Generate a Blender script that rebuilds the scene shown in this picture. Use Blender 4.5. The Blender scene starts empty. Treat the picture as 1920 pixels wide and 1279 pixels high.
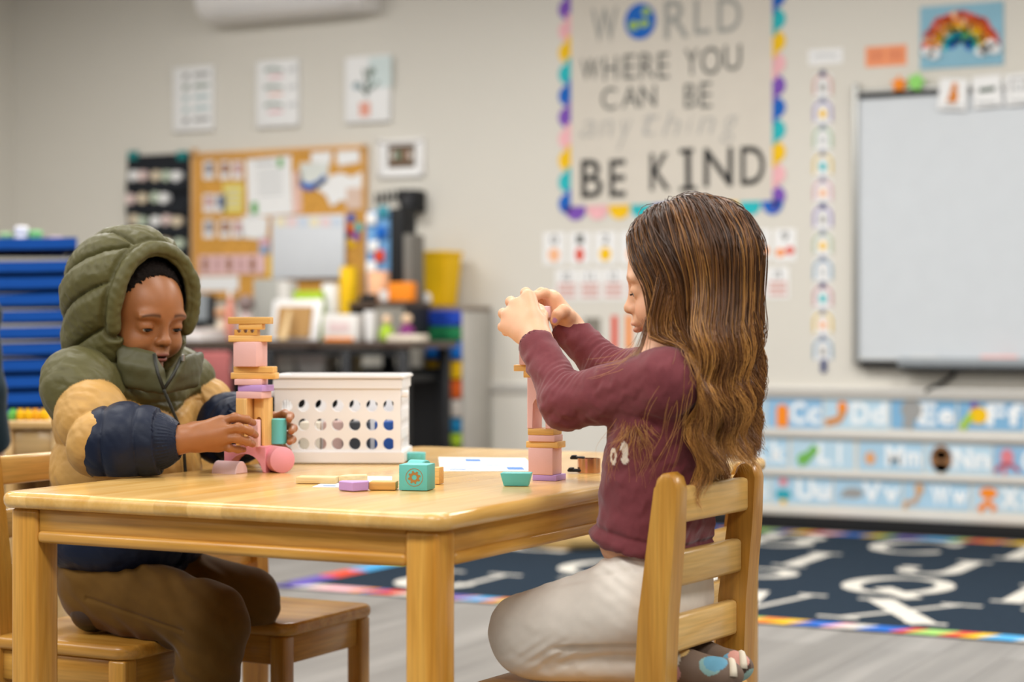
import bpy, bmesh, math, random
import numpy as np
from mathutils import Vector, Matrix, Euler
random.seed(7); np.random.seed(7)
scene = bpy.context.scene
COL = scene.collection

# ------------------------------------------------------------------ camera
YAW = math.radians(27.45); CH = 0.823; FPX = 3600.0; HZ = 615.0
CS, SN = math.cos(YAW), math.sin(YAW)
cam_d = bpy.data.cameras.new('camera'); cam = bpy.data.objects.new('camera', cam_d); COL.objects.link(cam)
cam.location = (0, 0, CH); cam.rotation_euler = (math.pi/2, 0, YAW)
cam_d.sensor_width = 36.0; cam_d.lens = FPX/1920*36; cam_d.shift_y = -(639.5-HZ)/1920
cam_d.clip_start = 0.05; cam_d.clip_end = 60
cam_d.dof.use_dof = True; cam_d.dof.focus_distance = 2.98; cam_d.dof.aperture_fstop = 2.8
scene.camera = cam

# ------------------------------------------------------------------ light
w = bpy.data.worlds.new('world'); scene.world = w; w.use_nodes = True
w.node_tree.nodes['Background'].inputs[0].default_value = (0.95, 0.96, 1.0, 1)
w.node_tree.nodes['Background'].inputs[1].default_value = 0.06
CEIL = 2.72
def ceiling_lamp(x, y, power, sx=1.2, sy=0.6, col=(1.0, 0.98, 0.955)):
    l = bpy.data.lights.new('ceiling_lamp', 'AREA'); l.shape = 'RECTANGLE'; l.size = sx; l.size_y = sy
    l.energy = power; l.color = col
    o = bpy.data.objects.new('ceiling_lamp', l); COL.objects.link(o); o.location = (x, y, CEIL-0.03)
for x in (-5.0, -2.9, -0.8, 1.4):
    for y, pw in ((-1.6, 18), (0.6, 50), (2.9, 32), (5.4, 56)):
        ceiling_lamp(x, y, pw)
vs = scene.view_settings
vs.view_transform = 'Standard'; vs.look = 'None'; vs.gamma = 1.0; vs.use_curve_mapping = False
vs.exposure = -0.10

# ------------------------------------------------------------------ helpers
def lin(c):
    if isinstance(c, str):
        c = tuple(int(c[i:i+2], 16)/255 for i in (0, 2, 4))
    return tuple(((x/12.92) if x <= 0.04045 else ((x+0.055)/1.055)**2.4) for x in c)
def at(x, y, d):                       # image measurement at a given distance along the view -> world
    a = (x-960)/FPX*d
    return Vector((CS*a-SN*d, SN*a+CS*d, CH-(y-HZ)/FPX*d))
def view(x, y, d):                     # same, in the frame turned by YAW about z
    return np.array([(x-960)/FPX*d, d, CH-(y-HZ)/FPX*d])
WALL_Y = 7.5
def depth_on_y(x, Y): return Y/(SN*(x-960)/FPX+CS)
def on_y(x, y, Y): return at(x, y, depth_on_y(x, Y))
def on_wall(x, y): return on_y(x, y, WALL_Y)
def on_z(x, y, z): return at(x, y, (CH-z)*FPX/(y-HZ))

def tag(o, label=None, cat=None, group=None, kind=None):
    if label: o['label'] = label
    if cat: o['category'] = cat
    if group: o['group'] = group
    if kind: o['kind'] = kind
    return o
def empty(name, loc=(0, 0, 0), rz=0.0):
    o = bpy.data.objects.new(name, None); COL.objects.link(o); o.location = loc; o.rotation_euler = (0, 0, rz)
    o.empty_display_size = 0.05
    return o
def link(name, me, mat=None, parent=None, loc=None, rot=None):
    o = bpy.data.objects.new(name, me); COL.objects.link(o)
    if mat is not None and len(me.materials) == 0: me.materials.append(mat)
    if parent is not None: o.parent = parent
    if loc is not None: o.location = loc
    if rot is not None: o.rotation_euler = rot
    return o
def bm_obj(name, bm, mat=None, parent=None, loc=None, rot=None, smooth=False):
    me = bpy.data.meshes.new(name); bm.normal_update(); bm.to_mesh(me); bm.free()
    if smooth:
        me.polygons.foreach_set('use_smooth', [True]*len(me.polygons))
    return link(name, me, mat, parent, loc, rot)
def autosmooth(o, ang=40):
    me = o.data
    me.polygons.foreach_set('use_smooth', [True]*len(me.polygons))
    try: me.set_sharp_from_angle(angle=math.radians(ang))
    except Exception: pass
    return o
def add_box(bm, c, s, bevel=0.0, seg=2, rot=None):
    r = bmesh.ops.create_cube(bm, size=1.0); vs_ = r['verts']
    bmesh.ops.scale(bm, vec=s, verts=vs_)
    if bevel > 0:
        es = list({e for v in vs_ for e in v.link_edges})
        rr = bmesh.ops.bevel(bm, geom=es, offset=bevel, segments=seg, affect='EDGES', profile=0.5)
        vs_ = list({v for f in rr['faces'] for v in f.verts} | {v for v in vs_ if v.is_valid})
    if rot is not None: bmesh.ops.rotate(bm, cent=(0, 0, 0), matrix=Euler(rot).to_matrix(), verts=vs_)
    bmesh.ops.translate(bm, vec=c, verts=vs_)
    return vs_
def box(name, c, s, mat, parent=None, bevel=0.0, seg=2, rot=None, loc=None, orot=None):
    bm = bmesh.new(); add_box(bm, c, s, bevel, seg, rot)
    o = bm_obj(name, bm, mat, parent, loc, orot)
    if bevel > 0: autosmooth(o, 50)
    return o
def prism_bm(pts, depth, bevel=0.0, seg=1, z0=0.0, bm=None):    # polygon in xy extruded along z
    bm = bm or bmesh.new()
    lo = [bm.verts.new((p[0], p[1], z0)) for p in pts]; hi = [bm.verts.new((p[0], p[1], z0+depth)) for p in pts]
    n = len(pts); fs = [bm.faces.new(lo[::-1]), bm.faces.new(hi)]
    for i in range(n): fs.append(bm.faces.new((lo[i], lo[(i+1) % n], hi[(i+1) % n], hi[i])))
    if bevel > 0:
        es = list({e for f in fs[:2] for e in f.edges})
        bmesh.ops.bevel(bm, geom=es, offset=bevel, segments=seg, affect='EDGES', profile=0.5)
    bmesh.ops.recalc_face_normals(bm, faces=bm.faces)
    return bm
def tube_bm(pts, rad, n=8, bm=None, caps=True):
    bm = bm or bmesh.new(); pts = [Vector(p) for p in pts]; rings = []
    for i, p in enumerate(pts):
        t = (pts[min(i+1, len(pts)-1)]-pts[max(i-1, 0)]).normalized()
        u = t.orthogonal().normalized() if i == 0 else (u - t*u.dot(t)).normalized()
        v = t.cross(u); r = rad[i] if hasattr(rad, '__len__') else rad
        rings.append([bm.verts.new(p+(u*math.cos(2*math.pi*k/n)+v*math.sin(2*math.pi*k/n))*r) for k in range(n)])
    for A, B in zip(rings, rings[1:]):
        for k in range(n): bm.faces.new((A[k], A[(k+1) % n], B[(k+1) % n], B[k]))
    if caps: bm.faces.new(rings[0][::-1]); bm.faces.new(rings[-1])
    return bm
def lathe_bm(prof, n=24, bm=None):
    bm = bm or bmesh.new(); rings = []
    for r, z in prof:
        rings.append([bm.verts.new((max(r, 1e-4)*math.cos(2*math.pi*k/n), max(r, 1e-4)*math.sin(2*math.pi*k/n), z)) for k in range(n)])
    for A, B in zip(rings, rings[1:]):
        for k in range(n): bm.faces.new((A[k], A[(k+1) % n], B[(k+1) % n], B[k]))
    bm.faces.new(rings[0][::-1]); bm.faces.new(rings[-1])
    bmesh.ops.recalc_face_normals(bm, faces=bm.faces)
    return bm
def rounded_rect(w_, h_, r, n=6, cx=0, cy=0):
    pts = []
    for (sx, sy, a0) in ((1, 1, 0), (-1, 1, 90), (-1, -1, 180), (1, -1, 270)):
        for k in range(n+1):
            a = math.radians(a0+90*k/n)
            pts.append((cx+sx*(w_/2-r)+r*math.cos(a), cy+sy*(h_/2-r)+r*math.sin(a)))
    return pts
def copy_tree(o, parent=None):
    c = o.copy(); COL.objects.link(c)
    if parent is not None: c.parent = parent
    for ch in list(o.children): copy_tree(ch, c)
    return c

# ------------------------------------------------------------------ materials
MATS = {}
def nodes(name):
    m = bpy.data.materials.new(name); m.use_nodes = True; nt = m.node_tree
    return m, nt, nt.nodes['Principled BSDF']
def mat(name, col, rough=0.6, spec=0.4, var=0.05, vscale=12.0, bump=0.0, bscale=200.0, metal=0.0, coat=0.0, sheen=0.0, sss=0.0, attr=None):
    if name in MATS: return MATS[name]
    m, nt, p = nodes(name); c = lin(col)
    p.inputs['Roughness'].default_value = rough; p.inputs['Specular IOR Level'].default_value = spec
    p.inputs['Metallic'].default_value = metal; p.inputs['Coat Weight'].default_value = coat
    p.inputs['Coat Roughness'].default_value = 0.15
    p.inputs['Sheen Weight'].default_value = sheen; p.inputs['Sheen Roughness'].default_value = 0.4
    if sss > 0:
        p.inputs['Subsurface Weight'].default_value = sss; p.inputs['Subsurface Radius'].default_value = (1.0, 0.35, 0.18); p.inputs['Subsurface Scale'].default_value = 0.006
    tc = nt.nodes.new('ShaderNodeTexCoord')
    nz = nt.nodes.new('ShaderNodeTexNoise'); nz.inputs['Scale'].default_value = vscale; nz.inputs['Detail'].default_value = 4
    nt.links.new(tc.outputs['Object'], nz.inputs['Vector'])
    mx = nt.nodes.new('ShaderNodeMix'); mx.data_type = 'RGBA'; mx.blend_type = 'MULTIPLY'; mx.inputs[0].default_value = 1.0
    rp = nt.nodes.new('ShaderNodeMapRange'); rp.inputs[3].default_value = 1-var*2; rp.inputs[4].default_value = 1+var*2
    rp.inputs[1].default_value = 0.2; rp.inputs[2].default_value = 0.8
    nt.links.new(nz.outputs[0], rp.inputs[0]); nt.links.new(rp.outputs[0], mx.inputs[7])
    if attr:
        at_ = nt.nodes.new('ShaderNodeAttribute'); at_.attribute_name = attr
        nt.links.new(at_.outputs['Color'], mx.inputs[6])
    else:
        mx.inputs[6].default_value = (*c, 1)
    nt.links.new(mx.outputs[2], p.inputs['Base Color'])
    if bump > 0:
        n2 = nt.nodes.new('ShaderNodeTexNoise'); n2.inputs['Scale'].default_value = bscale; n2.inputs['Detail'].default_value = 3
        nt.links.new(tc.outputs['Object'], n2.inputs['Vector'])
        b = nt.nodes.new('ShaderNodeBump'); b.inputs['Strength'].default_value = bump; b.inputs['Distance'].default_value = 0.002
        nt.links.new(n2.outputs[0], b.inputs['Height']); nt.links.new(b.outputs[0], p.inputs['Normal'])
    MATS[name] = m
    return m
def wood(name, c1, c2, axis=0, rough=0.32, coat=0.25, scale=1.0, rnd=0.16, fine=0.84):
    if name in MATS: return MATS[name]
    m, nt, p = nodes(name); L = nt.links.new
    tc = nt.nodes.new('ShaderNodeTexCoord'); oi = nt.nodes.new('ShaderNodeObjectInfo')
    mp = nt.nodes.new('ShaderNodeMapping'); s = [26*scale]*3; s[axis] = 2.2*scale; mp.inputs['Scale'].default_value = s
    cb = nt.nodes.new('ShaderNodeCombineXYZ')
    ml = nt.nodes.new('ShaderNodeMath'); ml.operation = 'MULTIPLY'; ml.inputs[1].default_value = 37.0
    L(oi.outputs['Random'], ml.inputs[0])
    for i in range(3): L(ml.outputs[0], cb.inputs[i])
    L(tc.outputs['Object'], mp.inputs['Vector']); L(cb.outputs[0], mp.inputs['Location'])
    nz = nt.nodes.new('ShaderNodeTexNoise'); nz.inputs['Scale'].default_value = 1.0; nz.inputs['Detail'].default_value = 5; nz.inputs['Distortion'].default_value = 0.8
    L(mp.outputs[0], nz.inputs['Vector'])
    mp2 = nt.nodes.new('ShaderNodeMapping'); s2 = [240*scale]*3; s2[axis] = 9*scale; mp2.inputs['Scale'].default_value = s2
    L(tc.outputs['Object'], mp2.inputs['Vector'])
    n2 = nt.nodes.new('ShaderNodeTexNoise'); n2.inputs['Scale'].default_value = 1.0; n2.inputs['Detail'].default_value = 3
    L(mp2.outputs[0], n2.inputs['Vector'])
    rp = nt.nodes.new('ShaderNodeValToRGB'); e = rp.color_ramp.elements
    e[0].position = 0.28; e[0].color = (*lin(c2), 1); e[1].position = 0.72; e[1].color = (*lin(c1), 1)
    L(nz.outputs[0], rp.inputs[0])
    r2 = nt.nodes.new('ShaderNodeMapRange'); r2.inputs[1].default_value = 0.3; r2.inputs[2].default_value = 0.62; r2.inputs[3].default_value = fine; r2.inputs[4].default_value = 1.03
    L(n2.outputs[0], r2.inputs[0])
    r3 = nt.nodes.new('ShaderNodeMapRange'); r3.inputs[3].default_value = 1-rnd; r3.inputs[4].default_value = 1+rnd*0.6
    L(oi.outputs['Random'], r3.inputs[0])
    mm = nt.nodes.new('ShaderNodeMath'); mm.operation = 'MULTIPLY'; L(r2.outputs[0], mm.inputs[0]); L(r3.outputs[0], mm.inputs[1])
    mx = nt.nodes.new('ShaderNodeMix'); mx.data_type = 'RGBA'; mx.blend_type = 'MULTIPLY'; mx.inputs[0].default_value = 1.0
    L(rp.outputs[0], mx.inputs[6]); L(mm.outputs[0], mx.inputs[7]); L(mx.outputs[2], p.inputs['Base Color'])
    p.inputs['Roughness'].default_value = rough; p.inputs['Coat Weight'].default_value = coat; p.inputs['Coat Roughness'].default_value = 0.18
    p.inputs['Specular IOR Level'].default_value = 0.4
    MATS[name] = m
    return m
def floor_material():
    m, nt, p = nodes('vinyl_plank'); L = nt.links.new
    tc = nt.nodes.new('ShaderNodeTexCoord')
    rot = nt.nodes.new('ShaderNodeMapping'); rot.inputs['Rotation'].default_value = (0, 0, math.radians(90)); L(tc.outputs['Object'], rot.inputs['Vector'])
    br = nt.nodes.new('ShaderNodeTexBrick'); br.inputs['Scale'].default_value = 1.0
    br.inputs['Brick Width'].default_value = 1.2; br.inputs['Row Height'].default_value = 0.16; br.inputs['Mortar Size'].default_value = 0.0016
    br.inputs['Color1'].default_value = (*lin('8f8b86'), 1); br.inputs['Color2'].default_value = (*lin('7f7b76'), 1); br.inputs['Mortar'].default_value = (*lin('615d59'), 1)
    L(rot.outputs[0], br.inputs['Vector'])
    mp = nt.nodes.new('ShaderNodeMapping'); mp.inputs['Scale'].default_value = (1.2, 18, 1); L(rot.outputs[0], mp.inputs['Vector'])
    nz = nt.nodes.new('ShaderNodeTexNoise'); nz.inputs['Scale'].default_value = 1.0; nz.inputs['Detail'].default_value = 5; L(mp.outputs[0], nz.inputs['Vector'])
    r = nt.nodes.new('ShaderNodeMapRange'); r.inputs[1].default_value = 0.3; r.inputs[2].default_value = 0.7; r.inputs[3].default_value = 0.80; r.inputs[4].default_value = 1.16; L(nz.outputs[0], r.inputs[0])
    mx = nt.nodes.new('ShaderNodeMix'); mx.data_type = 'RGBA'; mx.blend_type = 'MULTIPLY'; mx.inputs[0].default_value = 1
    L(br.outputs['Color'], mx.inputs[6]); L(r.outputs[0], mx.inputs[7]); L(mx.outputs[2], p.inputs['Base Color'])
    p.inputs['Roughness'].default_value = 0.42
    return m
M_wall = mat('wall_paint', 'd5d1c7', 0.75, 0.25, 0.012, 1.5, 0.04, 90)
M_ceil = mat('ceiling_paint', 'b9b7b1', 0.9, 0.1, 0.01)
M_trim = mat('trim_paint', 'd2cfc8', 0.5, 0.4, 0.015)
M_black = mat('black_rubber', '17181a', 0.6, 0.3, 0.05)
M_white = mat('white_plastic', 'eceae8', 0.35, 0.45, 0.01)
M_paper = mat('white_paper', 'ebebea', 0.8, 0.2, 0.012)
WX = wood('maple_x', 'dfac55', 'bd8028', 0); WY = wood('maple_y', 'dfac55', 'bd8028', 1); WZ = wood('maple_z', 'dda950', 'b87b24', 2)
WT = wood('maple_top', 'e6bd76', 'd2a04e', 1, rough=0.24, coat=0.4, rnd=0.14, fine=0.95)
WS = wood('maple_slat', 'e6c07c', 'd1a04e', 1)

# ------------------------------------------------------------------ room
XL, XR, YB = -6.75, 4.5, -3.0
def struct(name, o): o.name = name; o['kind'] = 'structure'; return o
struct('floor', box('floor', ((XL+XR)/2, (YB+WALL_Y)/2, -0.05), (XR-XL+0.4, WALL_Y-YB+0.4, 0.1), floor_material()))
struct('ceiling', box('ceiling', ((XL+XR)/2, (YB+WALL_Y)/2, CEIL+0.05), (XR-XL+0.4, WALL_Y-YB+0.4, 0.1), M_ceil))
struct('wall_back', box('wall_back', ((XL+XR)/2, WALL_Y+0.06, CEIL/2), (XR-XL+0.24, 0.12, CEIL), M_wall))
struct('wall_left', box('wall_left', (XL-0.06, (YB+WALL_Y)/2, CEIL/2), (0.12, WALL_Y-YB, CEIL), M_wall))
struct('wall_right', box('wall_right', (XR+0.06, (YB+WALL_Y)/2, CEIL/2), (0.12, WALL_Y-YB, CEIL), M_wall))
bb = on_wall(1500, 962).z
struct('baseboard_back', box('baseboard_back', ((XL+XR)/2, WALL_Y-0.006, bb/2), (XR-XL, 0.012, bb), M_black, bevel=0.003))
struct('baseboard_left', box('baseboard_left', (XL+0.006, (YB+WALL_Y)/2, bb/2), (0.012, WALL_Y-YB-0.02, bb), M_black, bevel=0.003))
rz0 = on_wall(900, 736).z; rz1 = on_wall(900, 716).z
bm = prism_bm([(0, rz0), (0.012, rz0+0.004), (0.02, (rz0+rz1)/2), (0.026, rz1-0.008), (0.022, rz1), (0, rz1)], XR-XL)
for v in bm.verts: v.co = Vector((XL+v.co.z, WALL_Y-v.co.x, v.co.y))
bmesh.ops.recalc_face_normals(bm, faces=bm.faces)
struct('trim_1', bm_obj('trim_1', bm, M_trim))

# ------------------------------------------------------------------ table
TX0, TX1, TY0, TY1, TZ = -1.995, -1.2325, 2.175, 3.425, 0.58
table = empty('activity_table', ((TX0+TX1)/2, (TY0+TY1)/2, 0))
tag(table, 'low rectangular maple wooden activity table that both children play at', 'table')
TW, TD = TX1-TX0, TY1-TY0
def slab(w_, d_, z0, z1, r, rr, n=7, k=5):       # rounded rectangle with bullnose edge
    bm = bmesh.new(); rings = []
    th = z1-z0
    prof = [(0.5*th*(1-math.cos(math.radians(90*i/k))), z0+0.5*th*(1-math.sin(math.radians(90*(k-i)/k)))) for i in range(k+1)]
    prof = [(rr*(1-math.sin(math.radians(90*i/k))), z0+rr*(1-math.cos(math.radians(90*i/k)))) for i in range(k+1)]
    prof += [(rr*(1-math.cos(math.radians(90*i/k))), z1-rr*(1-math.sin(math.radians(90*i/k)))) for i in range(k+1)]
    for ins, z in prof:
        rings.append([bm.verts.new((x, y, z)) for x, y in rounded_rect(w_-2*ins, d_-2*ins, max(r-ins, 0.002), n)])
    N = len(rings[0])
    for A, B in zip(rings, rings[1:]):
        for i in range(N):
            try: bm.faces.new((A[i], A[(i+1) % N], B[(i+1) % N], B[i]))
            except ValueError: pass
    bm.faces.new(rings[0][::-1]); bm.faces.new(rings[-1])
    bmesh.ops.remove_doubles(bm, verts=bm.verts, dist=1e-6)
    bmesh.ops.recalc_face_normals(bm, faces=bm.faces)
    return bm
full = slab(TW, TD, TZ-0.024, TZ, 0.03, 0.0105)
nb = 13; cuts = [-TW/2+TW*i/nb for i in range(nb+1)]
for i in range(nb):
    b2 = full.copy()
    for cut, nrm in ((cuts[i], (-1, 0, 0)), (cuts[i+1], (1, 0, 0))):
        if abs(cut) > TW/2-1e-4: continue
        g = bmesh.ops.bisect_plane(b2, geom=b2.verts[:]+b2.edges[:]+b2.faces[:], plane_co=(cut, 0, 0), plane_no=nrm, clear_outer=True)
        es = [e for e in g['geom_cut'] if isinstance(e, bmesh.types.BMEdge)]
        if es: bmesh.ops.contextual_create(b2, geom=es)
    autosmooth(bm_obj('board', b2, WT, table), 35)
full.free()
LG = 0.05; ins = 0.016
for sx in (-1, 1):
    for sy in (-1, 1):
        bm = bmesh.new()
        vsx = add_box(bm, (sx*(TW/2-ins-LG/2), sy*(TD/2-ins-LG/2), (TZ-0.0245)/2), (LG, LG, TZ-0.0245), 0.006, 2)
        autosmooth(bm_obj('leg', bm, WZ, table), 50)
ah = 0.05; az = TZ-0.0245-ah/2
for s in (-1, 1):
    L_ = TW-2*ins-2*LG; bm = bmesh.new(); y = s*(TD/2-ins-0.014)
    add_box(bm, (0, y, az+0.006), (L_, 0.018, ah-0.012), 0.002, 1); add_box(bm, (0, y-s*0.0+s*0.002, az-ah/2+0.009), (L_, 0.024, 0.018), 0.006, 2)
    autosmooth(bm_obj('apron', bm, WX, table), 50)
    L_ = TD-2*ins-2*LG; bm = bmesh.new(); x = s*(TW/2-ins-0.014)
    add_box(bm, (x, 0, az+0.006), (0.018, L_, ah-0.012), 0.002, 1); add_box(bm, (x+s*0.002, 0, az-ah/2+0.009), (0.024, L_, 0.018), 0.006, 2)
    autosmooth(bm_obj('apron', bm, WY, table), 50)

# ------------------------------------------------------------------ chairs (front faces local +x)
SZ = 0.30
def make_chair():
    root = empty('child_chair'); SW, SD = 0.30, 0.33
    bm = slab(SD, SW, SZ-0.024, SZ, 0.035, 0.010)
    for v in bm.verts:                                   # dished seat
        if v.co.z > SZ-0.002:
            pass
    autosmooth(bm_obj('seat', bm, WX, root), 40)
    for s in (-1, 1):                                    # rear posts
        prof = []
        y = s*(SW/2-0.022); pts_f = [(-0.135, 0.0), (-0.118, 0.12), (-0.115, 0.30), (-0.122, 0.42), (-0.137, 0.53), (-0.147, 0.600)]
        pts_b = [(-0.165, 0.0), (-0.160, 0.12), (-0.163, 0.30), (-0.168, 0.42), (-0.178, 0.53), (-0.183, 0.600)]
        top = [(-0.150, 0.614), (-0.158, 0.621), (-0.168, 0.623), (-0.178, 0.616)]
        poly = pts_f+top+pts_b[::-1]
        bm = prism_bm(poly, 0.036, 0.006, 2, -0.018)
        for v in bm.verts: v.co = Vector((v.co.x, y+v.co.z, v.co.y))
        bmesh.ops.recalc_face_normals(bm, faces=bm.faces)
        autosmooth(bm_obj('post', bm, WZ, root), 40)
        xf = SD/2-0.032                                  # front leg
        bm = bmesh.new(); add_box(bm, (xf, y, (SZ-0.0245)/2), (0.036, 0.034, SZ-0.0245), 0.005, 2)
        autosmooth(bm_obj('leg', bm, WZ, root), 50)
        box('apron', ((xf-0.135)/2-0.005, y, SZ-0.0245-0.026), (xf+0.135-0.02, 0.02, 0.052), WX, root, 0.003, 1)
        box('stretcher', ((xf-0.135)/2-0.003, y, 0.10), (xf+0.135-0.018, 0.018, 0.03), WX, root, 0.004, 1)
    for zc, x, h in ((0.575, -0.163, 0.050), (0.483, -0.152, 0.050), (0.390, -0.1445, 0.052)):
        bm = bmesh.new(); add_box(bm, (x, 0, zc), (0.020, SW-0.078, h), 0.006, 2, None)
        autosmooth(bm_obj('slat', bm, WS, root), 50)
    box('apron', (SD/2-0.032, 0, SZ-0.0245-0.026), (0.02, SW-0.08, 0.052), WY, root, 0.003, 1)
    box('stretcher', (SD/2-0.05+0.018, 0, 0.13), (0.018, SW-0.08, 0.03), WY, root, 0.004, 1)
    return root
ch0 = make_chair()
def place_chair(o, x, y, rz, label):
    o.location = (x, y, 0); o.rotation_euler = (0, 0, rz)
    tag(o, label, 'chair', 'maple ladder-back chairs around the table'); return o
# boy, empty neighbour, girl, its neighbour
place_chair(ch0, -2.01-0.155, 2.645, 0.0, 'maple ladder-back chair the child in the green hooded jacket sits on')
ce = copy_tree(ch0); ce.scale = (0.87, 1, 1)
place_chair(ce, -1.91-0.143, 2.970, 0.0, 'empty maple chair tucked under the table beside the child in the hooded jacket')
place_chair(copy_tree(ch0), -1.188, 2.61, math.pi-math.radians(4.4), 'maple ladder-back chair the long-haired child kneels on, in the right foreground')
cn = copy_tree(ch0); cn.scale = (0.955, 0.955, 0.955)
place_chair(cn, -1.325, 2.99, math.pi, 'maple chair tucked under the table behind the long-haired child')

# ------------------------------------------------------------------ toy blocks
B_pink = mat('pink_paint', 'e3b3ae', 0.5, 0.4, 0.02, 30, 0.08, 300)
B_pink2 = mat('deep_pink_paint', 'e79aa4', 0.45, 0.4, 0.02, 30, 0.08, 300)
B_purple = mat('lilac_paint', 'bb94cf', 0.5, 0.4, 0.02, 30, 0.08, 300)
B_teal = mat('teal_paint', '62bdb8', 0.5, 0.4, 0.03, 30, 0.08, 300)
B_blush = mat('blush_paint', 'f2d0d0', 0.5, 0.4, 0.02, 30, 0.08, 300)
B_wood = wood('block_wood', 'eec27a', 'dba04a', 0, rough=0.5, coat=0.0, scale=1.6)
B_wood2 = wood('block_wood_z', 'ecc07c', 'd9a050', 2, rough=0.5, coat=0.0, scale=1.6)
B_woodL = wood('block_wood_pale', 'ead2a0', 'd9b575', 0, rough=0.5, coat=0.0, scale=1.6)
def zof(y, d): return CH-(y-HZ)*d/FPX
def block(name, x0, x1, y0, y1, d, deg, m, label, dep=None, poly=None, group=None, z0=None, wid=None, cat='toy block', ext=None):
    """a block seen between image columns x0..x1 and rows y0..y1 at distance d, turned deg about z in the view frame"""
    zb = zof(y1, d) if z0 is None else z0; h = zof(y0, d)-zof(y1, d)
    r = math.radians(deg); vis = (x1-x0)/FPX*d; dp = dep or 0.038
    wd = wid or max((vis-dp*abs(math.sin(r)))/math.cos(r), 0.01)
    c = at((x0+x1)/2, y1, d); 
    if poly is None:
        bm = bmesh.new(); add_box(bm, (0, 0, h/2), (wd, dp, h), min(0.0014, h*0.12), 2)
    else:
        bm = prism_bm(poly(wd, h), dp, 0.0012, 1, -dp/2)
        for v in bm.verts: v.co = Vector((v.co.x, -v.co.z, v.co.y))
        bmesh.ops.recalc_face_normals(bm, faces=bm.faces)
    o = bm_obj(name, bm, m, None, (c.x, c.y, zb), (0, 0, YAW+r)); autosmooth(o, 40)
    tag(o, label, cat, group); return o
def arch_poly(w_, h_):
    r = w_*0.26; hh = h_*0.62; pts = [(-w_/2, 0), (-r, 0)]
    pts += [(r*math.cos(math.radians(180-18*i)), hh-r+r*math.sin(math.radians(180-18*i))) for i in range(11)]
    return pts+[(r, 0), (w_/2, 0), (w_/2, h_), (-w_/2, h_)]
def bridge_poly(w_, h_):
    r = h_*0.74; pts = [(-w_/2, 0), (-r, 0)]
    pts += [(r*math.cos(math.radians(180-15*i)), r*math.sin(math.radians(180-15*i))) for i in range(1, 12)]
    return pts+[(r, 0), (w_/2, 0), (w_/2, h_), (-w_/2, h_)]
def half_poly(w_, h_):
    return [(w_/2*math.cos(math.radians(180-15*i)), h_*math.sin(math.radians(15*i))) for i in range(13)]
def castle_poly(w_, h_):
    pts = [(-w_/2, 0), (w_/2, 0)]; n = 7
    for i in range(n, 0, -1):
        xa, xb = -w_/2+w_*i/n, -w_/2+w_*(i-1)/n; y = h_ if i % 2 else h_*0.35
        pts += [(xa, y), (xb, y)]
    return pts
DB = 3.245; g = 'blocks of the tower the hooded child holds'
z = TZ
def stack(z, args, **kw):
    o = block(*args, z0=z, **kw); return z+zof(args[3], args[5])-zof(args[4], args[5])
block('arch_block', 421, 513, 841, 890, DB, -16, B_pink2, 'deep pink arched bridge block at the bottom of the hooded child\'s tower', 0.036, bridge_poly, g, TZ)
zt = TZ+zof(841, DB)-zof(890, DB)
bm = lathe_bm([(0.0205, 0), (0.022, 0.0012), (0.022, 0.0588), (0.0205, 0.06)], 32); bmesh.ops.rotate(bm, cent=(0, 0, 0), matrix=Euler((math.pi/2, 0, 0)).to_matrix(), verts=bm.verts)
c = at(506, 890, DB+0.02)
o = bm_obj('cylinder_block', bm, B_pink2, None, (c.x, c.y, TZ+0.022), (0, 0, YAW+math.radians(28))); autosmooth(o, 40)
tag(o, 'deep pink cylinder block lying under the right of the hooded child\'s tower', 'toy block', g)
block('half_round_block', 400, 461, 871, 894, 3.215, 62, B_blush, 'pale pink half-round block lying left of the hooded child\'s tower', 0.05, half_poly, None, TZ, 0.034)
block('arch_window_block', 444, 478, 752, 841, DB, -18, B_wood2, 'natural wood arch block standing left in the hooded child\'s tower', 0.036, arch_poly, g, zt)
block('arch_window_block', 478, 510, 752, 841, DB+0.012, -18, B_wood2, 'natural wood arch block standing right in the hooded child\'s tower', 0.036, arch_poly, g, zt)
block('square_block', 466, 489, 790, 841, DB-0.035, -18, B_pink, 'small pink upright block between the hooded child\'s thumb and tower', 0.012, None, g, zt)
o = None
bm = lathe_bm([(0.0128, 0), (0.014, 0.0012), (0.014, 0.0418), (0.0128, 0.043)], 28); c = at(522, 838, DB+0.03)
o = bm_obj('cylinder_block', bm, B_teal, None, (c.x, c.y, zt+0.001)); autosmooth(o, 40)
tag(o, 'teal upright cylinder block held by the hooded child beside the tower', 'toy block', g)
z = zt+zof(752, DB)-zof(841, DB)
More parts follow.
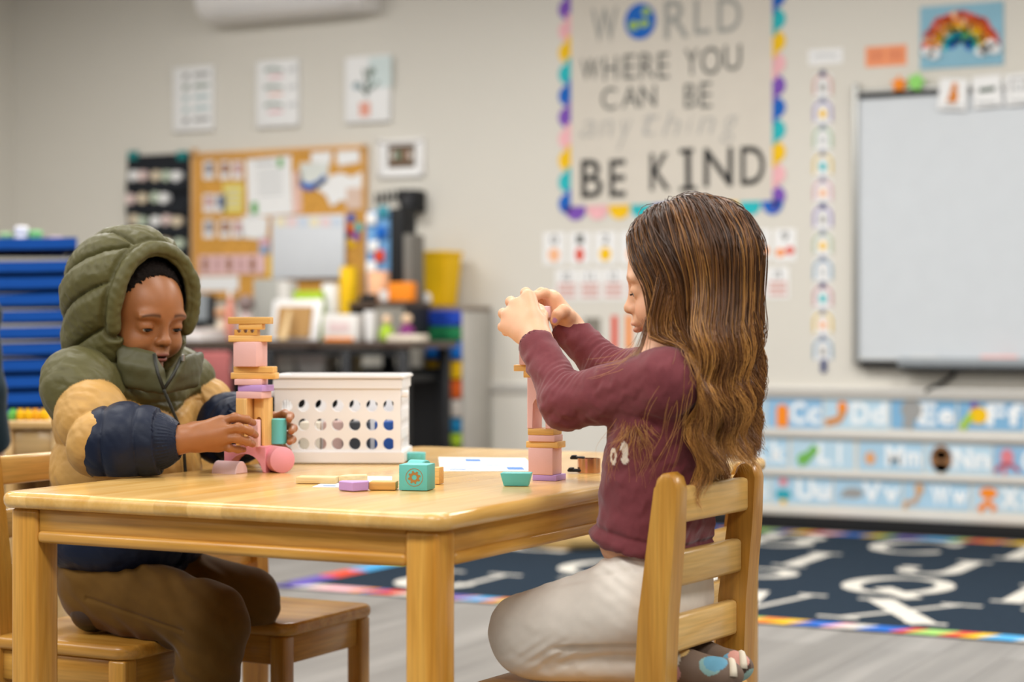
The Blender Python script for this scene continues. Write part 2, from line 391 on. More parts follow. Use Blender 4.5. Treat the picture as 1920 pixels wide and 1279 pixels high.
for nm, x0, x1, y0, y1, m, lb, dp, dg, pl in (
    ('slab_block', 444, 508, 739, 752, B_pink, 'pink slab resting on the wood arches of the hooded child\'s tower', 0.04, -18, None),
    ('triangle_block', 447, 513, 727, 739, B_purple, 'lilac slab in the middle of the hooded child\'s tower', 0.04, -24, None),
    ('slab_block', 441, 501, 716, 727, B_pink, 'pink slab just above the lilac slab of the hooded child\'s tower', 0.036, -12, None),
    ('plank_block', 433, 523, 704, 716, B_wood, 'long wood plank, lower of the pair below the pink cube of the hooded child\'s tower', 0.024, -10, None),
    ('plank_block', 438, 520, 692.5, 704, B_wood, 'wood plank directly under the pink cube of the hooded child\'s tower', 0.024, -14, None),
    ('cube_block', 439, 500, 646.5, 692.5, B_pink, 'pink cube high in the hooded child\'s tower', 0.042, -20, None),
    ('plank_block', 427, 511, 634.5, 646.5, B_wood, 'wood plank lying on the pink cube of the hooded child\'s tower', 0.024, 8, None),
    ('castle_block', 440, 487, 623.5, 634.5, B_wood, 'small notched wood block near the top of the hooded child\'s tower', 0.02, -8, castle_poly),
    ('plank_block', 448, 497, 613, 623.5, B_wood, 'short wood plank second from the top of the hooded child\'s tower', 0.02, -10, None),
    ('plank_block', 428, 512, 600, 613, B_wood, 'topmost wood plank of the hooded child\'s tower', 0.024, -8, None)):
    z = stack(z, (nm, x0, x1, y0, y1, DB, dg, m, lb), dep=dp, poly=pl, group=g)
# the long-haired child's tower
DG = 3.07; g2 = 'blocks of the tower the long-haired child builds'; z = TZ
def tri_poly_flat(w_, d_): return [(-w_/2, -d_/2), (w_/2, -d_/2), (0, d_/2)]
for nm, x0, x1, y0, y1, m, lb, dp, dg, pl in (
    ('triangle_block', 998, 1062, 893, 904, B_purple, 'lilac flat block at the very bottom of the long-haired child\'s tower', 0.045, -22, None),
    ('cube_block', 990, 1054, 843, 893, B_pink, 'pink cube at the foot of the long-haired child\'s tower', 0.042, -22, None),
    ('plank_block', 986, 1061, 831, 843, B_wood, 'wood plank on the pink cube of the long-haired child\'s tower', 0.036, -22, None),
    ('slab_block', 990, 1056, 819, 831, B_pink, 'pink slab between two wood planks of the long-haired child\'s tower', 0.042, -20, None),
    ('plank_block', 989, 1054, 807, 819, B_wood, 'wood plank under the pink arch of the long-haired child\'s tower', 0.042, -20, None),
    ('arch_window_block', 988, 1051, 712, 807, B_pink, 'tall pink arch block in the long-haired child\'s tower', 0.042, -22, arch_poly),
    ('plank_block', 981, 1050, 700, 712, B_wood, 'wood plank on the pink arch of the long-haired child\'s tower', 0.03, -14, None),
    ('plank_block', 963, 1050, 688, 700, B_wood, 'jutting wood plank at the forearm of the long-haired child', 0.024, -8, None),
    ('cube_block', 973, 1030, 640, 688, B_pink, 'pink cube behind the sleeve cuff of the long-haired child', 0.04, -16, None),
    ('slab_block', 972, 1030, 600, 640, B_pink, 'pink block at the wrists of the long-haired child', 0.04, -16, None)):
    z = stack(z, (nm, x0, x1, y0, y1, DG, dg, m, lb), dep=dp, poly=pl, group=g2)
block('slab_block', 1004, 1037, 578, 600, 3.06, -30, B_blush, 'small pale pink block pinched between the hands of the long-haired child', 0.03, None, g2, z)
block('round_block', 976, 1006, 544, 562, 3.10, 0, mat('coral_paint', 'ee9c7d', 0.5, 0.4, 0.02), 'coral block raised above the knuckles of the long-haired child', 0.03, half_poly, g2)
# loose blocks on the table
def flat(name, x0, x1, yb, h, dep, deg, m, lb, poly=None):
    d = (CH-TZ)*FPX/(yb-HZ)+dep*0.5; r = math.radians(deg)
    vis = (x1-x0)/FPX*d; wd = (vis-dep*abs(math.sin(r)))/math.cos(r); c = at((x0+x1)/2, yb, d)
    if poly:
        bm = prism_bm(poly(wd, dep), h, 0.0012, 1)
    else:
        bm = bmesh.new(); add_box(bm, (0, 0, h/2), (wd, dep, h), 0.0012, 2)
    o = bm_obj(name, bm, m, None, (c.x, c.y, TZ+0.0008), (0, 0, YAW+r)); autosmooth(o, 40)
    return tag(o, lb, 'toy block', 'loose blocks on the table')
flat('plank_block', 556, 636, 908, 0.010, 0.036, -6, B_woodL, 'pale wood plank lying flat, leftmost of the loose blocks')
flat('triangle_block', 632, 691, 906, 0.011, 0.03, 8, B_woodL, 'pale wood wedge lying behind the lilac wedge', lambda a, b: [(-a/2, -b/2), (a/2, -b*0.1), (a/2, b/2), (-a*0.1, b/2)])
flat('triangle_block', 635, 690, 923, 0.014, 0.036, 0, B_purple, 'lilac triangular wedge lying near the table edge', lambda a, b: [(-a/2, b*0.1), (0.02*a, -b/2), (a/2, b*0.0), (a/2, b/2), (-a*0.4, b/2)])
flat('slab_block', 693, 746, 920, 0.012, 0.034, -4, B_wood, 'natural wood slab lying left of the teal cube')
flat('slab_block', 812, 832, 909, 0.026, 0.02, -20, B_wood, 'wood block standing right behind the teal cube')
cube = flat('cube_block', 745, 819, 921, 0.0385, 0.042, 30, B_teal, 'teal cube printed with a brown gear, in the middle of the table')
# gear print on the right visible face
def gear_ring(r0, r1, n=40, teeth=0):
    bm = bmesh.new(); A = []; B = []
    for k in range(n):
        a = 2*math.pi*k/n; rr = r1
        if teeth: rr = r1*(1.0 if math.sin(a*teeth) > 0 else 0.76)
        A.append(bm.verts.new((r0*math.cos(a), 0, r0*math.sin(a)))); B.append(bm.verts.new((rr*math.cos(a), 0, rr*math.sin(a))))
    for k in range(n): bm.faces.new((A[k], A[(k+1) % n], B[(k+1) % n], B[k]))
    return bm
M_print = mat('brown_print', 'a5793f', 0.6, 0.3, 0.03)
wd = max(v.co.x for v in cube.data.vertices); dpc = max(v.co.y for v in cube.data.vertices)
for nm, r0, r1, te in (('gear_print', 0.0038, 0.0098, 8), ('ring_print', 0.0126, 0.0135, 0)):
    o = bm_obj(nm, gear_ring(r0, r1, 64, te), M_print, cube, (0.002, -dpc-0.0003, 0.0195))
cube.rotation_euler = (0, 0, YAW+math.radians(-14))
bm = lathe_bm([(0.0165, 0), (0.018, 0.0014), (0.018, 0.0286), (0.0165, 0.03)], 32); c = on_z(762, 908, TZ)
o = bm_obj('cylinder_block', bm, B_teal, None, (c.x-0.01, c.y+0.03, TZ+0.0185), (math.radians(90), 0, YAW+math.radians(60))); autosmooth(o, 40)
tag(o, 'teal cylinder block lying behind the teal gear cube', 'toy block', 'loose blocks on the table')
flat('slab_block', 752, 801, 866, 0.015, 0.04, 10, B_teal, 'teal rounded block by the corner of the white crate', lambda a, b: rounded_rect(a, b, b*0.4, 5))
o = flat('half_round_block', 938, 999, 913, 0.02, 0.034, -6, B_teal, 'teal half-round block lying left of the long-haired child\'s tower')
for v in o.data.vertices:                       # wedge-like trough: narrower at the bottom
    if v.co.z < 0.01: v.co.x *= 0.82; v.co.y *= 0.6
# copper car toy right of the tower
cw = empty('toy_bracelet', on_z(1098, 888, TZ)+Vector((0, 0.012, 0.0008)), YAW+math.radians(-12))
tag(cw, 'shiny copper band with black clip ends lying right of the long-haired child\'s tower', 'bracelet')
M_cop = mat('copper', 'c99a78', 0.18, 0.5, 0.02, metal=0.9)
bm = bmesh.new(); prof = []
ring_o = [(0.02*math.cos(a), 0.017*math.sin(a)) for a in [math.radians(-150+300*i/24) for i in range(25)]]
ring_i = [(0.0185*math.cos(a), 0.0155*math.sin(a)) for a in [math.radians(-150+300*i/24) for i in range(25)]]
bm = prism_bm(ring_o+ring_i[::-1], 0.024, 0, 1, 0.0)
autosmooth(bm_obj('band', bm, M_cop, cw), 40)
for (x, y, zz) in ((-0.02, 0.006, 0.024), (-0.022, -0.008, 0.004)):
    bm = bmesh.new(); add_box(bm, (x, y, zz), (0.024, 0.014, 0.005), 0.002, 2); add_box(bm, (x-0.006, y, zz+0.003), (0.008, 0.016, 0.003), 0.001, 1)
    autosmooth(bm_obj('clip', bm, M_black, cw), 40)
# printed papers on the table
def printed_paper(name, corners, lb, seed):
    rr = random.Random(seed); cs = [on_z(x, y, TZ) for x, y in corners]
    bm = bmesh.new(); c0 = sum(cs, Vector())/4
    lo = [bm.verts.new((p.x-c0.x, p.y-c0.y, 0.0)) for p in cs]; hi = [bm.verts.new((p.x-c0.x, p.y-c0.y, 0.0005)) for p in cs]
    bm.faces.new(hi); bm.faces.new(lo[::-1])
    for i in range(4): bm.faces.new((lo[i], lo[(i+1) % 4], hi[(i+1) % 4], hi[i]))
    bmesh.ops.recalc_face_normals(bm, faces=bm.faces)
    o = bm_obj(name, bm, M_paper, None, (c0.x, c0.y, TZ+0.0002)); tag(o, lb, 'paper')
    M_blue = mat('blue_ink', '5b84c4', 0.7, 0.2, 0.1, 60); M_ltb = mat('pale_blue_ink', 'b9cbe4', 0.7, 0.2, 0.1, 60)
    for k in range(12):
        u, v = 0.1+0.8*(k % 4)/4, 0.08+0.3*(k//4); bm = bmesh.new(); q = []
        for du, dv in ((0, 0), (0.17, 0), (0.17, 0.05+0.15*(k % 2)), (0, 0.05+0.15*(k % 2))):
            uu, vv = u+du, v+dv
            p = cs[0].lerp(cs[1], uu).lerp(cs[3].lerp(cs[2], uu), vv)
            q.append(bm.verts.new((p.x-c0.x, p.y-c0.y, 0.0008)))
        bm.faces.new(q); bmesh.ops.recalc_face_normals(bm, faces=bm.faces)
        bm_obj('print', bm, M_blue if k % 3 == 0 else M_ltb, o)
    return o
printed_paper('printed_sheet', ((825, 884), (1010, 884), (985, 860), (822, 858)), 'sheet with pale blue print between the crate and the long-haired child\'s tower', 1)
printed_paper('printed_sheet', ((585, 914), (735, 916), (735, 894), (640, 893)), 'blue printed sheet lying under the loose blocks', 2)

# ------------------------------------------------------------------ white crate
def plate_with_holes(w_, h_, t, cols, rows, r, mx, my0, my1):
    """wall in xz, thickness along y, real round holes"""
    bm = bmesh.new(); n = 16
    cw_, ch_ = (w_-2*mx)/cols, (h_-my0-my1)/rows
    def quad(x0, x1, z0, z1):
        for y, f in ((0, 1), (t, -1)):
            q = [bm.verts.new((x, y, z_)) for x, z_ in ((x0, z0), (x1, z0), (x1, z1), (x0, z1))]
            bm.faces.new(q if f > 0 else q[::-1])
    quad(-w_/2, w_/2, 0, my0); quad(-w_/2, w_/2, h_-my1, h_); quad(-w_/2, -w_/2+mx, my0, h_-my1); quad(w_/2-mx, w_/2, my0, h_-my1)
    for i in range(cols):
        for j in range(rows):
            cx, cz = -w_/2+mx+cw_*(i+0.5), my0+ch_*(j+0.5); rings = []
            for y in (0, t):
                ins_, out = [], []
                for k in range(n):
                    a = 2*math.pi*(k+0.5)/n; ca, sa = math.cos(a), math.sin(a)
                    ins_.append(bm.verts.new((cx+r*ca, y, cz+r*sa)))
                    s = min(cw_/2/max(abs(ca), 1e-6), ch_/2/max(abs(sa), 1e-6))
                    out.append(bm.verts.new((cx+s*ca, y, cz+s*sa)))
                for k in range(n):
                    k2 = (k+1) % n; bm.faces.new((ins_[k], ins_[k2], out[k2], out[k]) if y else (out[k], out[k2], ins_[k2], ins_[k]))
                for k in (1, 5, 9, 13):      # corner fill
                    k2 = k+1; sx = 1 if math.cos(2*math.pi*(k+1)/n) > 0 else -1; sz = 1 if math.sin(2*math.pi*(k+1)/n) > 0 else -1
                    cv = bm.verts.new((cx+sx*cw_/2, y, cz+sz*ch_/2)); bm.faces.new((out[k], cv, out[k2]) )
                rings.append(ins_)
            for k in range(n): k2 = (k+1) % n; bm.faces.new((rings[0][k], rings[0][k2], rings[1][k2], rings[1][k]))
    for z_, x0, x1 in ((0, -w_/2, w_/2), (h_, -w_/2, w_/2)):
        bm.faces.new([bm.verts.new(p) for p in ((x0, 0, z_), (x1, 0, z_), (x1, t, z_), (x0, t, z_))])
    for x in (-w_/2, w_/2): bm.faces.new([bm.verts.new(p) for p in ((x, 0, 0), (x, 0, h_), (x, t, h_), (x, t, 0))])
    bmesh.ops.remove_doubles(bm, verts=bm.verts, dist=1e-6); bmesh.ops.recalc_face_normals(bm, faces=bm.faces)
    return bm
dc = 3.43; c = at(636, 868, dc); cdep = 0.17
crate = empty('storage_crate', (c.x-SN*cdep/2, c.y+CS*cdep/2, TZ+0.001), YAW-math.radians(2)); tag(crate, 'white plastic storage crate with rows of round holes standing on the table', 'crate')
cw_, chh = 0.226, 0.158
for y, rz in ((-cdep/2, 0), (cdep/2, math.pi)):
    bm_obj('wall_panel', plate_with_holes(cw_, chh-0.03, 0.013, 7, 3, 0.0108, 0.006, 0.012, 0.014), M_white, crate, (0, y, 0.006), (0, 0, rz))
for x, rz in ((cw_/2, math.pi/2), (-cw_/2, -math.pi/2)):
    bm_obj('wall_panel', plate_with_holes(cdep-0.002, chh-0.03, 0.013, 5, 3, 0.0108, 0.006, 0.012, 0.014), M_white, crate, (x, 0, 0.006), (0, 0, rz))
box('bottom', (0, 0, 0.006), (cw_-0.004, cdep-0.004, 0.006), M_white, crate)
def ring_band(name, w_, d_, t, z0, z1, bev=0.002):
    bm = bmesh.new()
    o_ = [(-w_/2, -d_/2), (w_/2, -d_/2), (w_/2, d_/2), (-w_/2, d_/2)]; i_ = [(x*(1-2*t/w_), y*(1-2*t/d_)) for x, y in o_]
    V = [[bm.verts.new((*p, z_)) for p in ps] for ps in (o_, i_) for z_ in (z0, z1)]
    for k in range(4):
        k2 = (k+1) % 4
        bm.faces.new((V[0][k], V[0][k2], V[1][k2], V[1][k])); bm.faces.new((V[2][k2], V[2][k], V[3][k], V[3][k2]))
        bm.faces.new((V[1][k], V[1][k2], V[3][k2], V[3][k])); bm.faces.new((V[0][k2], V[0][k], V[2][k], V[2][k2]))
    bmesh.ops.recalc_face_normals(bm, faces=bm.faces)
    bmesh.ops.bevel(bm, geom=[e for e in bm.edges], offset=bev, segments=2, affect='EDGES')
    return autosmooth(bm_obj(name, bm, M_white, crate), 40)
ring_band('base_rim', cw_+0.012, cdep+0.012, 0.010, 0.0, 0.022)
ring_band('upper_rim', cw_+0.006, cdep+0.006, 0.010, chh-0.026, chh-0.006)
ring_band('top_lip', cw_+0.014, cdep+0.014, 0.013, chh-0.007, chh)
for s in (-1, 1): box('side_knob', (s*(cw_/2+0.006), -cdep/2+0.015, chh-0.034), (0.014, 0.018, 0.012), M_white, crate, 0.003)
for i, (col, px) in enumerate((('e7dcc8', -0.06), ('c9a8a0', -0.02), ('3a3d42', 0.03), ('2f62b8', 0.075))):
    o = box('packed_block', (0, 0, 0.03), (0.036, 0.05, 0.06), mat('packed_%d' % i, col, 0.5), None, 0.002, loc=crate.matrix_basis @ Vector((px, 0.0+0.02*(i % 2), 0.0105)), orot=(0, 0, YAW))
    tag(o, ('cream', 'dusty pink', 'charcoal', 'bright blue')[i]+' block packed inside the white crate', 'toy block', 'blocks inside the crate')

# ------------------------------------------------------------------ things on the back wall
def wall_rect(x0, y0, x1, y1, Y=WALL_Y):
    xm, ym = (x0+x1)/2, (y0+y1)/2
    return on_y(x0, ym, Y).x, on_y(x1, ym, Y).x, on_y(xm, y1, Y).z, on_y(xm, y0, Y).z
def sheet(name, x0, y0, x1, y1, t, m, parent=None, Y=WALL_Y, bevel=0.0, off=0.0005, origin=None, rot=0.0):
    """upright panel on the wall; returns object whose local origin is the panel's centre on the wall"""
    a, b, z0, z1 = wall_rect(x0, y0, x1, y1, Y)
    bm = bmesh.new(); add_box(bm, (0, -t/2, 0), (b-a, t, z1-z0), bevel, 2)
    loc = Vector(((a+b)/2, Y-off, (z0+z1)/2))
    if parent is not None: loc = loc-parent.location
    o = bm_obj(name, bm, m, parent, loc, (0, rot, 0))
    if bevel: autosmooth(o, 50)
    return o
def disc(name, x, y, rx, ry, t, m, parent=None, Y=WALL_Y, off=0.001, n=20, half=None):
    a, b, z0, z1 = wall_rect(x-rx, y-ry, x+rx, y+ry, Y); R, S = (b-a)/2, (z1-z0)/2
    angs = [2*math.pi*k/n for k in range(n)]
    if half is not None: angs = [half-math.pi/2+math.pi*k/(n-1) for k in range(n)]
    bm = prism_bm([(R*math.cos(q), S*math.sin(q)) for q in angs], t)
    for v in bm.verts: v.co = Vector((v.co.x, -v.co.z, v.co.y))
    bmesh.ops.recalc_face_normals(bm, faces=bm.faces)
    loc = Vector(((a+b)/2, Y-off, (z0+z1)/2))
    if parent is not None: loc = loc-parent.location
    return bm_obj(name, bm, m, parent, loc)
def text_mesh(s, ext=0.002, off=0.0, shear=0.0):
    cu = bpy.data.curves.new('txt', 'FONT'); cu.body = s; cu.extrude = ext/2; cu.offset = off; cu.align_x = 'CENTER'; cu.shear = shear; cu.resolution_u = 4
    t = bpy.data.objects.new('txt', cu); COL.objects.link(t); bpy.context.view_layer.update()
    me = bpy.data.meshes.new_from_object(t.evaluated_get(bpy.context.evaluated_depsgraph_get())); bpy.data.objects.remove(t)
    co = np.zeros(len(me.vertices)*3); me.vertices.foreach_get('co', co); co = co.reshape(-1, 3)
    if len(co):
        lo, hi = co.min(0), co.max(0); co[:, :2] = (co[:, :2]-(lo+hi)[:2]/2)/(hi-lo)[:2]
        me.vertices.foreach_set('co', co.ravel())
    return me
TXT = {}
def letter(name, ch, x0, y0, x1, y1, m, parent, off=0.0, Y=WALL_Y, lift=0.0015, rot=0.0, shear=0.0):
    k = (ch, off, shear)
    if k not in TXT: TXT[k] = text_mesh(ch, 0.002, off, shear)
    me = TXT[k].copy(); me.materials.clear(); me.materials.append(m)
    a, b, z0, z1 = wall_rect(x0, y0, x1, y1, Y)
    o = bpy.data.objects.new(name, me); COL.objects.link(o); o.parent = parent
    o.location = Vector(((a+b)/2, Y-lift, (z0+z1)/2))-parent.location
    o.rotation_euler = (math.pi/2, rot, 0); o.scale = (b-a, z1-z0, 1); return o
def stroke(name, pts, wpx, m, parent, Y=WALL_Y, lift=0.0015, t=0.0015):
    """flat paper/ink stroke through image points on the wall"""
    P = [on_y(x, y, Y) for x, y in pts]; P = [Vector((p.x, p.z)) for p in P]; hw = wpx/FPX*8.0/2
    bm = bmesh.new(); L, R = [], []
    for i, p in enumerate(P):
        tn = (P[min(i+1, len(P)-1)]-P[max(i-1, 0)]).normalized(); n = Vector((-tn.y, tn.x))*hw
        L.append(bm.verts.new((p.x+n.x, 0, p.y+n.y))); R.append(bm.verts.new((p.x-n.x, 0, p.y-n.y)))
    for i in range(len(P)-1): bm.faces.new((L[i], L[i+1], R[i+1], R[i]))
    g_ = bmesh.ops.extrude_face_region(bm, geom=bm.faces[:])
    bmesh.ops.translate(bm, vec=(0, -t, 0), verts=[v for v in g_['geom'] if isinstance(v, bmesh.types.BMVert)])
    bmesh.ops.recalc_face_normals(bm, faces=bm.faces)
    return bm_obj(name, bm, m, parent, Vector((0, Y-lift, 0))-parent.location)
def C(name, col, r=0.7): return mat(name, col, r, 0.3, 0.03)
K_yel, K_pnk, K_pur, K_blu, K_teal = C('card_yellow', 'f0c010'), C('card_pink', 'ecb3b8'), C('card_purple', '7a4fb0'), C('card_blue', '1262bd'), C('card_teal', '27b6bd')
K_org, K_red, K_grn, K_lime, K_grey, K_blk = C('card_orange', 'f08a1e'), C('card_red', 'd9472b'), C('card_green', '58a44a'), C('card_lime', 'a8c830'), C('card_grey', '9a9a98'), C('card_black', '1c1d1f')
K_lgrey, K_brown, K_peach, K_navy, K_cream = C('card_pale_grey', 'c9cbcb'), C('card_brown', '8a5a35'), C('card_peach', 'f2b98f'), C('card_navy', '22356f'), C('card_cream', 'eee2c4')

# air conditioner
x0, x1, z0, z1 = wall_rect(415, -90, 716, 36)
ac = empty('air_conditioner', ((x0+x1)/2, WALL_Y, z0)); tag(ac, 'white wall-mounted air conditioner near the ceiling, cut by the top of the picture', 'air conditioner')
W_ = x1-x0
pr = [(0, 0), (-0.12, 0.0), (-0.19, 0.035), (-0.215, 0.09), (-0.215, 0.26), (-0.19, 0.28), (0, 0.28)]
bm = prism_bm(pr, W_, 0.006, 2, -W_/2)
for v in bm.verts: v.co = Vector((v.co.z, v.co.x, v.co.y))
bmesh.ops.recalc_face_normals(bm, faces=bm.faces)
autosmooth(bm_obj('body', bm, M_white, ac, (0, -0.001, 0)), 40)
box('louver', (0, -0.165, 0.012), (W_*0.8, 0.07, 0.006), M_white, ac, 0.002, 1, (math.radians(-24), 0, 0))
box('vent_shade', (0, -0.155, 0.021), (W_*0.82, 0.05, 0.004), M_black, ac, 0.0, 1, (math.radians(-26), 0, 0))  # black strip stands in for the shade in the air outlet

# three canvas prints
for i, (x0, y0, x1, y1, lb) in enumerate(((330, 126, 404, 246, 'white print with five lines of lettering, left of three above the cork board'),
        (486, 114, 564, 238, 'white print with three words and coral marks, middle of three above the cork board'),
        (652, 106, 735, 230, 'white print with a potted plant, right of three above the cork board'))):
    p = empty('wall_print', ((on_wall((x0+x1)/2, (y0+y1)/2)))); p.location.y = WALL_Y; tag(p, lb, 'wall print', 'prints above the cork board')
    sheet('canvas', x0, y0, x1, y1, 0.025, M_paper, p, bevel=0.002); Yp = WALL_Y-0.0262
    if i == 0:
        for k in range(5):
            yy = y0+18+k*21; m = (K_grey, C('ink_green', '86968a'), C('ink_sage', 'a9bfc0'), C('ink_sage', 'a9bfc0'), K_grey)[k]
            stroke('lettering', ((x0+14, yy), (x0+24, yy-3)), 10, m, p, Yp); stroke('lettering', ((x0+34, yy-3), (x0+62, yy-6)), 8, m, p, Yp)
    elif i == 1:
        for k in range(3):
            yy = y0+18+k*33
            stroke('lettering', ((x0+10, yy), (x0+26, yy-3), (x0+44, yy)), 6, C('ink_green', '86968a'), p, Yp); stroke('lettering', ((x0+54, yy), (x0+70, yy-4)), 8, K_lgrey, p, Yp)
            stroke('underline', ((x0+18, yy+13), (x0+44, yy+11)), 5, K_pnk if k != 1 else C('ink_coral', 'f0b7a8'), p, Yp)
    else:
        sheet('blue_patch', x0+40, y0, x1-1, y0+58, 0.0008, C('ink_blue_grey', 'cfdcdb'), p, Yp)
        for dx, dy, ex, ey in ((36, 75, 30, 24), (34, 70, 14, 50), (36, 66, 58, 46), (35, 60, 44, 26)):
            stroke('stem', ((x0+dx, y0+dy), ((x0+dx+x0+ex)/2+3, y0+(dy+ey)/2), (x0+ex, y0+ey)), 5, C('ink_leaf', '7c8a80'), p, Yp-0.001)
        disc('leaf', x0+44, y0+28, 8, 7, 0.001, C('ink_leaf', '7c8a80'), p, Yp-0.001)
        disc('leaf', x0+18, y0+55, 9, 7, 0.001, C('ink_leaf2', '9fb3bd'), p, Yp-0.001)
        sheet('pot', x0+22, y0+86, x0+42, y0+112, 0.001, C('ink_terracotta', 'e2a18e'), p, Yp)

# black pocket chart
p = empty('pocket_chart', on_wall(299, 400)); p.location.y = WALL_Y; tag(p, 'black hanging pocket chart with rows of white rolled papers, left of the cork board', 'pocket chart')
M_chart = mat('chart_fabric', '23262b', 0.8, 0.2, 0.08, 40)
sheet('backing', 240, 290, 357, 560, 0.006, M_chart, p)
for k in range(6):
    y = 322+k*42
    sheet('pocket', 243, y+18, 355, y+38, 0.03, M_chart, p, WALL_Y-0.007, 0.004)
    rr = random.Random(k)
    for j in range(5):
        xx = 254+j*21+rr.uniform(-4, 4)
        if rr.random() < 0.15: continue
        disc('rolled_paper', xx, y+8+rr.uniform(-2, 3), 8.5, 10, 0.03, [M_paper, C('roll_pink', 'dcc5c0'), C('roll_tan', 'd8c8ae'), C('roll_green', 'bcc8b4')][(j+k) % 4], p, WALL_Y-0.007)
for x in (252, 344): sheet('clip', x-8, 284, x+8, 300, 0.02, C('clip_teal', '1d7f7f'), p, WALL_Y-0.006, 0.003)

# cork board
M_cork = mat('cork', 'd09a4a', 0.85, 0.15, 0.16, 60, 0.3, 150)
cb_ = empty('cork_board', on_wall(527, 420)); cb_.location.y = WALL_Y; tag(cb_, 'large wood-framed cork board covered with papers above the desk', 'cork board')
sheet('cork', 368, 286, 686, 556, 0.012, M_cork, cb_)
M_frm = wood('board_frame', 'e0ac62', 'c98f43', 0)
for (a, b, c_, d_) in ((364, 280, 690, 289), (364, 553, 690, 562), (363, 280, 371, 562), (683, 272, 691, 556)): sheet('frame_rail', a, b, c_, d_, 0.022, M_frm, cb_, bevel=0.003)
YC = WALL_Y-0.0135; gn = 'papers pinned to the cork board'
def pinned(name, x0, y0, x1, y1, m, lb, cat='paper', rot=0.0, Y=None, t=0.0012, parts=()):
    o = sheet(name, x0, y0, x1, y1, t, m, None, Y or YC, rot=rot, off=0.002); tag(o, lb, cat, gn)
    for (nm, a, b, c_, d_, mm) in parts: sheet(nm, a, b, c_, d_, 0.0008, mm, o, (Y or YC)-t-0.0021)
    return o
pinned('letter_sheet', 464, 295, 548, 404, M_paper, 'large white letter with green corner leaves pinned on the cork board', rot=-0.04,
       parts=[('print', 522, 298, 532, 314, K_grn), ('print', 470, 378, 482, 400, K_grn)]+[('print_line', 484, 318+k*9, 530, 321+k*9, K_lgrey) for k in range(6)]+[('print_line', 480, 301, 516, 309, K_lgrey)])
pinned('note', 418, 344, 457, 400, C('note_yellow', 'e0cf6a'), 'yellow note left of the large white letter on the cork board', rot=0.03, parts=[('print_line', 424, 355+k*10, 450, 358+k*10, K_lgrey) for k in range(4)])
pinned('paper_shape', 584, 277, 622, 306, M_paper, 'white paper cut-out at the upper middle of the cork board', rot=0.1)
pinned('paper_shape', 632, 274, 674, 308, M_paper, 'white paper cut-out in the upper right corner of the cork board', rot=-0.1)
pinned('drawing', 562, 306, 616, 352, C('paper_grey', 'd8dcd6'), 'grey drawing with a blue curve on the cork board', rot=0.06, parts=[])
o = empty('blue_ribbon', on_y(592, 340, YC-0.003)); tag(o, 'blue paper curve sweeping under the grey drawing on the cork board', 'ribbon'); stroke('band', ((566, 345), (580, 352), (600, 344), (612, 332)), 14, K_blu, o, YC-0.002)
o = empty('torn_paper', on_y(640, 360, YC)); tag(o, 'big jagged white paper at the right of the cork board', 'paper')
pp = [on_y(x, y, YC) for x, y in ((588, 350), (610, 334), (640, 324), (660, 332), (680, 322), (682, 350), (668, 360), (660, 380), (640, 376), (622, 388), (612, 366))]
bm = prism_bm([(q.x-o.location.x, q.z-o.location.z) for q in pp], 0.002)
for v in bm.verts: v.co = Vector((v.co.x, -0.003-v.co.z, v.co.y))
bmesh.ops.recalc_face_normals(bm, faces=bm.faces); bm_obj('sheet', bm, M_paper, o)
pinned('strip', 550, 322, 566, 400, C('strip_pink', 'e6c0b2'), 'narrow pink strip right of the large white letter on the cork board')
pinned('card', 650, 352, 684, 392, C('card_blush', 'd9bfae'), 'blush card under the jagged white paper on the cork board', Y=YC-0.003)
pinned('card', 455, 406, 502, 448, M_paper, 'plain white card below the large white letter', rot=0.12)
pinned('card', 486, 446, 506, 476, C('card_mixblue', '8fa4c0'), 'small blue and pink card left of the calendar board', parts=[('print', 488, 448, 504, 460, K_pnk)])
pinned('strip', 500, 478, 513, 520, K_yel, 'yellow strip at the lower left corner of the calendar board')
row_lb = ['top', 'second', 'third']
for j, (yy, cols) in enumerate(((302, (382, 412, 436)), (364, (382, 404)), (412, (382, 412, 436)))):
    for i, xx in enumerate(cols):
        o = pinned('photo', xx, yy, xx+20, yy+34, M_paper, '%s small snapshot in the %s row of photos at the left of the cork board' % (('first', 'second', 'third')[i], row_lb[j]), 'photo',
                   parts=[('picture', xx+3, yy+4, xx+17, yy+24, [C('snap_grey', '8b8790'), C('snap_brown', '9c6f58'), C('snap_pink', 'c49a98'), C('snap_blue', '66748f')][(i+j*2) % 4])])
pinned('garland', 374, 478, 498, 514, C('garland_pink', 'e3bdbd'), 'pink paper band across the lower left of the cork board', 'garland', parts=[('figure', 380+k*22, 484, 391+k*22, 508, [C('snap_brown', '9c6f58'), C('snap_pink', 'c49a98')][k % 2]) for k in range(5)])
pinned('name_strip', 371, 518, 448, 545, M_paper, 'white strip along the lower left edge of the cork board')
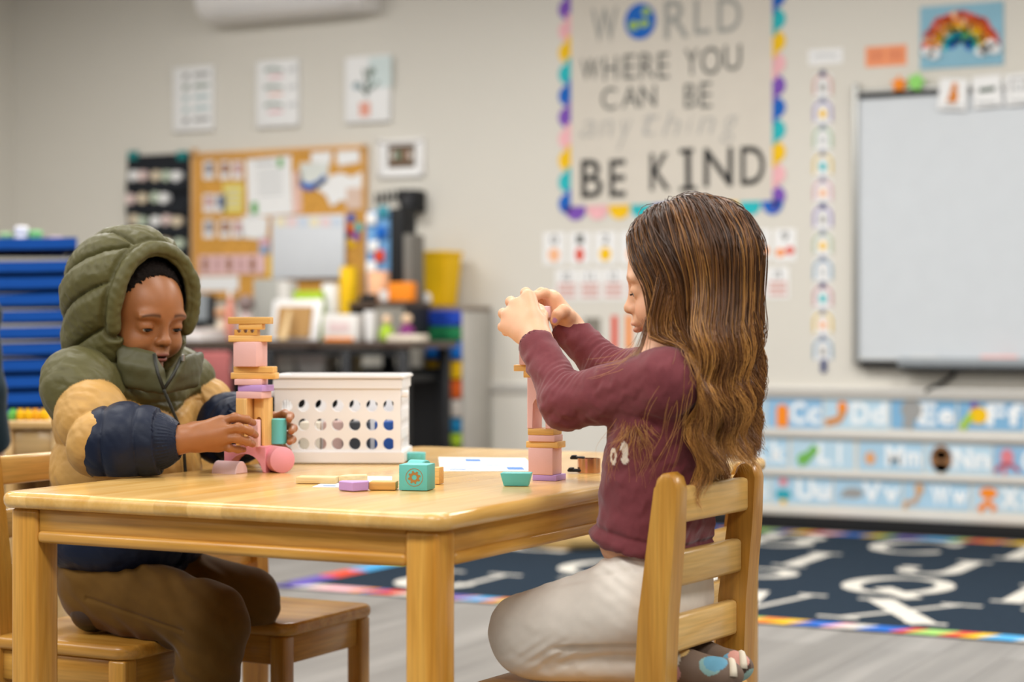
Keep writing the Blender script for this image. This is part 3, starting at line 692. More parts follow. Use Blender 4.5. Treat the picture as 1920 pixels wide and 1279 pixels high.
# calendar board
cal = empty('calendar_board', on_y(580, 462, YC)); tag(cal, 'white calendar board with a pastel top row leaning on the cork board', 'calendar'); 
Y2 = WALL_Y-0.03
sheet('board', 512, 404, 648, 522, 0.012, mat('board_white', 'd9dde2', 0.4, 0.4, 0.01), cal, Y2, 0.002)
for k in range(6):
    sheet('day_card', 518+k*21, 409, 535+k*21, 424, 0.001, [C('pastel_yellow', 'efe3bf'), C('pastel_pink', 'ecd0cf'), C('pastel_blue', 'cad6e6')][k % 3], cal, Y2-0.0128)
for i, (x, y, m) in enumerate(((647, 415, K_org), (660, 408, K_blu), (656, 432, K_red), (668, 444, K_pur), (661, 456, K_yel), (650, 440, K_navy), (674, 426, K_teal))):
    o = disc('magnet', x, y, 7, 8, 0.008, m, None, WALL_Y-0.014); tag(o, '%s round magnet right of the calendar board' % ('orange', 'blue', 'red', 'purple', 'yellow', 'navy', 'teal')[i], 'magnet', 'magnets by the calendar board')
# framed photo, letter sign
f = empty('framed_photograph', on_wall(755, 297)); f.location.y = WALL_Y; tag(f, 'white framed photograph of a group right of the cork board', 'picture frame')
for a in ((712, 262, 797, 268), (712, 326, 797, 332), (712, 262, 719, 332), (791, 258, 798, 328)): sheet('frame_rail', *a, 0.02, M_white, f, bevel=0.002)
sheet('mount', 716, 265, 794, 329, 0.006, M_paper, f)
sheet('photo', 728, 272, 778, 314, 0.002, C('photo_brown', '6d5a48'), f, WALL_Y-0.0068)
for k in range(4): disc('figure', 737+k*11, 291, 4.5, 7, 0.001, [C('photo_white', 'd8cfc4'), C('photo_green', '5d8a70'), C('snap_brown', '9c6f58')][k % 3], f, WALL_Y-0.009)
f = empty('letter_sign', on_wall(735, 372)); f.location.y = WALL_Y; tag(f, 'black cut-out word on the wall below the framed photograph', 'sign')
for k in range(6): sheet('letter', 704+k*10, 362-k*1.5, 709+k*10, 384-k*1.5, 0.004, K_blk, f); 
for k in range(5): sheet('letter', 709+k*10, 372-k*1.5, 713+k*10, 375-k*1.5, 0.004, K_blk, f)

# ------------------------------------------------------------------ kindness bulletin display
kb = empty('bulletin_display', on_wall(1260, 200)); kb.location.y = WALL_Y; tag(kb, 'large bulletin display with scalloped rainbow border reading be kind', 'bulletin display')
sheet('backing_paper', 1066, -160, 1452, 392, 0.003, mat('backing_beige', 'd2cbbf', 0.8, 0.2, 0.012), kb)
YK = WALL_Y-0.0035; cyc = [K_pur, K_pnk, K_yel, K_teal, K_blu]
y = 400; k = 0
for k in range(13):
    yy = 382-k*40.5
    disc('scallop', 1066-1, yy, 17, 19, 0.003, [K_blu, K_teal, K_yel, K_pnk, K_pur][k % 5], kb, YK+0.003, half=math.pi)
    yy = 368-k*41.5
    disc('scallop', 1452+1, yy, 20, 20, 0.003, [K_pur, K_pnk, K_yel, K_teal, K_blu][k % 5], kb, YK+0.003, half=0.0)
for k in range(10):
    xx = 1080+k*41
    disc('scallop', xx, 392-k*1.2, 19, 21, 0.003, [K_pur, K_pnk, K_yel, K_teal, K_blu][k % 5], kb, YK+0.003, half=-math.pi/2)
for a in ((1063, -160, 1071, 396), (1449, -160, 1457, 388)):
    for j in range(13): 
        y0 = 396-(j+1)*41; sheet('border_strip', a[0], y0, a[2], y0+40, 0.004, [K_blu, K_teal, K_yel, K_pnk, K_pur][j % 5] if a[0] < 1200 else [K_pur, K_pnk, K_yel, K_teal, K_blu][j % 5], kb)
for k in range(10): sheet('border_strip', 1060+k*41, 387-k*1.2, 1099+k*41, 395-k*1.2, 0.004, [K_pur, K_pnk, K_yel, K_teal, K_blu][k % 5], kb)
LK = 'letter'
for ch, a in (('B', (1090, 299, 1130, 371)), ('E', (1143, 299, 1173, 369)), ('K', (1219, 287, 1257, 357)), ('I', (1278, 281, 1303, 354)), ('N', (1320, 277, 1374, 350)), ('D', (1389, 274, 1434, 347))):
    if ch == 'I':
        stroke(LK, ((1290, 283), (1291, 354)), 11, K_blk, kb, YK); stroke(LK, ((1274, 284), (1300, 282)), 9, K_blk, kb, YK); stroke(LK, ((1275, 355), (1306, 353)), 9, K_blk, kb, YK)
    else: letter(LK, ch, *a, K_blk, kb, 0.008, YK)
K_ink = C('ink_charcoal', '5a5b58'); K_silver = C('ink_silver', '9b9b96')
for ch, a in (('W', (1090, 110, 1124, 150)), ('H', (1132, 106, 1158, 150)), ('E', (1170, 102, 1192, 148)), ('R', (1200, 99, 1228, 147)), ('E', (1234, 99, 1254, 147)),
              ('Y', (1284, 92, 1310, 140)), ('O', (1314, 88, 1352, 140)), ('U', (1358, 84, 1390, 132)),
              ('C', (1128, 164, 1156, 206)), ('A', (1166, 162, 1198, 202)), ('N', (1200, 160, 1230, 200)), ('B', (1284, 157, 1306, 202)), ('E', (1313, 154, 1334, 202))):
    letter(LK, ch, *a, K_ink, kb, 0.0, YK)
for ch, a in (('W', (1110, 15, 1158, 78)), ('R', (1246, 0, 1292, 72)), ('L', (1302, -2, 1332, 64)), ('D', (1346, -4, 1390, 60))):
    letter(LK, ch, *a, K_silver, kb, 0.004, YK); 
for ch, a in (('a', (1088, 226, 1116, 258)), ('n', (1122, 226, 1150, 256)), ('y', (1158, 226, 1184, 280)), ('t', (1206, 212, 1236, 254)), ('h', (1242, 210, 1276, 254)), ('i', (1288, 216, 1298, 250)), ('n', (1308, 220, 1340, 250)), ('g', (1352, 218, 1384, 268))):
    letter(LK, ch, *a, C('ink_pale', 'b0aea9'), kb, -0.012, YK, shear=0.3)
gl = disc('globe', 1201, 40, 29, 34, 0.004, K_blu, kb, YK)
for x, y, rx, ry in ((1188, 48, 9, 9), (1212, 22, 8, 8), (1208, 44, 10, 7)):
    disc('land', x, y, rx, ry, 0.002, [C('globe_green', '9dbb52'), C('globe_cream', 'd9d49a')][x % 2], kb, YK-0.0045)

# ------------------------------------------------------------------ counting cards
names = ['zero', 'one', 'two', 'three', 'four', 'five', 'six', 'seven', 'eight', 'nine']
for r_, (xs, y0, dy, h, col) in enumerate((([1019+48*i for i in range(10)], 436, -0.35, 60, [K_peach, K_red, K_yel, K_peach, K_red, K_teal, K_pur, K_org, K_org, K_org]),
                                           ([1042+44*i for i in range(10)], 505, -0.2, 58, [C('icon_rose', 'd3aaa2')]*10))):
    for i, x in enumerate(xs):
        yy = y0+dy*i*2
        o = empty('number_card', on_wall(x+20, yy+h/2)); o.location.y = WALL_Y
        tag(o, 'white number card %s, %s row under the bulletin display' % (names[i], ('upper', 'lower')[r_]), 'card', 'number cards under the bulletin display')
        sheet('card', x, yy, x+41, yy+h, 0.001, M_paper, o)
        letter('numeral', str(i if r_ == 0 else i+10), x+14, yy+5, x+27, yy+22, K_ink, o, 0.0, WALL_Y-0.0016, 0.0004)
        if r_ == 0:
            if i < 7: disc('icon', x+20, yy+42, 11 if i % 2 == 0 else 8, 13, 0.0008, col[i], o, WALL_Y-0.0016)
            else:
                disc('icon', x+12, yy+44, 8, 8, 0.0008, col[i], o, WALL_Y-0.0016); disc('icon', x+30, yy+40, 8, 8, 0.0008, K_red if i == 9 else col[i], o, WALL_Y-0.0016)
        else:
            for q in range(3): sheet('icon_row', x+4, yy+26+q*10, x+37, yy+33+q*10, 0.0008, col[i], o, WALL_Y-0.0016)
o = sheet('photo_card', 1096, 596, 1126, 634, 0.002, C('photo_dim', '837d72')); tag(o, 'small dark photo card on the wall beneath the number cards', 'photo')
for i, x in enumerate((1147, 1174)):
    o = sheet('paper_strip', x, 592-2*i, x+11, 655, 0.002, (K_red, K_org)[i]); tag(o, ('red', 'orange')[i]+' upright paper strip on the wall in front of the long-haired child\'s face', 'paper strip', 'colour strips under the number cards')

# ------------------------------------------------------------------ vertical day chain
o = empty('routine_label', on_wall(1547, 104)); o.location.y = WALL_Y; tag(o, 'white heading card above the vertical chain of picture cards', 'card')
sheet('card', 1516, 92, 1580, 120, 0.001, M_paper, o); stroke('lettering', ((1524, 107), (1540, 104), (1570, 104)), 5, K_lgrey, o, WALL_Y-0.0016)
cols = [C('arch_rose', 'cfa59c'), C('arch_violet', 'a69ac0'), C('arch_green', 'a9c0a4'), C('arch_yellow', 'dcc373'), C('arch_pink', 'd6adb8'), C('arch_violet2', '9d8fbe'), C('arch_green2', 'b2bfa0'), C('arch_blue', '8fabc0'), C('arch_rose2', 'c99aa0'), C('arch_gold', 'dfc05e'), C('arch_blue2', '8aa6bb')]
cn = ['rose', 'violet', 'green', 'yellow', 'pink', 'purple', 'sage', 'blue', 'dusty rose', 'gold', 'slate blue']
for k in range(11):
    yt = 136+k*49.5
    o = empty('routine_card', on_wall(1543, yt+24)); o.location.y = WALL_Y
    tag(o, '%s bordered picture card, number %s from the top of the vertical chain' % (cn[k], ['one', 'two', 'three', 'four', 'five', 'six', 'seven', 'eight', 'nine', 'ten', 'eleven'][k]), 'card', 'vertical chain of picture cards')
    sheet('card', 1526, yt+4, 1560, yt+46, 0.001, M_paper, o)
    stroke('border', [(1543-16*math.cos(math.radians(q)), yt+20-14*math.sin(math.radians(q))) for q in range(0, 181, 20)]+[(1559, yt+42)], 5, cols[k], o, WALL_Y-0.0016)
    stroke('border', ((1527, yt+20), (1527, yt+42)), 5, cols[k], o, WALL_Y-0.0016)
    disc('picture', 1543, yt+28, 7, 8, 0.0008, [C('pic_grey', 'a9a7a3'), K_lgrey, K_peach, K_yel, K_teal][(k*3) % 5], o, WALL_Y-0.0016)
    disc('clip', 1543, yt+2, 5.5, 6.5, 0.004, K_navy if k in (0, 5, 8) else C('clip_dim', '8c93a8'), o, WALL_Y-0.0006)
o = empty('hanging_clip', on_wall(1545, 685)); o.location.y = WALL_Y; tag(o, 'dark blue clip at the bottom end of the vertical chain', 'clip')
disc('clip', 1545, 679, 6, 7, 0.006, K_navy, o); disc('clip', 1545, 692, 6, 7, 0.006, K_navy, o)

# orange note and rainbow picture
o = empty('orange_note', on_wall(1661, 104)); o.location.y = WALL_Y; tag(o, 'orange note with two printed blocks on the wall above the whiteboard', 'note')
sheet('card', 1623, 86, 1700, 124, 0.001, C('note_orange', 'ef9a6d'), o)
for a in ((1630, 94, 1656, 116), (1666, 92, 1692, 114)): sheet('print', *a, 0.0006, C('note_orange2', 'e08a63'), o, WALL_Y-0.0016)
o = empty('rainbow_picture', on_wall(1804, 66)); o.location.y = WALL_Y; tag(o, 'light blue picture of a rainbow made of paper scraps, upper right', 'picture')
sheet('backing', 1726, 8, 1882, 126, 0.006, C('rainbow_blue', '86b3c6'), o)
rr = random.Random(3)
for R_, m, n_ in ((66, K_red, 22), (53, K_org, 18), (41, K_yel, 15), (29, K_teal, 11), (17, K_blu, 8)):
    for k in range(n_):
        a = math.pi*(k+0.5)/n_; x = 1802-R_*math.cos(a)+rr.uniform(-2, 2); y = 90-R_*0.95*math.sin(a)+rr.uniform(-2, 2)
        s = sheet('paper_scrap', x-6, y-6, x+6, y+6, 0.002, m if rr.random() > 0.25 else (K_peach if R_ > 35 else K_grn), o, WALL_Y-0.0066); s.rotation_euler = (0, rr.uniform(-1, 1), 0)
for x, y in ((1742, 98), (1752, 102), (1848, 92), (1858, 84), (1866, 92), (1840, 96)): disc('cotton_cloud', x, y, 11, 9, 0.012, M_paper, o, WALL_Y-0.0066)

# whiteboard
wb = empty('whiteboard', on_wall(1800, 420)); wb.location.y = WALL_Y; tag(wb, 'large wall-mounted whiteboard with grey frame at the right', 'whiteboard')
M_alu = mat('aluminium', 'aaaaa6', 0.4, 0.5, 0.03, metal=0.5)
sheet('writing_surface', 1610, 158, 2250, 680, 0.02, mat('whiteboard_enamel', 'cdd2d6', 0.25, 0.5, 0.01), wb)
YWb = WALL_Y-0.0205
sheet('frame_rail', 1603, 158, 1613, 682, 0.035, M_alu, wb, bevel=0.004); sheet('frame_rail', 1606, 152, 2250, 164, 0.032, M_alu, wb, bevel=0.004).rotation_euler = (0, 0, 0)
sheet('frame_rail', 1606, 674, 2250, 684, 0.035, M_alu, wb, bevel=0.004)
sheet('magnet_strip', 1612, 158, 2250, 168, 0.034, K_blk, wb, WALL_Y, 0.002)
sheet('rail_gap', 1618, 676, 1694, 688, 0.045, K_blk, wb, WALL_Y, 0.002)
tray = sheet('pen_tray', 1694, 672, 2250, 690, 0.09, mat('tray_grey', '8c9296', 0.4, 0.5, 0.03), wb, WALL_Y-0.003, 0.006)
sheet('tray_underside', 1700, 690, 2250, 698, 0.08, K_blk, wb, WALL_Y-0.003, 0.003)
for i, (a, b, m, nm) in enumerate(((1836, 1905, C('marker_pink', 'e8b7b2'), 'pale pink'), (1868, 1890, C('marker_red', 'e0665e'), 'coral red'), (1705, 1755, K_lgrey, 'light grey'))):
    P = on_y(a, 676, WALL_Y-0.1); Q = on_y(b, 676, WALL_Y-0.1); zt_ = on_y((a+b)/2, 672, WALL_Y-0.05).z
    yy = WALL_Y-0.075+0.022*i if i < 2 else WALL_Y-0.07; o = bm_obj('marker', tube_bm([(P.x, yy, tray.matrix_basis.translation.z), (Q.x, yy, tray.matrix_basis.translation.z)], 0.009, 10), m); tag(o, nm+' marker lying on the whiteboard tray', 'marker', 'markers on the whiteboard tray')
    o.location.z = wb.location.z+0.021
star = [( (1.0 if k % 2 == 0 else 0.55)*math.cos(math.pi/2+math.pi*k/5), (1.0 if k % 2 == 0 else 0.55)*math.sin(math.pi/2+math.pi*k/5)) for k in range(10)]
for i, (x, y, m, nm) in enumerate(((1686, 158, K_org, 'orange star'), (1718, 154, C('magnet_green', '8ed36c'), 'light green flower'))):
    q = on_y(x, y, WALL_Y-0.036); bm = prism_bm([(a*0.036, b*0.036) for a, b in (star if i == 0 else [(math.cos(t_)*(0.85+0.15*math.cos(5*t_)), math.sin(t_)*(0.85+0.15*math.cos(5*t_))) for t_ in [2*math.pi*k/30 for k in range(30)]])], 0.008)
    o = bm_obj('magnet', bm, m, None, q, (math.pi/2, 0, 0)); tag(o, nm+' magnet on the top edge of the whiteboard', 'magnet')
for i, (x, y, nm) in enumerate(((1760, 148, 'orange animal'), (1824, 142, 'dark green bar'), (1884, 138, 'grey square'))):
    o = empty('picture_card', on_y(x+27, y+28, YWb-0.016)); tag(o, 'white card with a %s clipped to the top of the whiteboard' % nm, 'card', 'cards along the top of the whiteboard')
    Yq = YWb-0.016; c_ = sheet('card', x, y, x+54, y+58, 0.0012, M_paper, o, Yq, rot=0.08 if i == 0 else -0.05)
    if i == 0:
        disc('figure', x+28, y+32, 8, 14, 0.001, C('fox_orange', 'd9822b'), o, Yq-0.0018); disc('figure', x+30, y+14, 6, 7, 0.001, C('fox_orange', 'd9822b'), o, Yq-0.0018); disc('figure', x+20, y+40, 5, 4, 0.001, C('fox_orange', 'd9822b'), o, Yq-0.0018)
    elif i == 1: stroke('bar', ((x+12, y+28), (x+42, y+24)), 7, C('bar_green', '2c4a38'), o, Yq-0.0018)
    else:
        stroke('outline', ((x+12, y+36), (x+12, y+10), (x+40, y+8), (x+40, y+34)), 3, K_grey, o, Yq-0.0018); disc('figure', x+26, y+26, 6, 9, 0.001, K_lgrey, o, Yq-0.0018)
    stroke('caption', ((x+8, y+50), (x+44, y+50)), 5, K_lgrey, o, Yq-0.0018)
# cable under the tray
pts = [on_y(x, y, WALL_Y-0.02) for x, y in ((1790, 697), (1786, 705), (1770, 716), (1745, 728), (1735, 735))]
o = bm_obj('cable', tube_bm(pts, 0.008, 8), K_blk); tag(o, 'dark cable running down from the whiteboard tray to the wall rail', 'cable')

# ------------------------------------------------------------------ alphabet cards
A_bg = [C('alpha_blue1', '8fb9d9'), C('alpha_blue2', 'a9cbe0'), C('alpha_blue3', 'b6d2e2'), C('alpha_blue4', '7fb0d3')]
A_white = mat('alpha_letter', 'eef2f3', 0.7, 0.2, 0.01)
def alpha_card(x0, x1, y0, y1, up, lo_, icon, icol, iname, bg):
    o = empty('alphabet_card', on_wall((x0+x1)/2, (y0+y1)/2)); o.location.y = WALL_Y
    tag(o, 'light blue alphabet card %s%s with %s under the wall rail' % (up, lo_, iname), 'alphabet card', 'alphabet cards under the wall rail')
    sheet('card', x0, y0, x1, y1, 0.0015, A_bg[bg], o)
    Yq = WALL_Y-0.0021; wd = x1-x0; h = y1-y0
    letter('letter', up, x0+wd*0.42, y0+h*0.13, x0+wd*(0.70 if up != 'L' else 0.62), y0+h*0.85, A_white, o, 0.035, Yq, 0.0008)
    letter('letter', lo_, x0+wd*0.735, y0+h*(0.34 if lo_ not in 'dlfk' else 0.13), x0+wd*(0.97 if lo_ != 'l' else 0.79), y0+h*0.85, A_white, o, 0.035, Yq, 0.0008)
    for (kind, a, b, c_, d_, m) in icon:
        if kind == 'd': disc('picture', x0+wd*a, y0+h*b, c_, d_, 0.001, m, o, Yq)
        else: stroke('picture', [(x0+wd*p[0], y0+h*p[1]) for p in a], b, m, o, Yq)
CG = C('croc_green', '6fb04f'); OW = C('owl_brown', '8d6440'); PK = C('octo_pink', 'd97f88')
row = [(1330, 1434, 'B', 'b', [('d', .24, .5, 16, 18, K_brown)], 'a brown bear', 1), (1926, 2050, 'G', 'g', [('d', .24, .5, 15, 18, CG)], 'a green frog shape', 2), (1438, 1542, 'C', 'c', [('d', .28, .42, 11, 12, K_org), ('s', ((.28, .5), (.28, .95)), 22, 0, 0, K_org)], 'an orange cat', 0),
       (1546, 1666, 'D', 'd', [('d', .28, .3, 9, 12, K_org), ('s', ((.3, .4), (.22, .7), (.02, .8)), 13, 0, 0, C('dog_brown', 'd28a3c'))], 'an orange dog', 2),
       (1670, 1793, 'E', 'e', [('d', .32, .35, 20, 20, K_grey), ('s', ((.3, .5), (.26, .95)), 20, 0, 0, K_grey)], 'a grey elephant', 3),
       (1797, 1922, 'F', 'f', [('d', .3, .5, 18, 16, K_yel), ('s', ((.05, .95), (.12, .7), (.2, .5)), 12, 0, 0, K_lime), ('d', .24, .18, 7, 6, K_pur)], 'a yellow fish', 3)]
def R(y0, y1, row, s0):
    for k, (a, b, u, l, ic, nm, bg) in enumerate(row):
        s = (a-1440)*s0
        alpha_card(a, b, y0+s, y1+s, u, l, [(q[0], q[1], q[2], q[3], q[4], q[5]) for q in ic], None, nm, bg)
R(746, 803, row, 0.012)
R(823, 878, [(1360, 1478, 'K', 'k', [('d', .25, .5, 14, 16, K_grey)], 'a grey koala', 1), (1484, 1602, 'L', 'l', [('s', ((.12, .8), (.25, .6), (.4, .25)), 15, 0, 0, CG), ('d', .2, .65, 12, 11, CG)], 'a green lizard', 2),
             (1610, 1731, 'M', 'm', [('d', .18, .55, 10, 12, C('mouse_tan', 'dba26f'))], 'a tan mouse', 1), (1735, 1860, 'N', 'n', [('d', .24, .5, 20, 26, OW), ('d', .24, .36, 12, 9, M_paper), ('d', .24, .8, 13, 9, C('nut_tan', 'd3a45e'))], 'a brown owl-like bird', 2),
             (1863, 1990, 'O', 'o', [('d', .2, .35, 12, 15, PK), ('s', ((.02, .85), (.12, .62), (.28, .62), (.38, .85)), 7, 0, 0, C('octo_dark', 'b0566a')), ('s', ((.17, .6), (.16, .95)), 6, 0, 0, PK)], 'a pink octopus', 0), (1994, 2120, 'P', 'p', [('d', .24, .5, 15, 16, K_pnk)], 'a pink pig', 1)], 0.035)
R(893, 945, [(1446, 1560, 'U', 'u', [('d', .2, .2, 8, 7, PK), ('d', .2, .65, 15, 10, C('umb_teal', '2f9fb0')), ('d', .2, .9, 6, 5, K_yel)], 'a teal umbrella', 1), (1564, 1690, 'V', 'v', [('d', .28, .5, 20, 10, K_grey), ('s', ((.1, .62), (.4, .42)), 6, 0, 0, K_grey)], 'a grey vulture', 1),
             (1694, 1818, 'W', 'w', [('d', .24, .25, 9, 11, C('wolf_tan', 'c9a27a')), ('s', ((.24, .35), (.18, .7), (.04, .75), (.03, .95)), 9, 0, 0, C('wolf_tan', 'c9a27a'))], 'a tan wolf', 1), (1823, 1950, 'X', 'x', [('d', .24, .3, 17, 10, K_org), ('s', ((.1, .92), (.24, .6), (.34, .92)), 12, 0, 0, K_org)], 'an orange fox', 2), (1954, 2080, 'Y', 'y', [('d', .24, .5, 15, 18, K_yel)], 'a yellow shape', 1), (1330, 1442, 'T', 't', [('d', .24, .5, 16, 16, K_org)], 'an orange tiger', 2)], 0.042)
for j, (ya, yb, sl) in enumerate(((804, 818, 0.026), (879, 890, 0.038), (947, 962, 0.05), (738, 745, 0.01))):
    x0, z0_ = on_wall(1360, ya-1*(80*sl)+(-0)).x, 0
    A, B = on_wall(1325, (ya+yb)/2+(1325-1440)*sl), on_wall(2080, (ya+yb)/2+(2080-1440)*sl)
    hgt = (yb-ya)/FPX*8.0
    o = box('card_ledge', (0, -0.008, 0), (B.x-A.x, 0.016, hgt), M_trim, None, 0.002, 1, None, ((A.x+B.x)/2, WALL_Y-0.0003, (A.z+B.z)/2))
    tag(o, 'pale ledge strip %s of the alphabet cards' % ('below the top row', 'below the middle row', 'below the bottom row', 'above the top row')[j], 'ledge', 'ledges of the alphabet cards')

# ------------------------------------------------------------------ rug
M_navy = mat('rug_navy', '222e3a', 0.95, 0.1, 0.10, 90, 0.3, 500); M_rugw = mat('rug_white', 'cfcabf', 0.95, 0.1, 0.06, 60, 0.3, 500)
ra = on_z(508, 1101, 0); rb = on_z(1915, 1207, 0); RY0 = (ra.y+rb.y)/2; RX0 = ra.x; RY1 = WALL_Y-0.10; RX1 = RX0+ (RY1-RY0)*1.62
rug = empty('alphabet_rug', ((RX0+RX1)/2, (RY0+RY1)/2, 0)); tag(rug, 'navy alphabet rug with white letters and a multicoloured border on the floor', 'rug')
RW, RD = RX1-RX0, RY1-RY0
box('pile', (0, 0, 0.0025), (RW, RD, 0.005), M_navy, rug)
rcol = [K_yel, K_red, K_pnk, K_blu, C('rug_lime', '9ccb6a'), C('rug_purple', '5d4fa0'), C('rug_sky', '4aa3d8'), K_org, M_rugw]
BW = 0.085; rr = random.Random(11); prev = None
def strips(ax, length):
    global prev
    out = []; s = 0
    while s < length:
        l = min(rr.uniform(0.12, 0.26), length-s); m = rr.choice([c_ for c_ in rcol if c_ is not prev]); prev = m; out.append((s, l, m)); s += l
    return out
def slant(name, x0, x1, y0, y1, m, horiz):
    sl = 0.05
    if horiz: pts = [(x0, y0), (x1, y0), (x1+sl, y1), (x0+sl, y1)]
    else: pts = [(x0, y0), (x1, y0+0.0), (x1, y1), (x0, y1)]
    pts = [(max(-RW/2, min(RW/2, a)), b) for a, b in pts]
    bm_obj(name, prism_bm(pts, 0.001, 0, 1, 0.0051), m, rug)
PU, WH, SK, LM = rcol[5], rcol[8], rcol[6], rcol[4]
nearseq = [(505, PU), (545, WH), (575, K_pnk), (650, K_org), (670, K_blu), (685, K_red), (730, WH), (760, K_yel), (800, PU), (844, K_pnk), (855, SK), (895, K_org), (925, LM), (975, K_red), (1030, K_blu), (1090, K_yel), (1150, K_pnk), (1210, K_blu), (1270, K_red), (1330, LM), (1390, K_org), (1436, K_yel), (1473, PU), (1485, K_blu), (1535, K_pnk), (1560, WH), (1600, K_blu), (1665, K_red), (1695, LM), (1755, K_red), (1795, K_yel), (1830, SK), (1900, WH), (1925, PU), (1990, K_org)]
farseq = [(1040, K_red), (1090, SK), (1150, LM), (1210, K_pnk), (1270, K_blu), (1340, K_org), (1390, LM), (1436, PU), (1470, K_yel), (1500, K_red), (1520, K_pnk), (1560, K_blu), (1610, K_yel), (1635, LM), (1655, PU), (1712, SK), (1770, LM), (1795, K_red), (1825, K_org), (1865, PU), (1875, K_yel), (1940, K_blu)]
for yy, Yl, seq in ((-RD/2, RY0, nearseq), (RD/2-BW, RY1-BW, farseq)):
    xs_ = [on_y(p_, 1100, Yl).x-rug.location.x for p_, m_ in seq]; xs_[0] = -RW/2
    xs_.append(xs_[-1]+0.15)
    for i_, (p_, m_) in enumerate(seq): slant('border_patch', xs_[i_], xs_[i_+1], yy, yy+BW, m_, True)
    s0 = xs_[-1]+RW/2
    for s, l, m in strips(0, RW-s0): slant('border_patch', -RW/2+s0+s, -RW/2+s0+s+l, yy, yy+BW, m, True)
for xx in (-RW/2, RW/2-BW):
    for s, l, m in strips(1, RD-2*BW): slant('border_patch', xx, xx+BW, -RD/2+BW+s, -RD/2+BW+s+l, m, False)
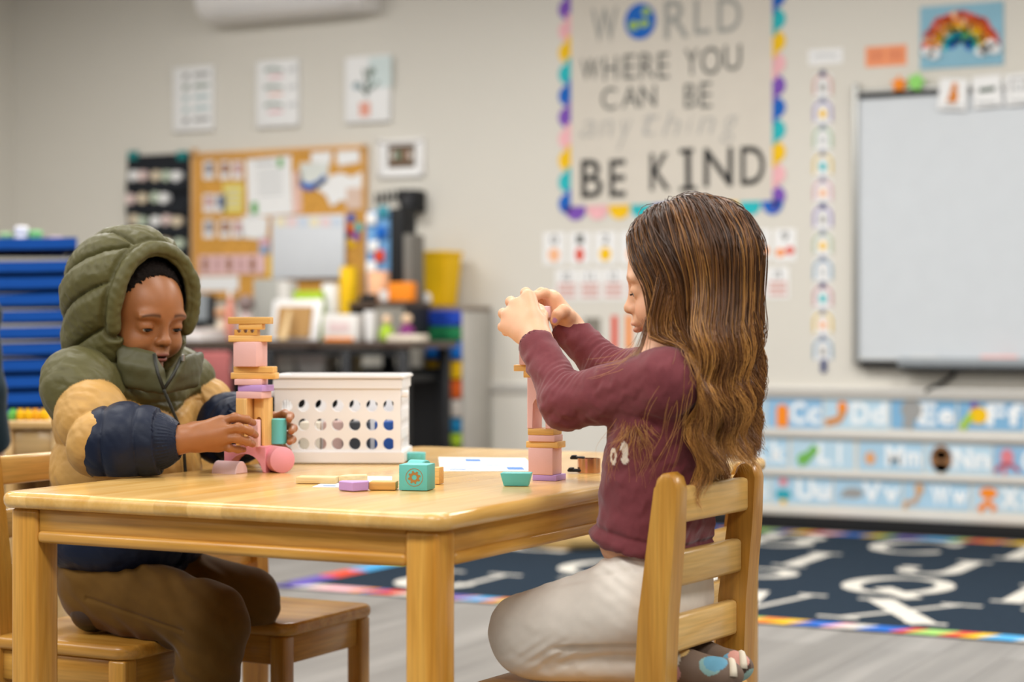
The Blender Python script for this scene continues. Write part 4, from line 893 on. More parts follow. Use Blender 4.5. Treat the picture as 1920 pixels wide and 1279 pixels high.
def glyph(ch):
    T, t = 0.17, 0.07         # thick and thin strokes, unit box 0..1
    def bar(a, b, w_): 
        d = Vector((b[0]-a[0], b[1]-a[1])).normalized(); n = Vector((-d.y, d.x))*w_/2
        return [(a[0]+n.x, a[1]+n.y), (a[0]-n.x, a[1]-n.y), (b[0]-n.x, b[1]-n.y), (b[0]+n.x, b[1]+n.y)]
    def srf(x, y, w_=0.34): return [(x-w_/2, y-0.03), (x+w_/2, y-0.03), (x+w_/2, y+0.03), (x-w_/2, y+0.03)]
    def arc(cx, cy, rx, ry, a0, a1, wt=T, n=18):
        qs = []
        for i in range(n):
            A = []
            for a in (a0+(a1-a0)*i/n, a0+(a1-a0)*(i+1)/n):
                a = math.radians(a); w_ = t+(wt-t)*abs(math.cos(a))
                A.append(((cx+(rx+w_/2)*math.cos(a), cy+(ry+w_/2)*math.sin(a)), (cx+(rx-w_/2)*math.cos(a), cy+(ry-w_/2)*math.sin(a))))
            qs.append([A[0][0], A[1][0], A[1][1], A[0][1]])
        return qs
    I = lambda x, w_=T: [bar((x, 0), (x, 1), w_), srf(x, 0.03), srf(x, 0.97)]
    G = {'A': [bar((.5, 1), (.1, 0), t), bar((.5, 1), (.9, 0), T), bar((.25, .35), (.75, .35), t), srf(.1, .03), srf(.9, .03)],
         'B': I(.2)+arc(.45, .75, .27, .22, -90, 90)+arc(.45, .27, .32, .25, -90, 90)+[bar((.2, .97), (.46, .97), t), bar((.2, .52), (.46, .52), t), bar((.2, .03), (.46, .03), t)],
         'C': arc(.5, .5, .4, .46, 45, 315)+[bar((.8, .7), (.84, .95), t*1.6), bar((.8, .25), (.8, .12), t)], 'D': I(.2)+arc(.4, .5, .42, .46, -90, 90)+[bar((.2, .97), (.42, .97), t), bar((.2, .03), (.42, .03), t)],
         'E': I(.25)+[bar((.25, .96), (.85, .96), t), bar((.25, .5), (.7, .5), t), bar((.25, .04), (.85, .04), t), bar((.84, 1), (.84, .78), t), bar((.84, 0), (.84, .24), t)],
         'F': I(.25)+[bar((.25, .96), (.85, .96), t), bar((.25, .5), (.7, .5), t), bar((.84, 1), (.84, .78), t)], 'G': arc(.5, .5, .4, .46, 45, 325)+[bar((.8, .0), (.8, .45), T), srf(.76, .45)],
         'H': I(.2)+I(.8)+[bar((.2, .5), (.8, .5), t)], 'I': I(.5), 'J': [bar((.62, 1), (.62, .25), T), srf(.62, .97)]+arc(.4, .25, .22, .22, 180, 360)+[bar((.18, .3), (.2, .42), T)],
         'K': I(.2)+[bar((.28, .45), (.85, 1), t), bar((.4, .55), (.88, 0), T), srf(.85, .97), srf(.86, .03)], 'L': I(.25)+[bar((.25, .04), (.85, .04), t), bar((.84, 0), (.84, .26), t)],
         'M': [bar((.12, 0), (.12, 1), t), bar((.14, 1), (.5, .1), T), bar((.5, .1), (.84, 1), t), bar((.86, 0), (.86, 1), T), srf(.12, .03, .24), srf(.86, .03)],
         'N': [bar((.15, 0), (.15, 1), t), bar((.15, 1), (.85, 0), T), bar((.85, 0), (.85, 1), t), srf(.15, .03), srf(.15, .97), srf(.85, .97)], 'O': arc(.5, .5, .4, .46, 0, 360, T, 28),
         'P': I(.25)+arc(.48, .73, .3, .24, -90, 90)+[bar((.25, .97), (.5, .97), t), bar((.25, .49), (.5, .49), t)], 'Q': arc(.5, .5, .4, .46, 0, 360, T, 28)+[bar((.42, .3), (.85, -.14), T)],
         'R': I(.22)+arc(.46, .73, .3, .24, -90, 90)+[bar((.22, .97), (.48, .97), t), bar((.22, .49), (.48, .49), t), bar((.45, .48), (.88, 0), T), srf(.86, .03, .25)], 'S': arc(.5, .74, .28, .23, 30, 270)+arc(.5, .27, .3, .24, -150, 90),
         'T': I(.5)+[bar((.1, .96), (.9, .96), t), bar((.12, 1), (.12, .78), t), bar((.88, 1), (.88, .78), t)], 'U': [bar((.2, 1), (.2, .35), T), bar((.8, 1), (.8, .35), t), srf(.2, .97), srf(.8, .97)]+arc(.5, .35, .3, .32, 180, 360),
         'V': [bar((.12, 1), (.5, 0), T), bar((.88, 1), (.5, 0), t), srf(.12, .97), srf(.88, .97)], 'W': [bar((.05, 1), (.3, 0), T), bar((.52, 1), (.3, 0), t), bar((.48, 1), (.73, 0), T), bar((.97, 1), (.73, 0), t), srf(.05, .97, .25), srf(.97, .97, .25)],
         'X': [bar((.15, 1), (.85, 0), T*1.2), bar((.85, 1), (.15, 0), t), srf(.15, .97), srf(.85, .97), srf(.15, .03), srf(.85, .03)], 'Y': [bar((.12, 1), (.5, .45), T), bar((.88, 1), (.5, .45), t), bar((.5, .5), (.5, 0), T), srf(.12, .97), srf(.88, .97), srf(.5, .03)],
         'Z': [bar((.12, .96), (.88, .96), t), bar((.85, .97), (.15, .03), T), bar((.12, .04), (.88, .04), t)]}
    return G[ch]
CY = (RD-2*BW-0.08)/4
ROWS = (('ABCDE', -2.96, 7.05), ('GHIJK', -3.2, 6.50), ('NOPQR', -3.22, 5.97), ('UVWXYZ', -3.06, 5.44))
for ch, x, y in [(c_, x_+0.5*i, y_) for s_, x_, y_ in ROWS for i, c_ in enumerate(s_)]:
    if x+0.2 > RX1-BW or x-0.2 < RX0+BW: continue
    bm = bmesh.new(); sx, sy = 0.36, CY*0.80
    for j, q in enumerate(glyph(ch)):
        vs_ = [bm.verts.new((x-rug.location.x+(a-0.5)*sx, y-rug.location.y+(b-0.5)*sy, 0.0054+0.00004*j)) for a, b in q]
        f_ = bm.faces.new(vs_)
        f_.normal_update()
        if f_.normal.z < 0: f_.normal_flip()
    bm_obj('letter', bm, M_rugw, rug)
# floor cushion beyond the table
c = on_z(1060, 1024, 0.0065); bm = lathe_bm([(0.0, 0), (0.13, 0.0), (0.155, 0.02), (0.16, 0.045), (0.145, 0.075), (0.10, 0.09), (0.0, 0.095)], 28)
o = bm_obj('floor_cushion', bm, mat('cushion_tan', 'c9a970', 0.9, 0.1, 0.06, 20, 0.2, 200), None, (c.x, c.y, 0.0065), smooth=True); o.scale = (1.25, 0.9, 1); tag(o, 'tan floor cushion lying on the rug under the far side of the table', 'cushion')

# ------------------------------------------------------------------ desk
DF = 6.78; DZ = on_y(600, 640, DF).z
M_desk = wood('desk_top', '5b4536', '3f2f26', 0, rough=0.35); M_bmet = mat('black_metal', '18191c', 0.45, 0.4, 0.03)
xa, xb = on_y(230, 640, DF).x, on_y(770, 640, DF).x
desk = empty('desk', ((xa+xb)/2, DF+0.20, 0)); tag(desk, 'long dark desk with black legs under the cork board', 'desk')
bw_ = xb-xa
box('desk_top', (0, 0, DZ-0.014), (bw_, 0.40, 0.028), M_desk, desk, 0.004)
for px in (240, 505, 650, 757):
    X = on_y(px, 700, DF+0.03).x-desk.location.x
    for yy in (-0.17, 0.17): box('leg', (X, yy, (DZ-0.03)/2), (0.045 if px != 758 else 0.06, 0.04, DZ-0.03), M_bmet, desk, 0.003, 1)
box('front_rail', (0, -0.175, DZ-0.045), (bw_-0.06, 0.025, 0.03), M_bmet, desk); box('modesty_panel', (0, 0.192, DZ*0.55), (bw_-0.1, 0.012, DZ*0.6), M_bmet, desk)
SHZ = on_y(600, 702, DF+0.1).z
box('lower_shelf', (0.0, 0.02, SHZ-0.012), (bw_-0.14, 0.28, 0.022), M_bmet, desk)
def ground_xz(px, Y): return on_y(px, 600, Y).x
def on_desk(name, x0, x1, y0, m, lb, cat, Y=7.0, dep=0.1, zb=None, kind='box', group='things on the desk', y1=None, bev=0.006, rz=0.0, **kw):
    zb = DZ if zb is None else zb
    a, b = on_y(x0, 600, Y).x, on_y(x1, 600, Y).x; zt_ = on_y((x0+x1)/2, y0, Y).z; h = max(zt_-zb, 0.01); wd = b-a
    o = empty(name, ((a+b)/2, Y, zb+0.0006), rz); tag(o, lb, cat, group); r = wd/2
    if kind == 'box': box('body', (0, 0, h/2), (wd, dep, h), m, o, bev)
    elif kind == 'bowl': autosmooth(bm_obj('body', lathe_bm([(r*0.6, 0), (r*0.85, h*0.3), (r, h), (r*0.93, h), (r*0.78, h*0.32), (0.001, h*0.1)], 24), m, o), 40)
    elif kind == 'can':
        autosmooth(bm_obj('body', lathe_bm([(r*0.94, 0), (r, 0.004), (r, h-0.004), (r*0.94, h)], 24), m, o), 40); bm_obj('lid', lathe_bm([(r*0.97, h), (r*0.97, h+0.006), (r*0.9, h+0.008)], 20), kw.get('m2', m), o)
    elif kind == 'ball': bm_obj('body', lathe_bm([(r*math.sin(math.pi*i/12), h/2-h/2*math.cos(math.pi*i/12)) for i in range(13)], 20), m, o, smooth=True)
    elif kind == 'book':
        n = kw.get('n', 3)
        for i in range(n): box('sheet', (random.uniform(-.005, .005), 0, h*(i+0.5)/n), (wd*(1-0.05*i), dep, h/n*0.96), m if i % 2 == 0 else kw.get('m2', m), o, 0.001, 1)
    elif kind == 'basket':
        bm = bmesh.new(); V = []
        for zz, s in ((0, 0.8), (h, 1.0), (h, 0.94), (0.01, 0.75)): V.append([bm.verts.new((x*wd*s/2, y*dep*s/2, zz)) for x, y in ((-1, -1), (1, -1), (1, 1), (-1, 1))])
        for A, B in zip(V, V[1:]):
            for k in range(4): bm.faces.new((A[k], A[(k+1) % 4], B[(k+1) % 4], B[k]))
        bm.faces.new(V[0][::-1]); bm.faces.new(V[-1]); bmesh.ops.bevel(bm, geom=bm.edges[:], offset=0.006, segments=2, affect='EDGES'); bmesh.ops.recalc_face_normals(bm, faces=bm.faces)
        autosmooth(bm_obj('body', bm, m, o), 40)
        for yy in (-1, 1): box('rim', (0, yy*dep/2*0.98, h), (wd*1.04, 0.012, 0.02), m, o, 0.004)
        for xx in (-1, 1): box('rim', (xx*wd/2*0.98, 0, h), (0.012, dep*1.04, 0.02), m, o, 0.004)
    elif kind == 'doll':
        bm_obj('body', lathe_bm([(r*0.7, 0), (r, h*0.12), (r*0.8, h*0.45), (r*0.35, h*0.62)], 18), m, o, smooth=True)
        q = h*0.19; bm_obj('head', lathe_bm([(q*math.sin(math.pi*i/10), h*0.8-q*math.cos(math.pi*i/10)) for i in range(11)], 16), kw.get('m2', m), o, smooth=True)
    elif kind == 'bottle':
        bm_obj('body', lathe_bm([(r*0.9, 0), (r, 0.005), (r, h*0.6), (r*0.5, h*0.76), (r*0.4, h*0.84)], 20), m, o, smooth=True); bm_obj('cap', lathe_bm([(r*0.45, h*0.84), (r*0.45, h)], 14), kw.get('m2', M_white), o)
    return o
on_desk('paper_pile', 335, 402, 617, M_paper, 'pile of white papers at the left end of the desk', 'papers', 6.93, 0.2, kind='book', n=4, m2=C('pile_pink', 'e5d3cc'))
o = on_desk('computer_monitor', 345, 402, 553, M_bmet, 'grey and black computer screen behind the hooded child', 'monitor', 7.12, 0.03, zb=DZ+0.06)
box('screen', (0, -0.017, 0.09), (0.12, 0.004, 0.12), C('screen_grey', '8d9498', 0.3), o); box('stand', (0, 0.0, -0.03), (0.04, 0.03, 0.06), M_bmet, o); box('foot', (0, 0, -0.057), (0.16, 0.12, 0.006), M_bmet, o)
on_desk('bottle', 424, 440, 542, C('bottle_peach', 'e59a86'), 'peach bottle behind the block tower of the hooded child', 'bottle', 7.08, kind='bottle')
on_desk('doll', 405, 424, 575, C('doll_cream', 'e2d3bd'), 'cream figurine standing on the left of the desk', 'figurine', 7.08, kind='doll', m2=C('doll_tan', 'c99c78'))
on_desk('doll', 446, 476, 552, C('doll_pinkgrey', 'c8b0ad'), 'pinkish patterned figurine left of the grey binder', 'figurine', 7.06, kind='doll', m2=C('doll_hair', '8d7a76'))
on_desk('binder', 484, 530, 524, C('binder_grey', 'aaa9a2'), 'grey upright binder behind the easel frame', 'binder', 7.12, 0.08)
on_desk('binder', 530, 550, 528, C('binder_white', 'd9d5cf'), 'white upright binder beside the grey binder', 'binder', 7.12, 0.08)
on_desk('folder', 552, 606, 546, K_lime, 'lime green folder standing behind the easel frame', 'folder', 7.03, 0.03)
o = on_desk('easel_frame', 500, 592, 560, M_white, 'white frame seen from behind with a tan easel back', 'frame', 6.90, 0.012)
o.children[0].location = (0, 0.02, 0); o.children[0].rotation_euler = (math.radians(-12), 0, 0)
b_ = box('backing', (0.0, 0.006, 0.085), (0.175, 0.008, 0.135), C('easel_tan', 'b28a55'), o); b_.rotation_euler = (math.radians(-12), 0, 0)
bm = prism_bm([(-0.02, 0), (0.02, 0), (0.008, 0.14), (-0.008, 0.14)], 0.006); bmesh.ops.rotate(bm, cent=(0, 0, 0), matrix=Euler((math.radians(66), 0, 0)).to_matrix(), verts=bm.verts); bm_obj('easel_leg', bm, C('easel_light', 'd7b98a'), o, (0.0, -0.062, 0.004))
o = on_desk('label_box', 616, 680, 590, C('box_white', 'e4e0da'), 'white printed box with an orange base on the desk', 'box', 6.9, 0.1)
box('base_stripe', (0, -0.052, 0.008), (0.14, 0.004, 0.014), K_org, o); box('label', (0, -0.052, 0.06), (0.10, 0.003, 0.04), C('label_pink', 'e0c8c6'), o)
on_desk('cup', 606, 634, 535, M_paper, 'white paper cup stack behind the printed box', 'cups', 7.10, kind='can')
on_desk('bowl', 684, 704, 583, M_white, 'white bowl right of the printed box', 'bowl', 6.88, kind='bowl')
on_desk('tray', 733, 796, 628, C('tray_cream', 'e0d3c0'), 'cream tray at the right end of the desk', 'tray', 6.83, 0.07, bev=0.003)
on_desk('doll', 712, 738, 590, K_lime, 'lime green doll at the right end of the desk', 'doll', 6.92, kind='doll', m2=C('doll_face', 'e8c8a6'))
on_desk('doll', 748, 778, 588, C('doll_purple', '7c2f6e'), 'purple doll at the right end of the desk', 'doll', 6.92, kind='doll', m2=C('doll_face', 'e8c8a6'))
on_desk('black_case', 664, 694, 622, M_black, 'small black case between the printed box and the dolls', 'case', 6.98, 0.1)
# riser with things on it
RZ = on_y(740, 566, 7.0).z
xa, xb = on_y(676, 560, 7.07).x, on_y(786, 560, 7.07).x
rs = empty('desk_riser', ((xa+xb)/2, 7.07, DZ+0.0006)); tag(rs, 'dark shelf riser on the right of the desk', 'shelf')
box('shelf', (0, 0, RZ-DZ-0.012), (xb-xa, 0.2, 0.022), M_desk, rs, 0.003)
for s in (-1, 1): box('side', (s*((xb-xa)/2-0.012), 0, (RZ-DZ-0.024)/2), (0.02, 0.18, RZ-DZ-0.024), M_bmet, rs)
gr = 'things on the desk riser'
def on_riser(*a, **k): return on_desk(*a, zb=RZ, group=gr, **k)
on_riser('bowl', 652, 690, 506, K_yel, 'yellow bowl at the left end of the desk riser', 'bowl', Y=7.12, kind='bowl') if False else None
on_desk('vase', 640, 668, 504, K_yel, 'round yellow jar left of the peach tin', 'jar', 7.12, kind='can', m2=K_yel)
on_riser('tin', 692, 728, 512, K_peach, 'peach tin on the desk riser', 'tin', Y=7.035, kind='can', m2=K_peach)
o = on_riser('wrapped_pack', 690, 743, 395, C('pack_blue', '6ea0cf'), 'tall blue and white pack standing on the desk riser', 'pack', Y=7.13, dep=0.06, bev=0.02)
for k, (x, z_, m) in enumerate(((-0.03, 0.36, M_paper), (0.02, 0.30, K_blu), (-0.02, 0.24, M_paper), (0.01, 0.2, K_red), (-0.03, 0.15, M_paper), (0.03, 0.39, C('pack_teal', '3c8c9c')))):
    box('print', (x, -0.0415, z_), (0.05, 0.003, 0.05), m, o, 0.001, 1)
on_riser('file_holder', 744, 768, 392, M_black, 'tall black file holder on the desk riser', 'file holder', Y=7.1, dep=0.12)
on_riser('file_holder', 769, 783, 440, C('file_grey', '77736c'), 'grey file holder right of the black file holder', 'file holder', Y=7.1, dep=0.12)
o = sheet('speaker', 768, 358, 800, 400, 0.1, M_black, None, WALL_Y, 0.01); tag(o, 'small black box mounted on the wall above the file holders', 'speaker')
o = bm_obj('grille', lathe_bm([(0.001, 0), (0.026, 0), (0.028, 0.004), (0.02, 0.006)], 20), C('grille_grey', '3a3a3c'), o, (0, -0.1, 0), (math.pi/2, 0, 0))
on_riser('paper_roll', 772, 798, 384, M_paper, 'white paper roll leaning above the file holders', 'paper roll', Y=7.42, kind='can') if False else None
on_riser('orange_box', 733, 777, 530, K_org, 'orange box at the front of the desk riser', 'box', Y=7.0, dep=0.05)
on_riser('cup', 712, 731, 545, M_white, 'small white cup in front of the peach tin', 'cup', Y=6.985, kind='bowl')
on_riser('black_tray', 680, 708, 552, M_black, 'flat black tray at the left of the desk riser', 'tray', Y=6.995, dep=0.045)
# under the desk
for i, (x0, x1, y0, m, nm) in enumerate(((432, 462, 664, M_paper, 'narrow white bin'), (528, 565, 662, C('bin_cream', 'dedad2'), 'cream bin'), (566, 624, 664, C('bin_white2', 'd8d4cf'), 'wide white bin'), (648, 668, 664, C('bin_tan', 'cdbb8f'), 'small tan bin'))):
    on_desk('storage_bin', x0, x1, y0, m, nm+' on the shelf under the desk', 'bin', DF+0.2, 0.12, zb=SHZ, kind='basket', group='bins under the desk')
# pink chair under the desk
X = on_y(422, 700, DF-0.12).x; pc = empty('desk_chair', (X, DF-0.22, 0)); tag(pc, 'dusty pink chair pushed up to the desk behind the hooded child', 'chair')
M_pkc = mat('pink_fabric', 'a5605e', 0.85, 0.15, 0.06)
zt_ = on_y(422, 658, DF-0.14).z
box('backrest', (0, -0.0, zt_-0.10), (0.2, 0.035, 0.2), M_pkc, pc, 0.015); box('seat', (0, 0.02, 0.42), (0.32, 0.3, 0.05), M_pkc, pc, 0.015)
box('back_support', (0, 0.0, 0.47), (0.05, 0.02, 0.12), M_bmet, pc)
for sx in (-1, 1):
    for sy in (-1, 1): box('leg', (sx*0.13, 0.02+sy*0.12, 0.2), (0.02, 0.02, 0.4), M_bmet, pc)
# coloured drawer tower
TY = 7.22; xa, xb = on_y(788, 700, TY).x, on_y(868, 700, TY).x; zt_ = on_y(835, 574, TY).z
tw = empty('drawer_tower', ((xa+xb)/2, TY+0.135, 0)); tag(tw, 'tower of rainbow coloured drawers right of the desk', 'drawer tower')
xw = xb-xa-0.02
box('frame_top', (0, 0, zt_-0.01), (xw+0.02, 0.25, 0.02), C('tower_taupe', '8c7d6e'), tw, 0.004)
for s in (-1, 1): box('side_panel', (s*(xw/2+0.004), 0, (zt_-0.022)/2), (0.012, 0.25, zt_-0.022), C('tower_grey', 'b2aea6'), tw, 0.002, 1)
ys = [578, 612, 640, 676, 712, 748, 784, 812, 838]; cs_ = [C('dr_navy', '1e46b4'), C('dr_green', '1d7a4a'), C('dr_blue', '1572d0'), K_yel, C('dr_orange', 'd9601f'), C('dr_white', 'cfc6bc'), C('dr_teal', '1d7fb0'), K_lime]
for k in range(8):
    za, zb_ = on_y(835, ys[k], TY).z, on_y(835, ys[k+1], TY).z
    d_ = box('drawer', (0, -0.0, (za+zb_)/2), (xw-0.012, 0.245, za-zb_-0.008), cs_[k], tw, 0.004)
    box('handle', (0, -0.128, (za+zb_)/2+0.01), (0.06, 0.016, 0.012), cs_[k], d_, 0.003)
on_desk('basket', 782, 850, 476, K_yel, 'tall yellow plastic basket on the drawer tower', 'basket', 7.36, 0.16, zb=zt_, kind='basket', group='things on the drawer tower')
on_desk('white_pompom', 826, 846, 607, M_white, 'white ball in front of the green drawer', 'ball', 6.86, kind='ball', zb=DZ) if False else None
on_desk('pebble', 792, 808, 548, M_white, 'white ball in front of the yellow basket', 'ball', 7.25, kind='ball', zb=zt_, group='things on the drawer tower')

# ------------------------------------------------------------------ stacked cots, left
M_cot = mat('cot_blue', '0d4da3', 0.75, 0.2, 0.05, 20, 0.15, 400); M_end = mat('cot_black', '14161c', 0.5, 0.3, 0.04)
dcot = 6.3; base = on_z(60, 900, 0)
def cot_at(px, d): return at(px, 700, d)
P = cot_at(70, dcot); Lc, Wc = 1.05, 0.55
ncot = 11; ztop = CH-(452-HZ)*dcot/FPX; pitch = 0.0515
ct = None
for k in range(ncot):
    z_ = ztop-k*pitch-(0.02 if k > 0 else 0)
    if ct is None:
        ct = empty('nap_cot'); n = 14; bm = bmesh.new(); top = []; bot = []
        for zz, lst in ((0.0, top), (-0.034, bot)):
            for j in range(3):
                y = -Wc/2+Wc*j/2
                for i in range(n+1):
                    u = i/n; sag = -0.009*(1-(2*u-1)**2); lst.append(bm.verts.new((-Lc/2+Lc*u, y, zz+sag)))
        N = n+1
        for j in range(2):
            for i in range(n):
                bm.faces.new((top[j*N+i], top[j*N+i+1], top[(j+1)*N+i+1], top[(j+1)*N+i])); bm.faces.new((bot[j*N+i], bot[(j+1)*N+i], bot[(j+1)*N+i+1], bot[j*N+i+1]))
        for i in range(n):
            bm.faces.new((top[i], bot[i], bot[i+1], top[i+1])); bm.faces.new((top[2*N+i], top[2*N+i+1], bot[2*N+i+1], bot[2*N+i]))
        for e_ in (0, n):
            for j in range(2): bm.faces.new((top[j*N+e_], top[(j+1)*N+e_], bot[(j+1)*N+e_], bot[j*N+e_]))
        bmesh.ops.recalc_face_normals(bm, faces=bm.faces); autosmooth(bm_obj('canvas', bm, M_cot, ct), 50)
        for s in (-1, 1):
            bm_obj('side_tube', tube_bm([(-Lc/2+0.02, s*(Wc/2-0.03), -0.040), (0, s*(Wc/2-0.03), -0.0435), (Lc/2-0.02, s*(Wc/2-0.03), -0.040)], 0.006, 8), M_end, ct)
            box('end_cap', (s*(Lc/2-0.008), 0, -0.027), (0.02, Wc-0.06, 0.046), M_end, ct, 0.008)
        cc = ct
    else: cc = copy_tree(ct)
    e = at(138, 600, dcot)                         # right-hand end of the stack
    ang = YAW+math.radians(15)
    ctr = e+Vector((math.cos(ang), math.sin(ang), 0))*(-Lc/2+0.004*math.sin(k*2.1))
    cc.location = (ctr.x, ctr.y, z_); cc.rotation_euler = (0, 0, ang)
    tag(cc, 'blue canvas nap cot, %s in the tall stack at the left' % (['topmost', 'second from the top', 'third from the top', 'fourth from the top', 'fifth from the top', 'sixth from the top', 'seventh from the top', 'eighth from the top', 'ninth from the top', 'second from the bottom', 'lowest'][k]), 'cot', 'stacked blue nap cots')
bz = ztop-(ncot-1)*pitch-0.02-0.052
dl = empty('cot_dolly', (ctr.x, ctr.y, 0), ang); tag(dl, 'dark wheeled dolly under the stack of blue cots', 'dolly'); box('platform', (0, 0, bz-0.02), (Lc, Wc, 0.038), M_end, dl, 0.005)
for sx in (-1, 1):
    for sy in (-1, 1):
        box('strut', (sx*(Lc/2-0.08), sy*(Wc/2-0.08), (bz-0.04+0.07)/2), (0.03, 0.03, max(bz-0.04-0.07, 0.01)), M_end, dl)
        bm_obj('wheel', lathe_bm([(0.03, -0.012), (0.035, -0.008), (0.035, 0.008), (0.03, 0.012)], 18), M_black, dl, (sx*(Lc/2-0.08), sy*(Wc/2-0.08), 0.035), (math.pi/2, 0, 0))
ztp = ztop+0.002
for i, (px, yt, m, nm) in enumerate(((12, 432, C('top_green', '9fc48a'), 'pale green'), (40, 420, M_white, 'white'), (66, 428, C('top_green2', '7fc27a'), 'green'), (104, 440, C('top_lilac', 'cdb3c4'), 'lilac'))):
    q = at(px, 452, dcot+0.2); h = (452-yt)/FPX*dcot
    o = empty('folded_blanket', (q.x, q.y, ztp-0.003)); o.rotation_euler = (0, 0, ang); tag(o, nm+' folded cloth lying on top of the blue cot stack', 'cloth', 'folded cloths on the cots')
    for j in range(2): box('fold', (0, 0, h*(0.25+0.5*j)), (0.044, 0.2, h*0.49), m, o, min(0.006, h*0.2))
# low wooden shelf with toys, between cots and table
q0, q1 = at(16, 790, 4.6), at(104, 790, 4.6); zt_ = q0.z
lw = empty('low_shelf', ((q0.x+q1.x)/2-SN*0.12, (q0.y+q1.y)/2+CS*0.12, 0), YAW); tag(lw, 'low pale wooden shelf unit with toys on top behind the hooded child', 'shelf')
wl = (q1-q0).length; M_pw = wood('pale_wood', 'e6c48c', 'd3a868', 0)
box('shelf_top', (0, 0, zt_-0.009), (wl+0.02, 0.26, 0.018), M_pw, lw, 0.003)
for s in (-1, 1): box('side_panel', (s*wl/2, 0, (zt_-0.019)/2), (0.018, 0.25, zt_-0.019), M_pw, lw, 0.002, 1)
box('back_panel', (0, 0.11, (zt_-0.02)/2), (wl-0.02, 0.01, zt_-0.03), M_pw, lw); box('shelf', (0, -0.01, zt_*0.45), (wl-0.02, 0.22, 0.016), M_pw, lw)
box('front_rail', (0, -0.11, zt_-0.06), (wl-0.02, 0.016, 0.07), M_pw, lw, 0.002, 1)
for i, (px, m, nm) in enumerate(((24, C('toy_green', '6fc05a'), 'green'), (38, K_yel, 'yellow'), (52, K_yel, 'yellow second'), (66, C('toy_amber', 'f0b020'), 'amber'), (82, K_yel, 'yellow rightmost'))):
    q = at(px, 780, 4.66); o = empty('toy_piece', (q.x, q.y, zt_+0.0004), YAW+0.3*i); tag(o, nm+' plastic toy piece on the low wooden shelf', 'toy', 'toys on the low shelf')
    box('body', (0, 0, 0.011), (0.018, 0.03, 0.022), m, o, 0.004); bm_obj('stud', lathe_bm([(0.006, 0.021), (0.006, 0.027)], 12), m, o)

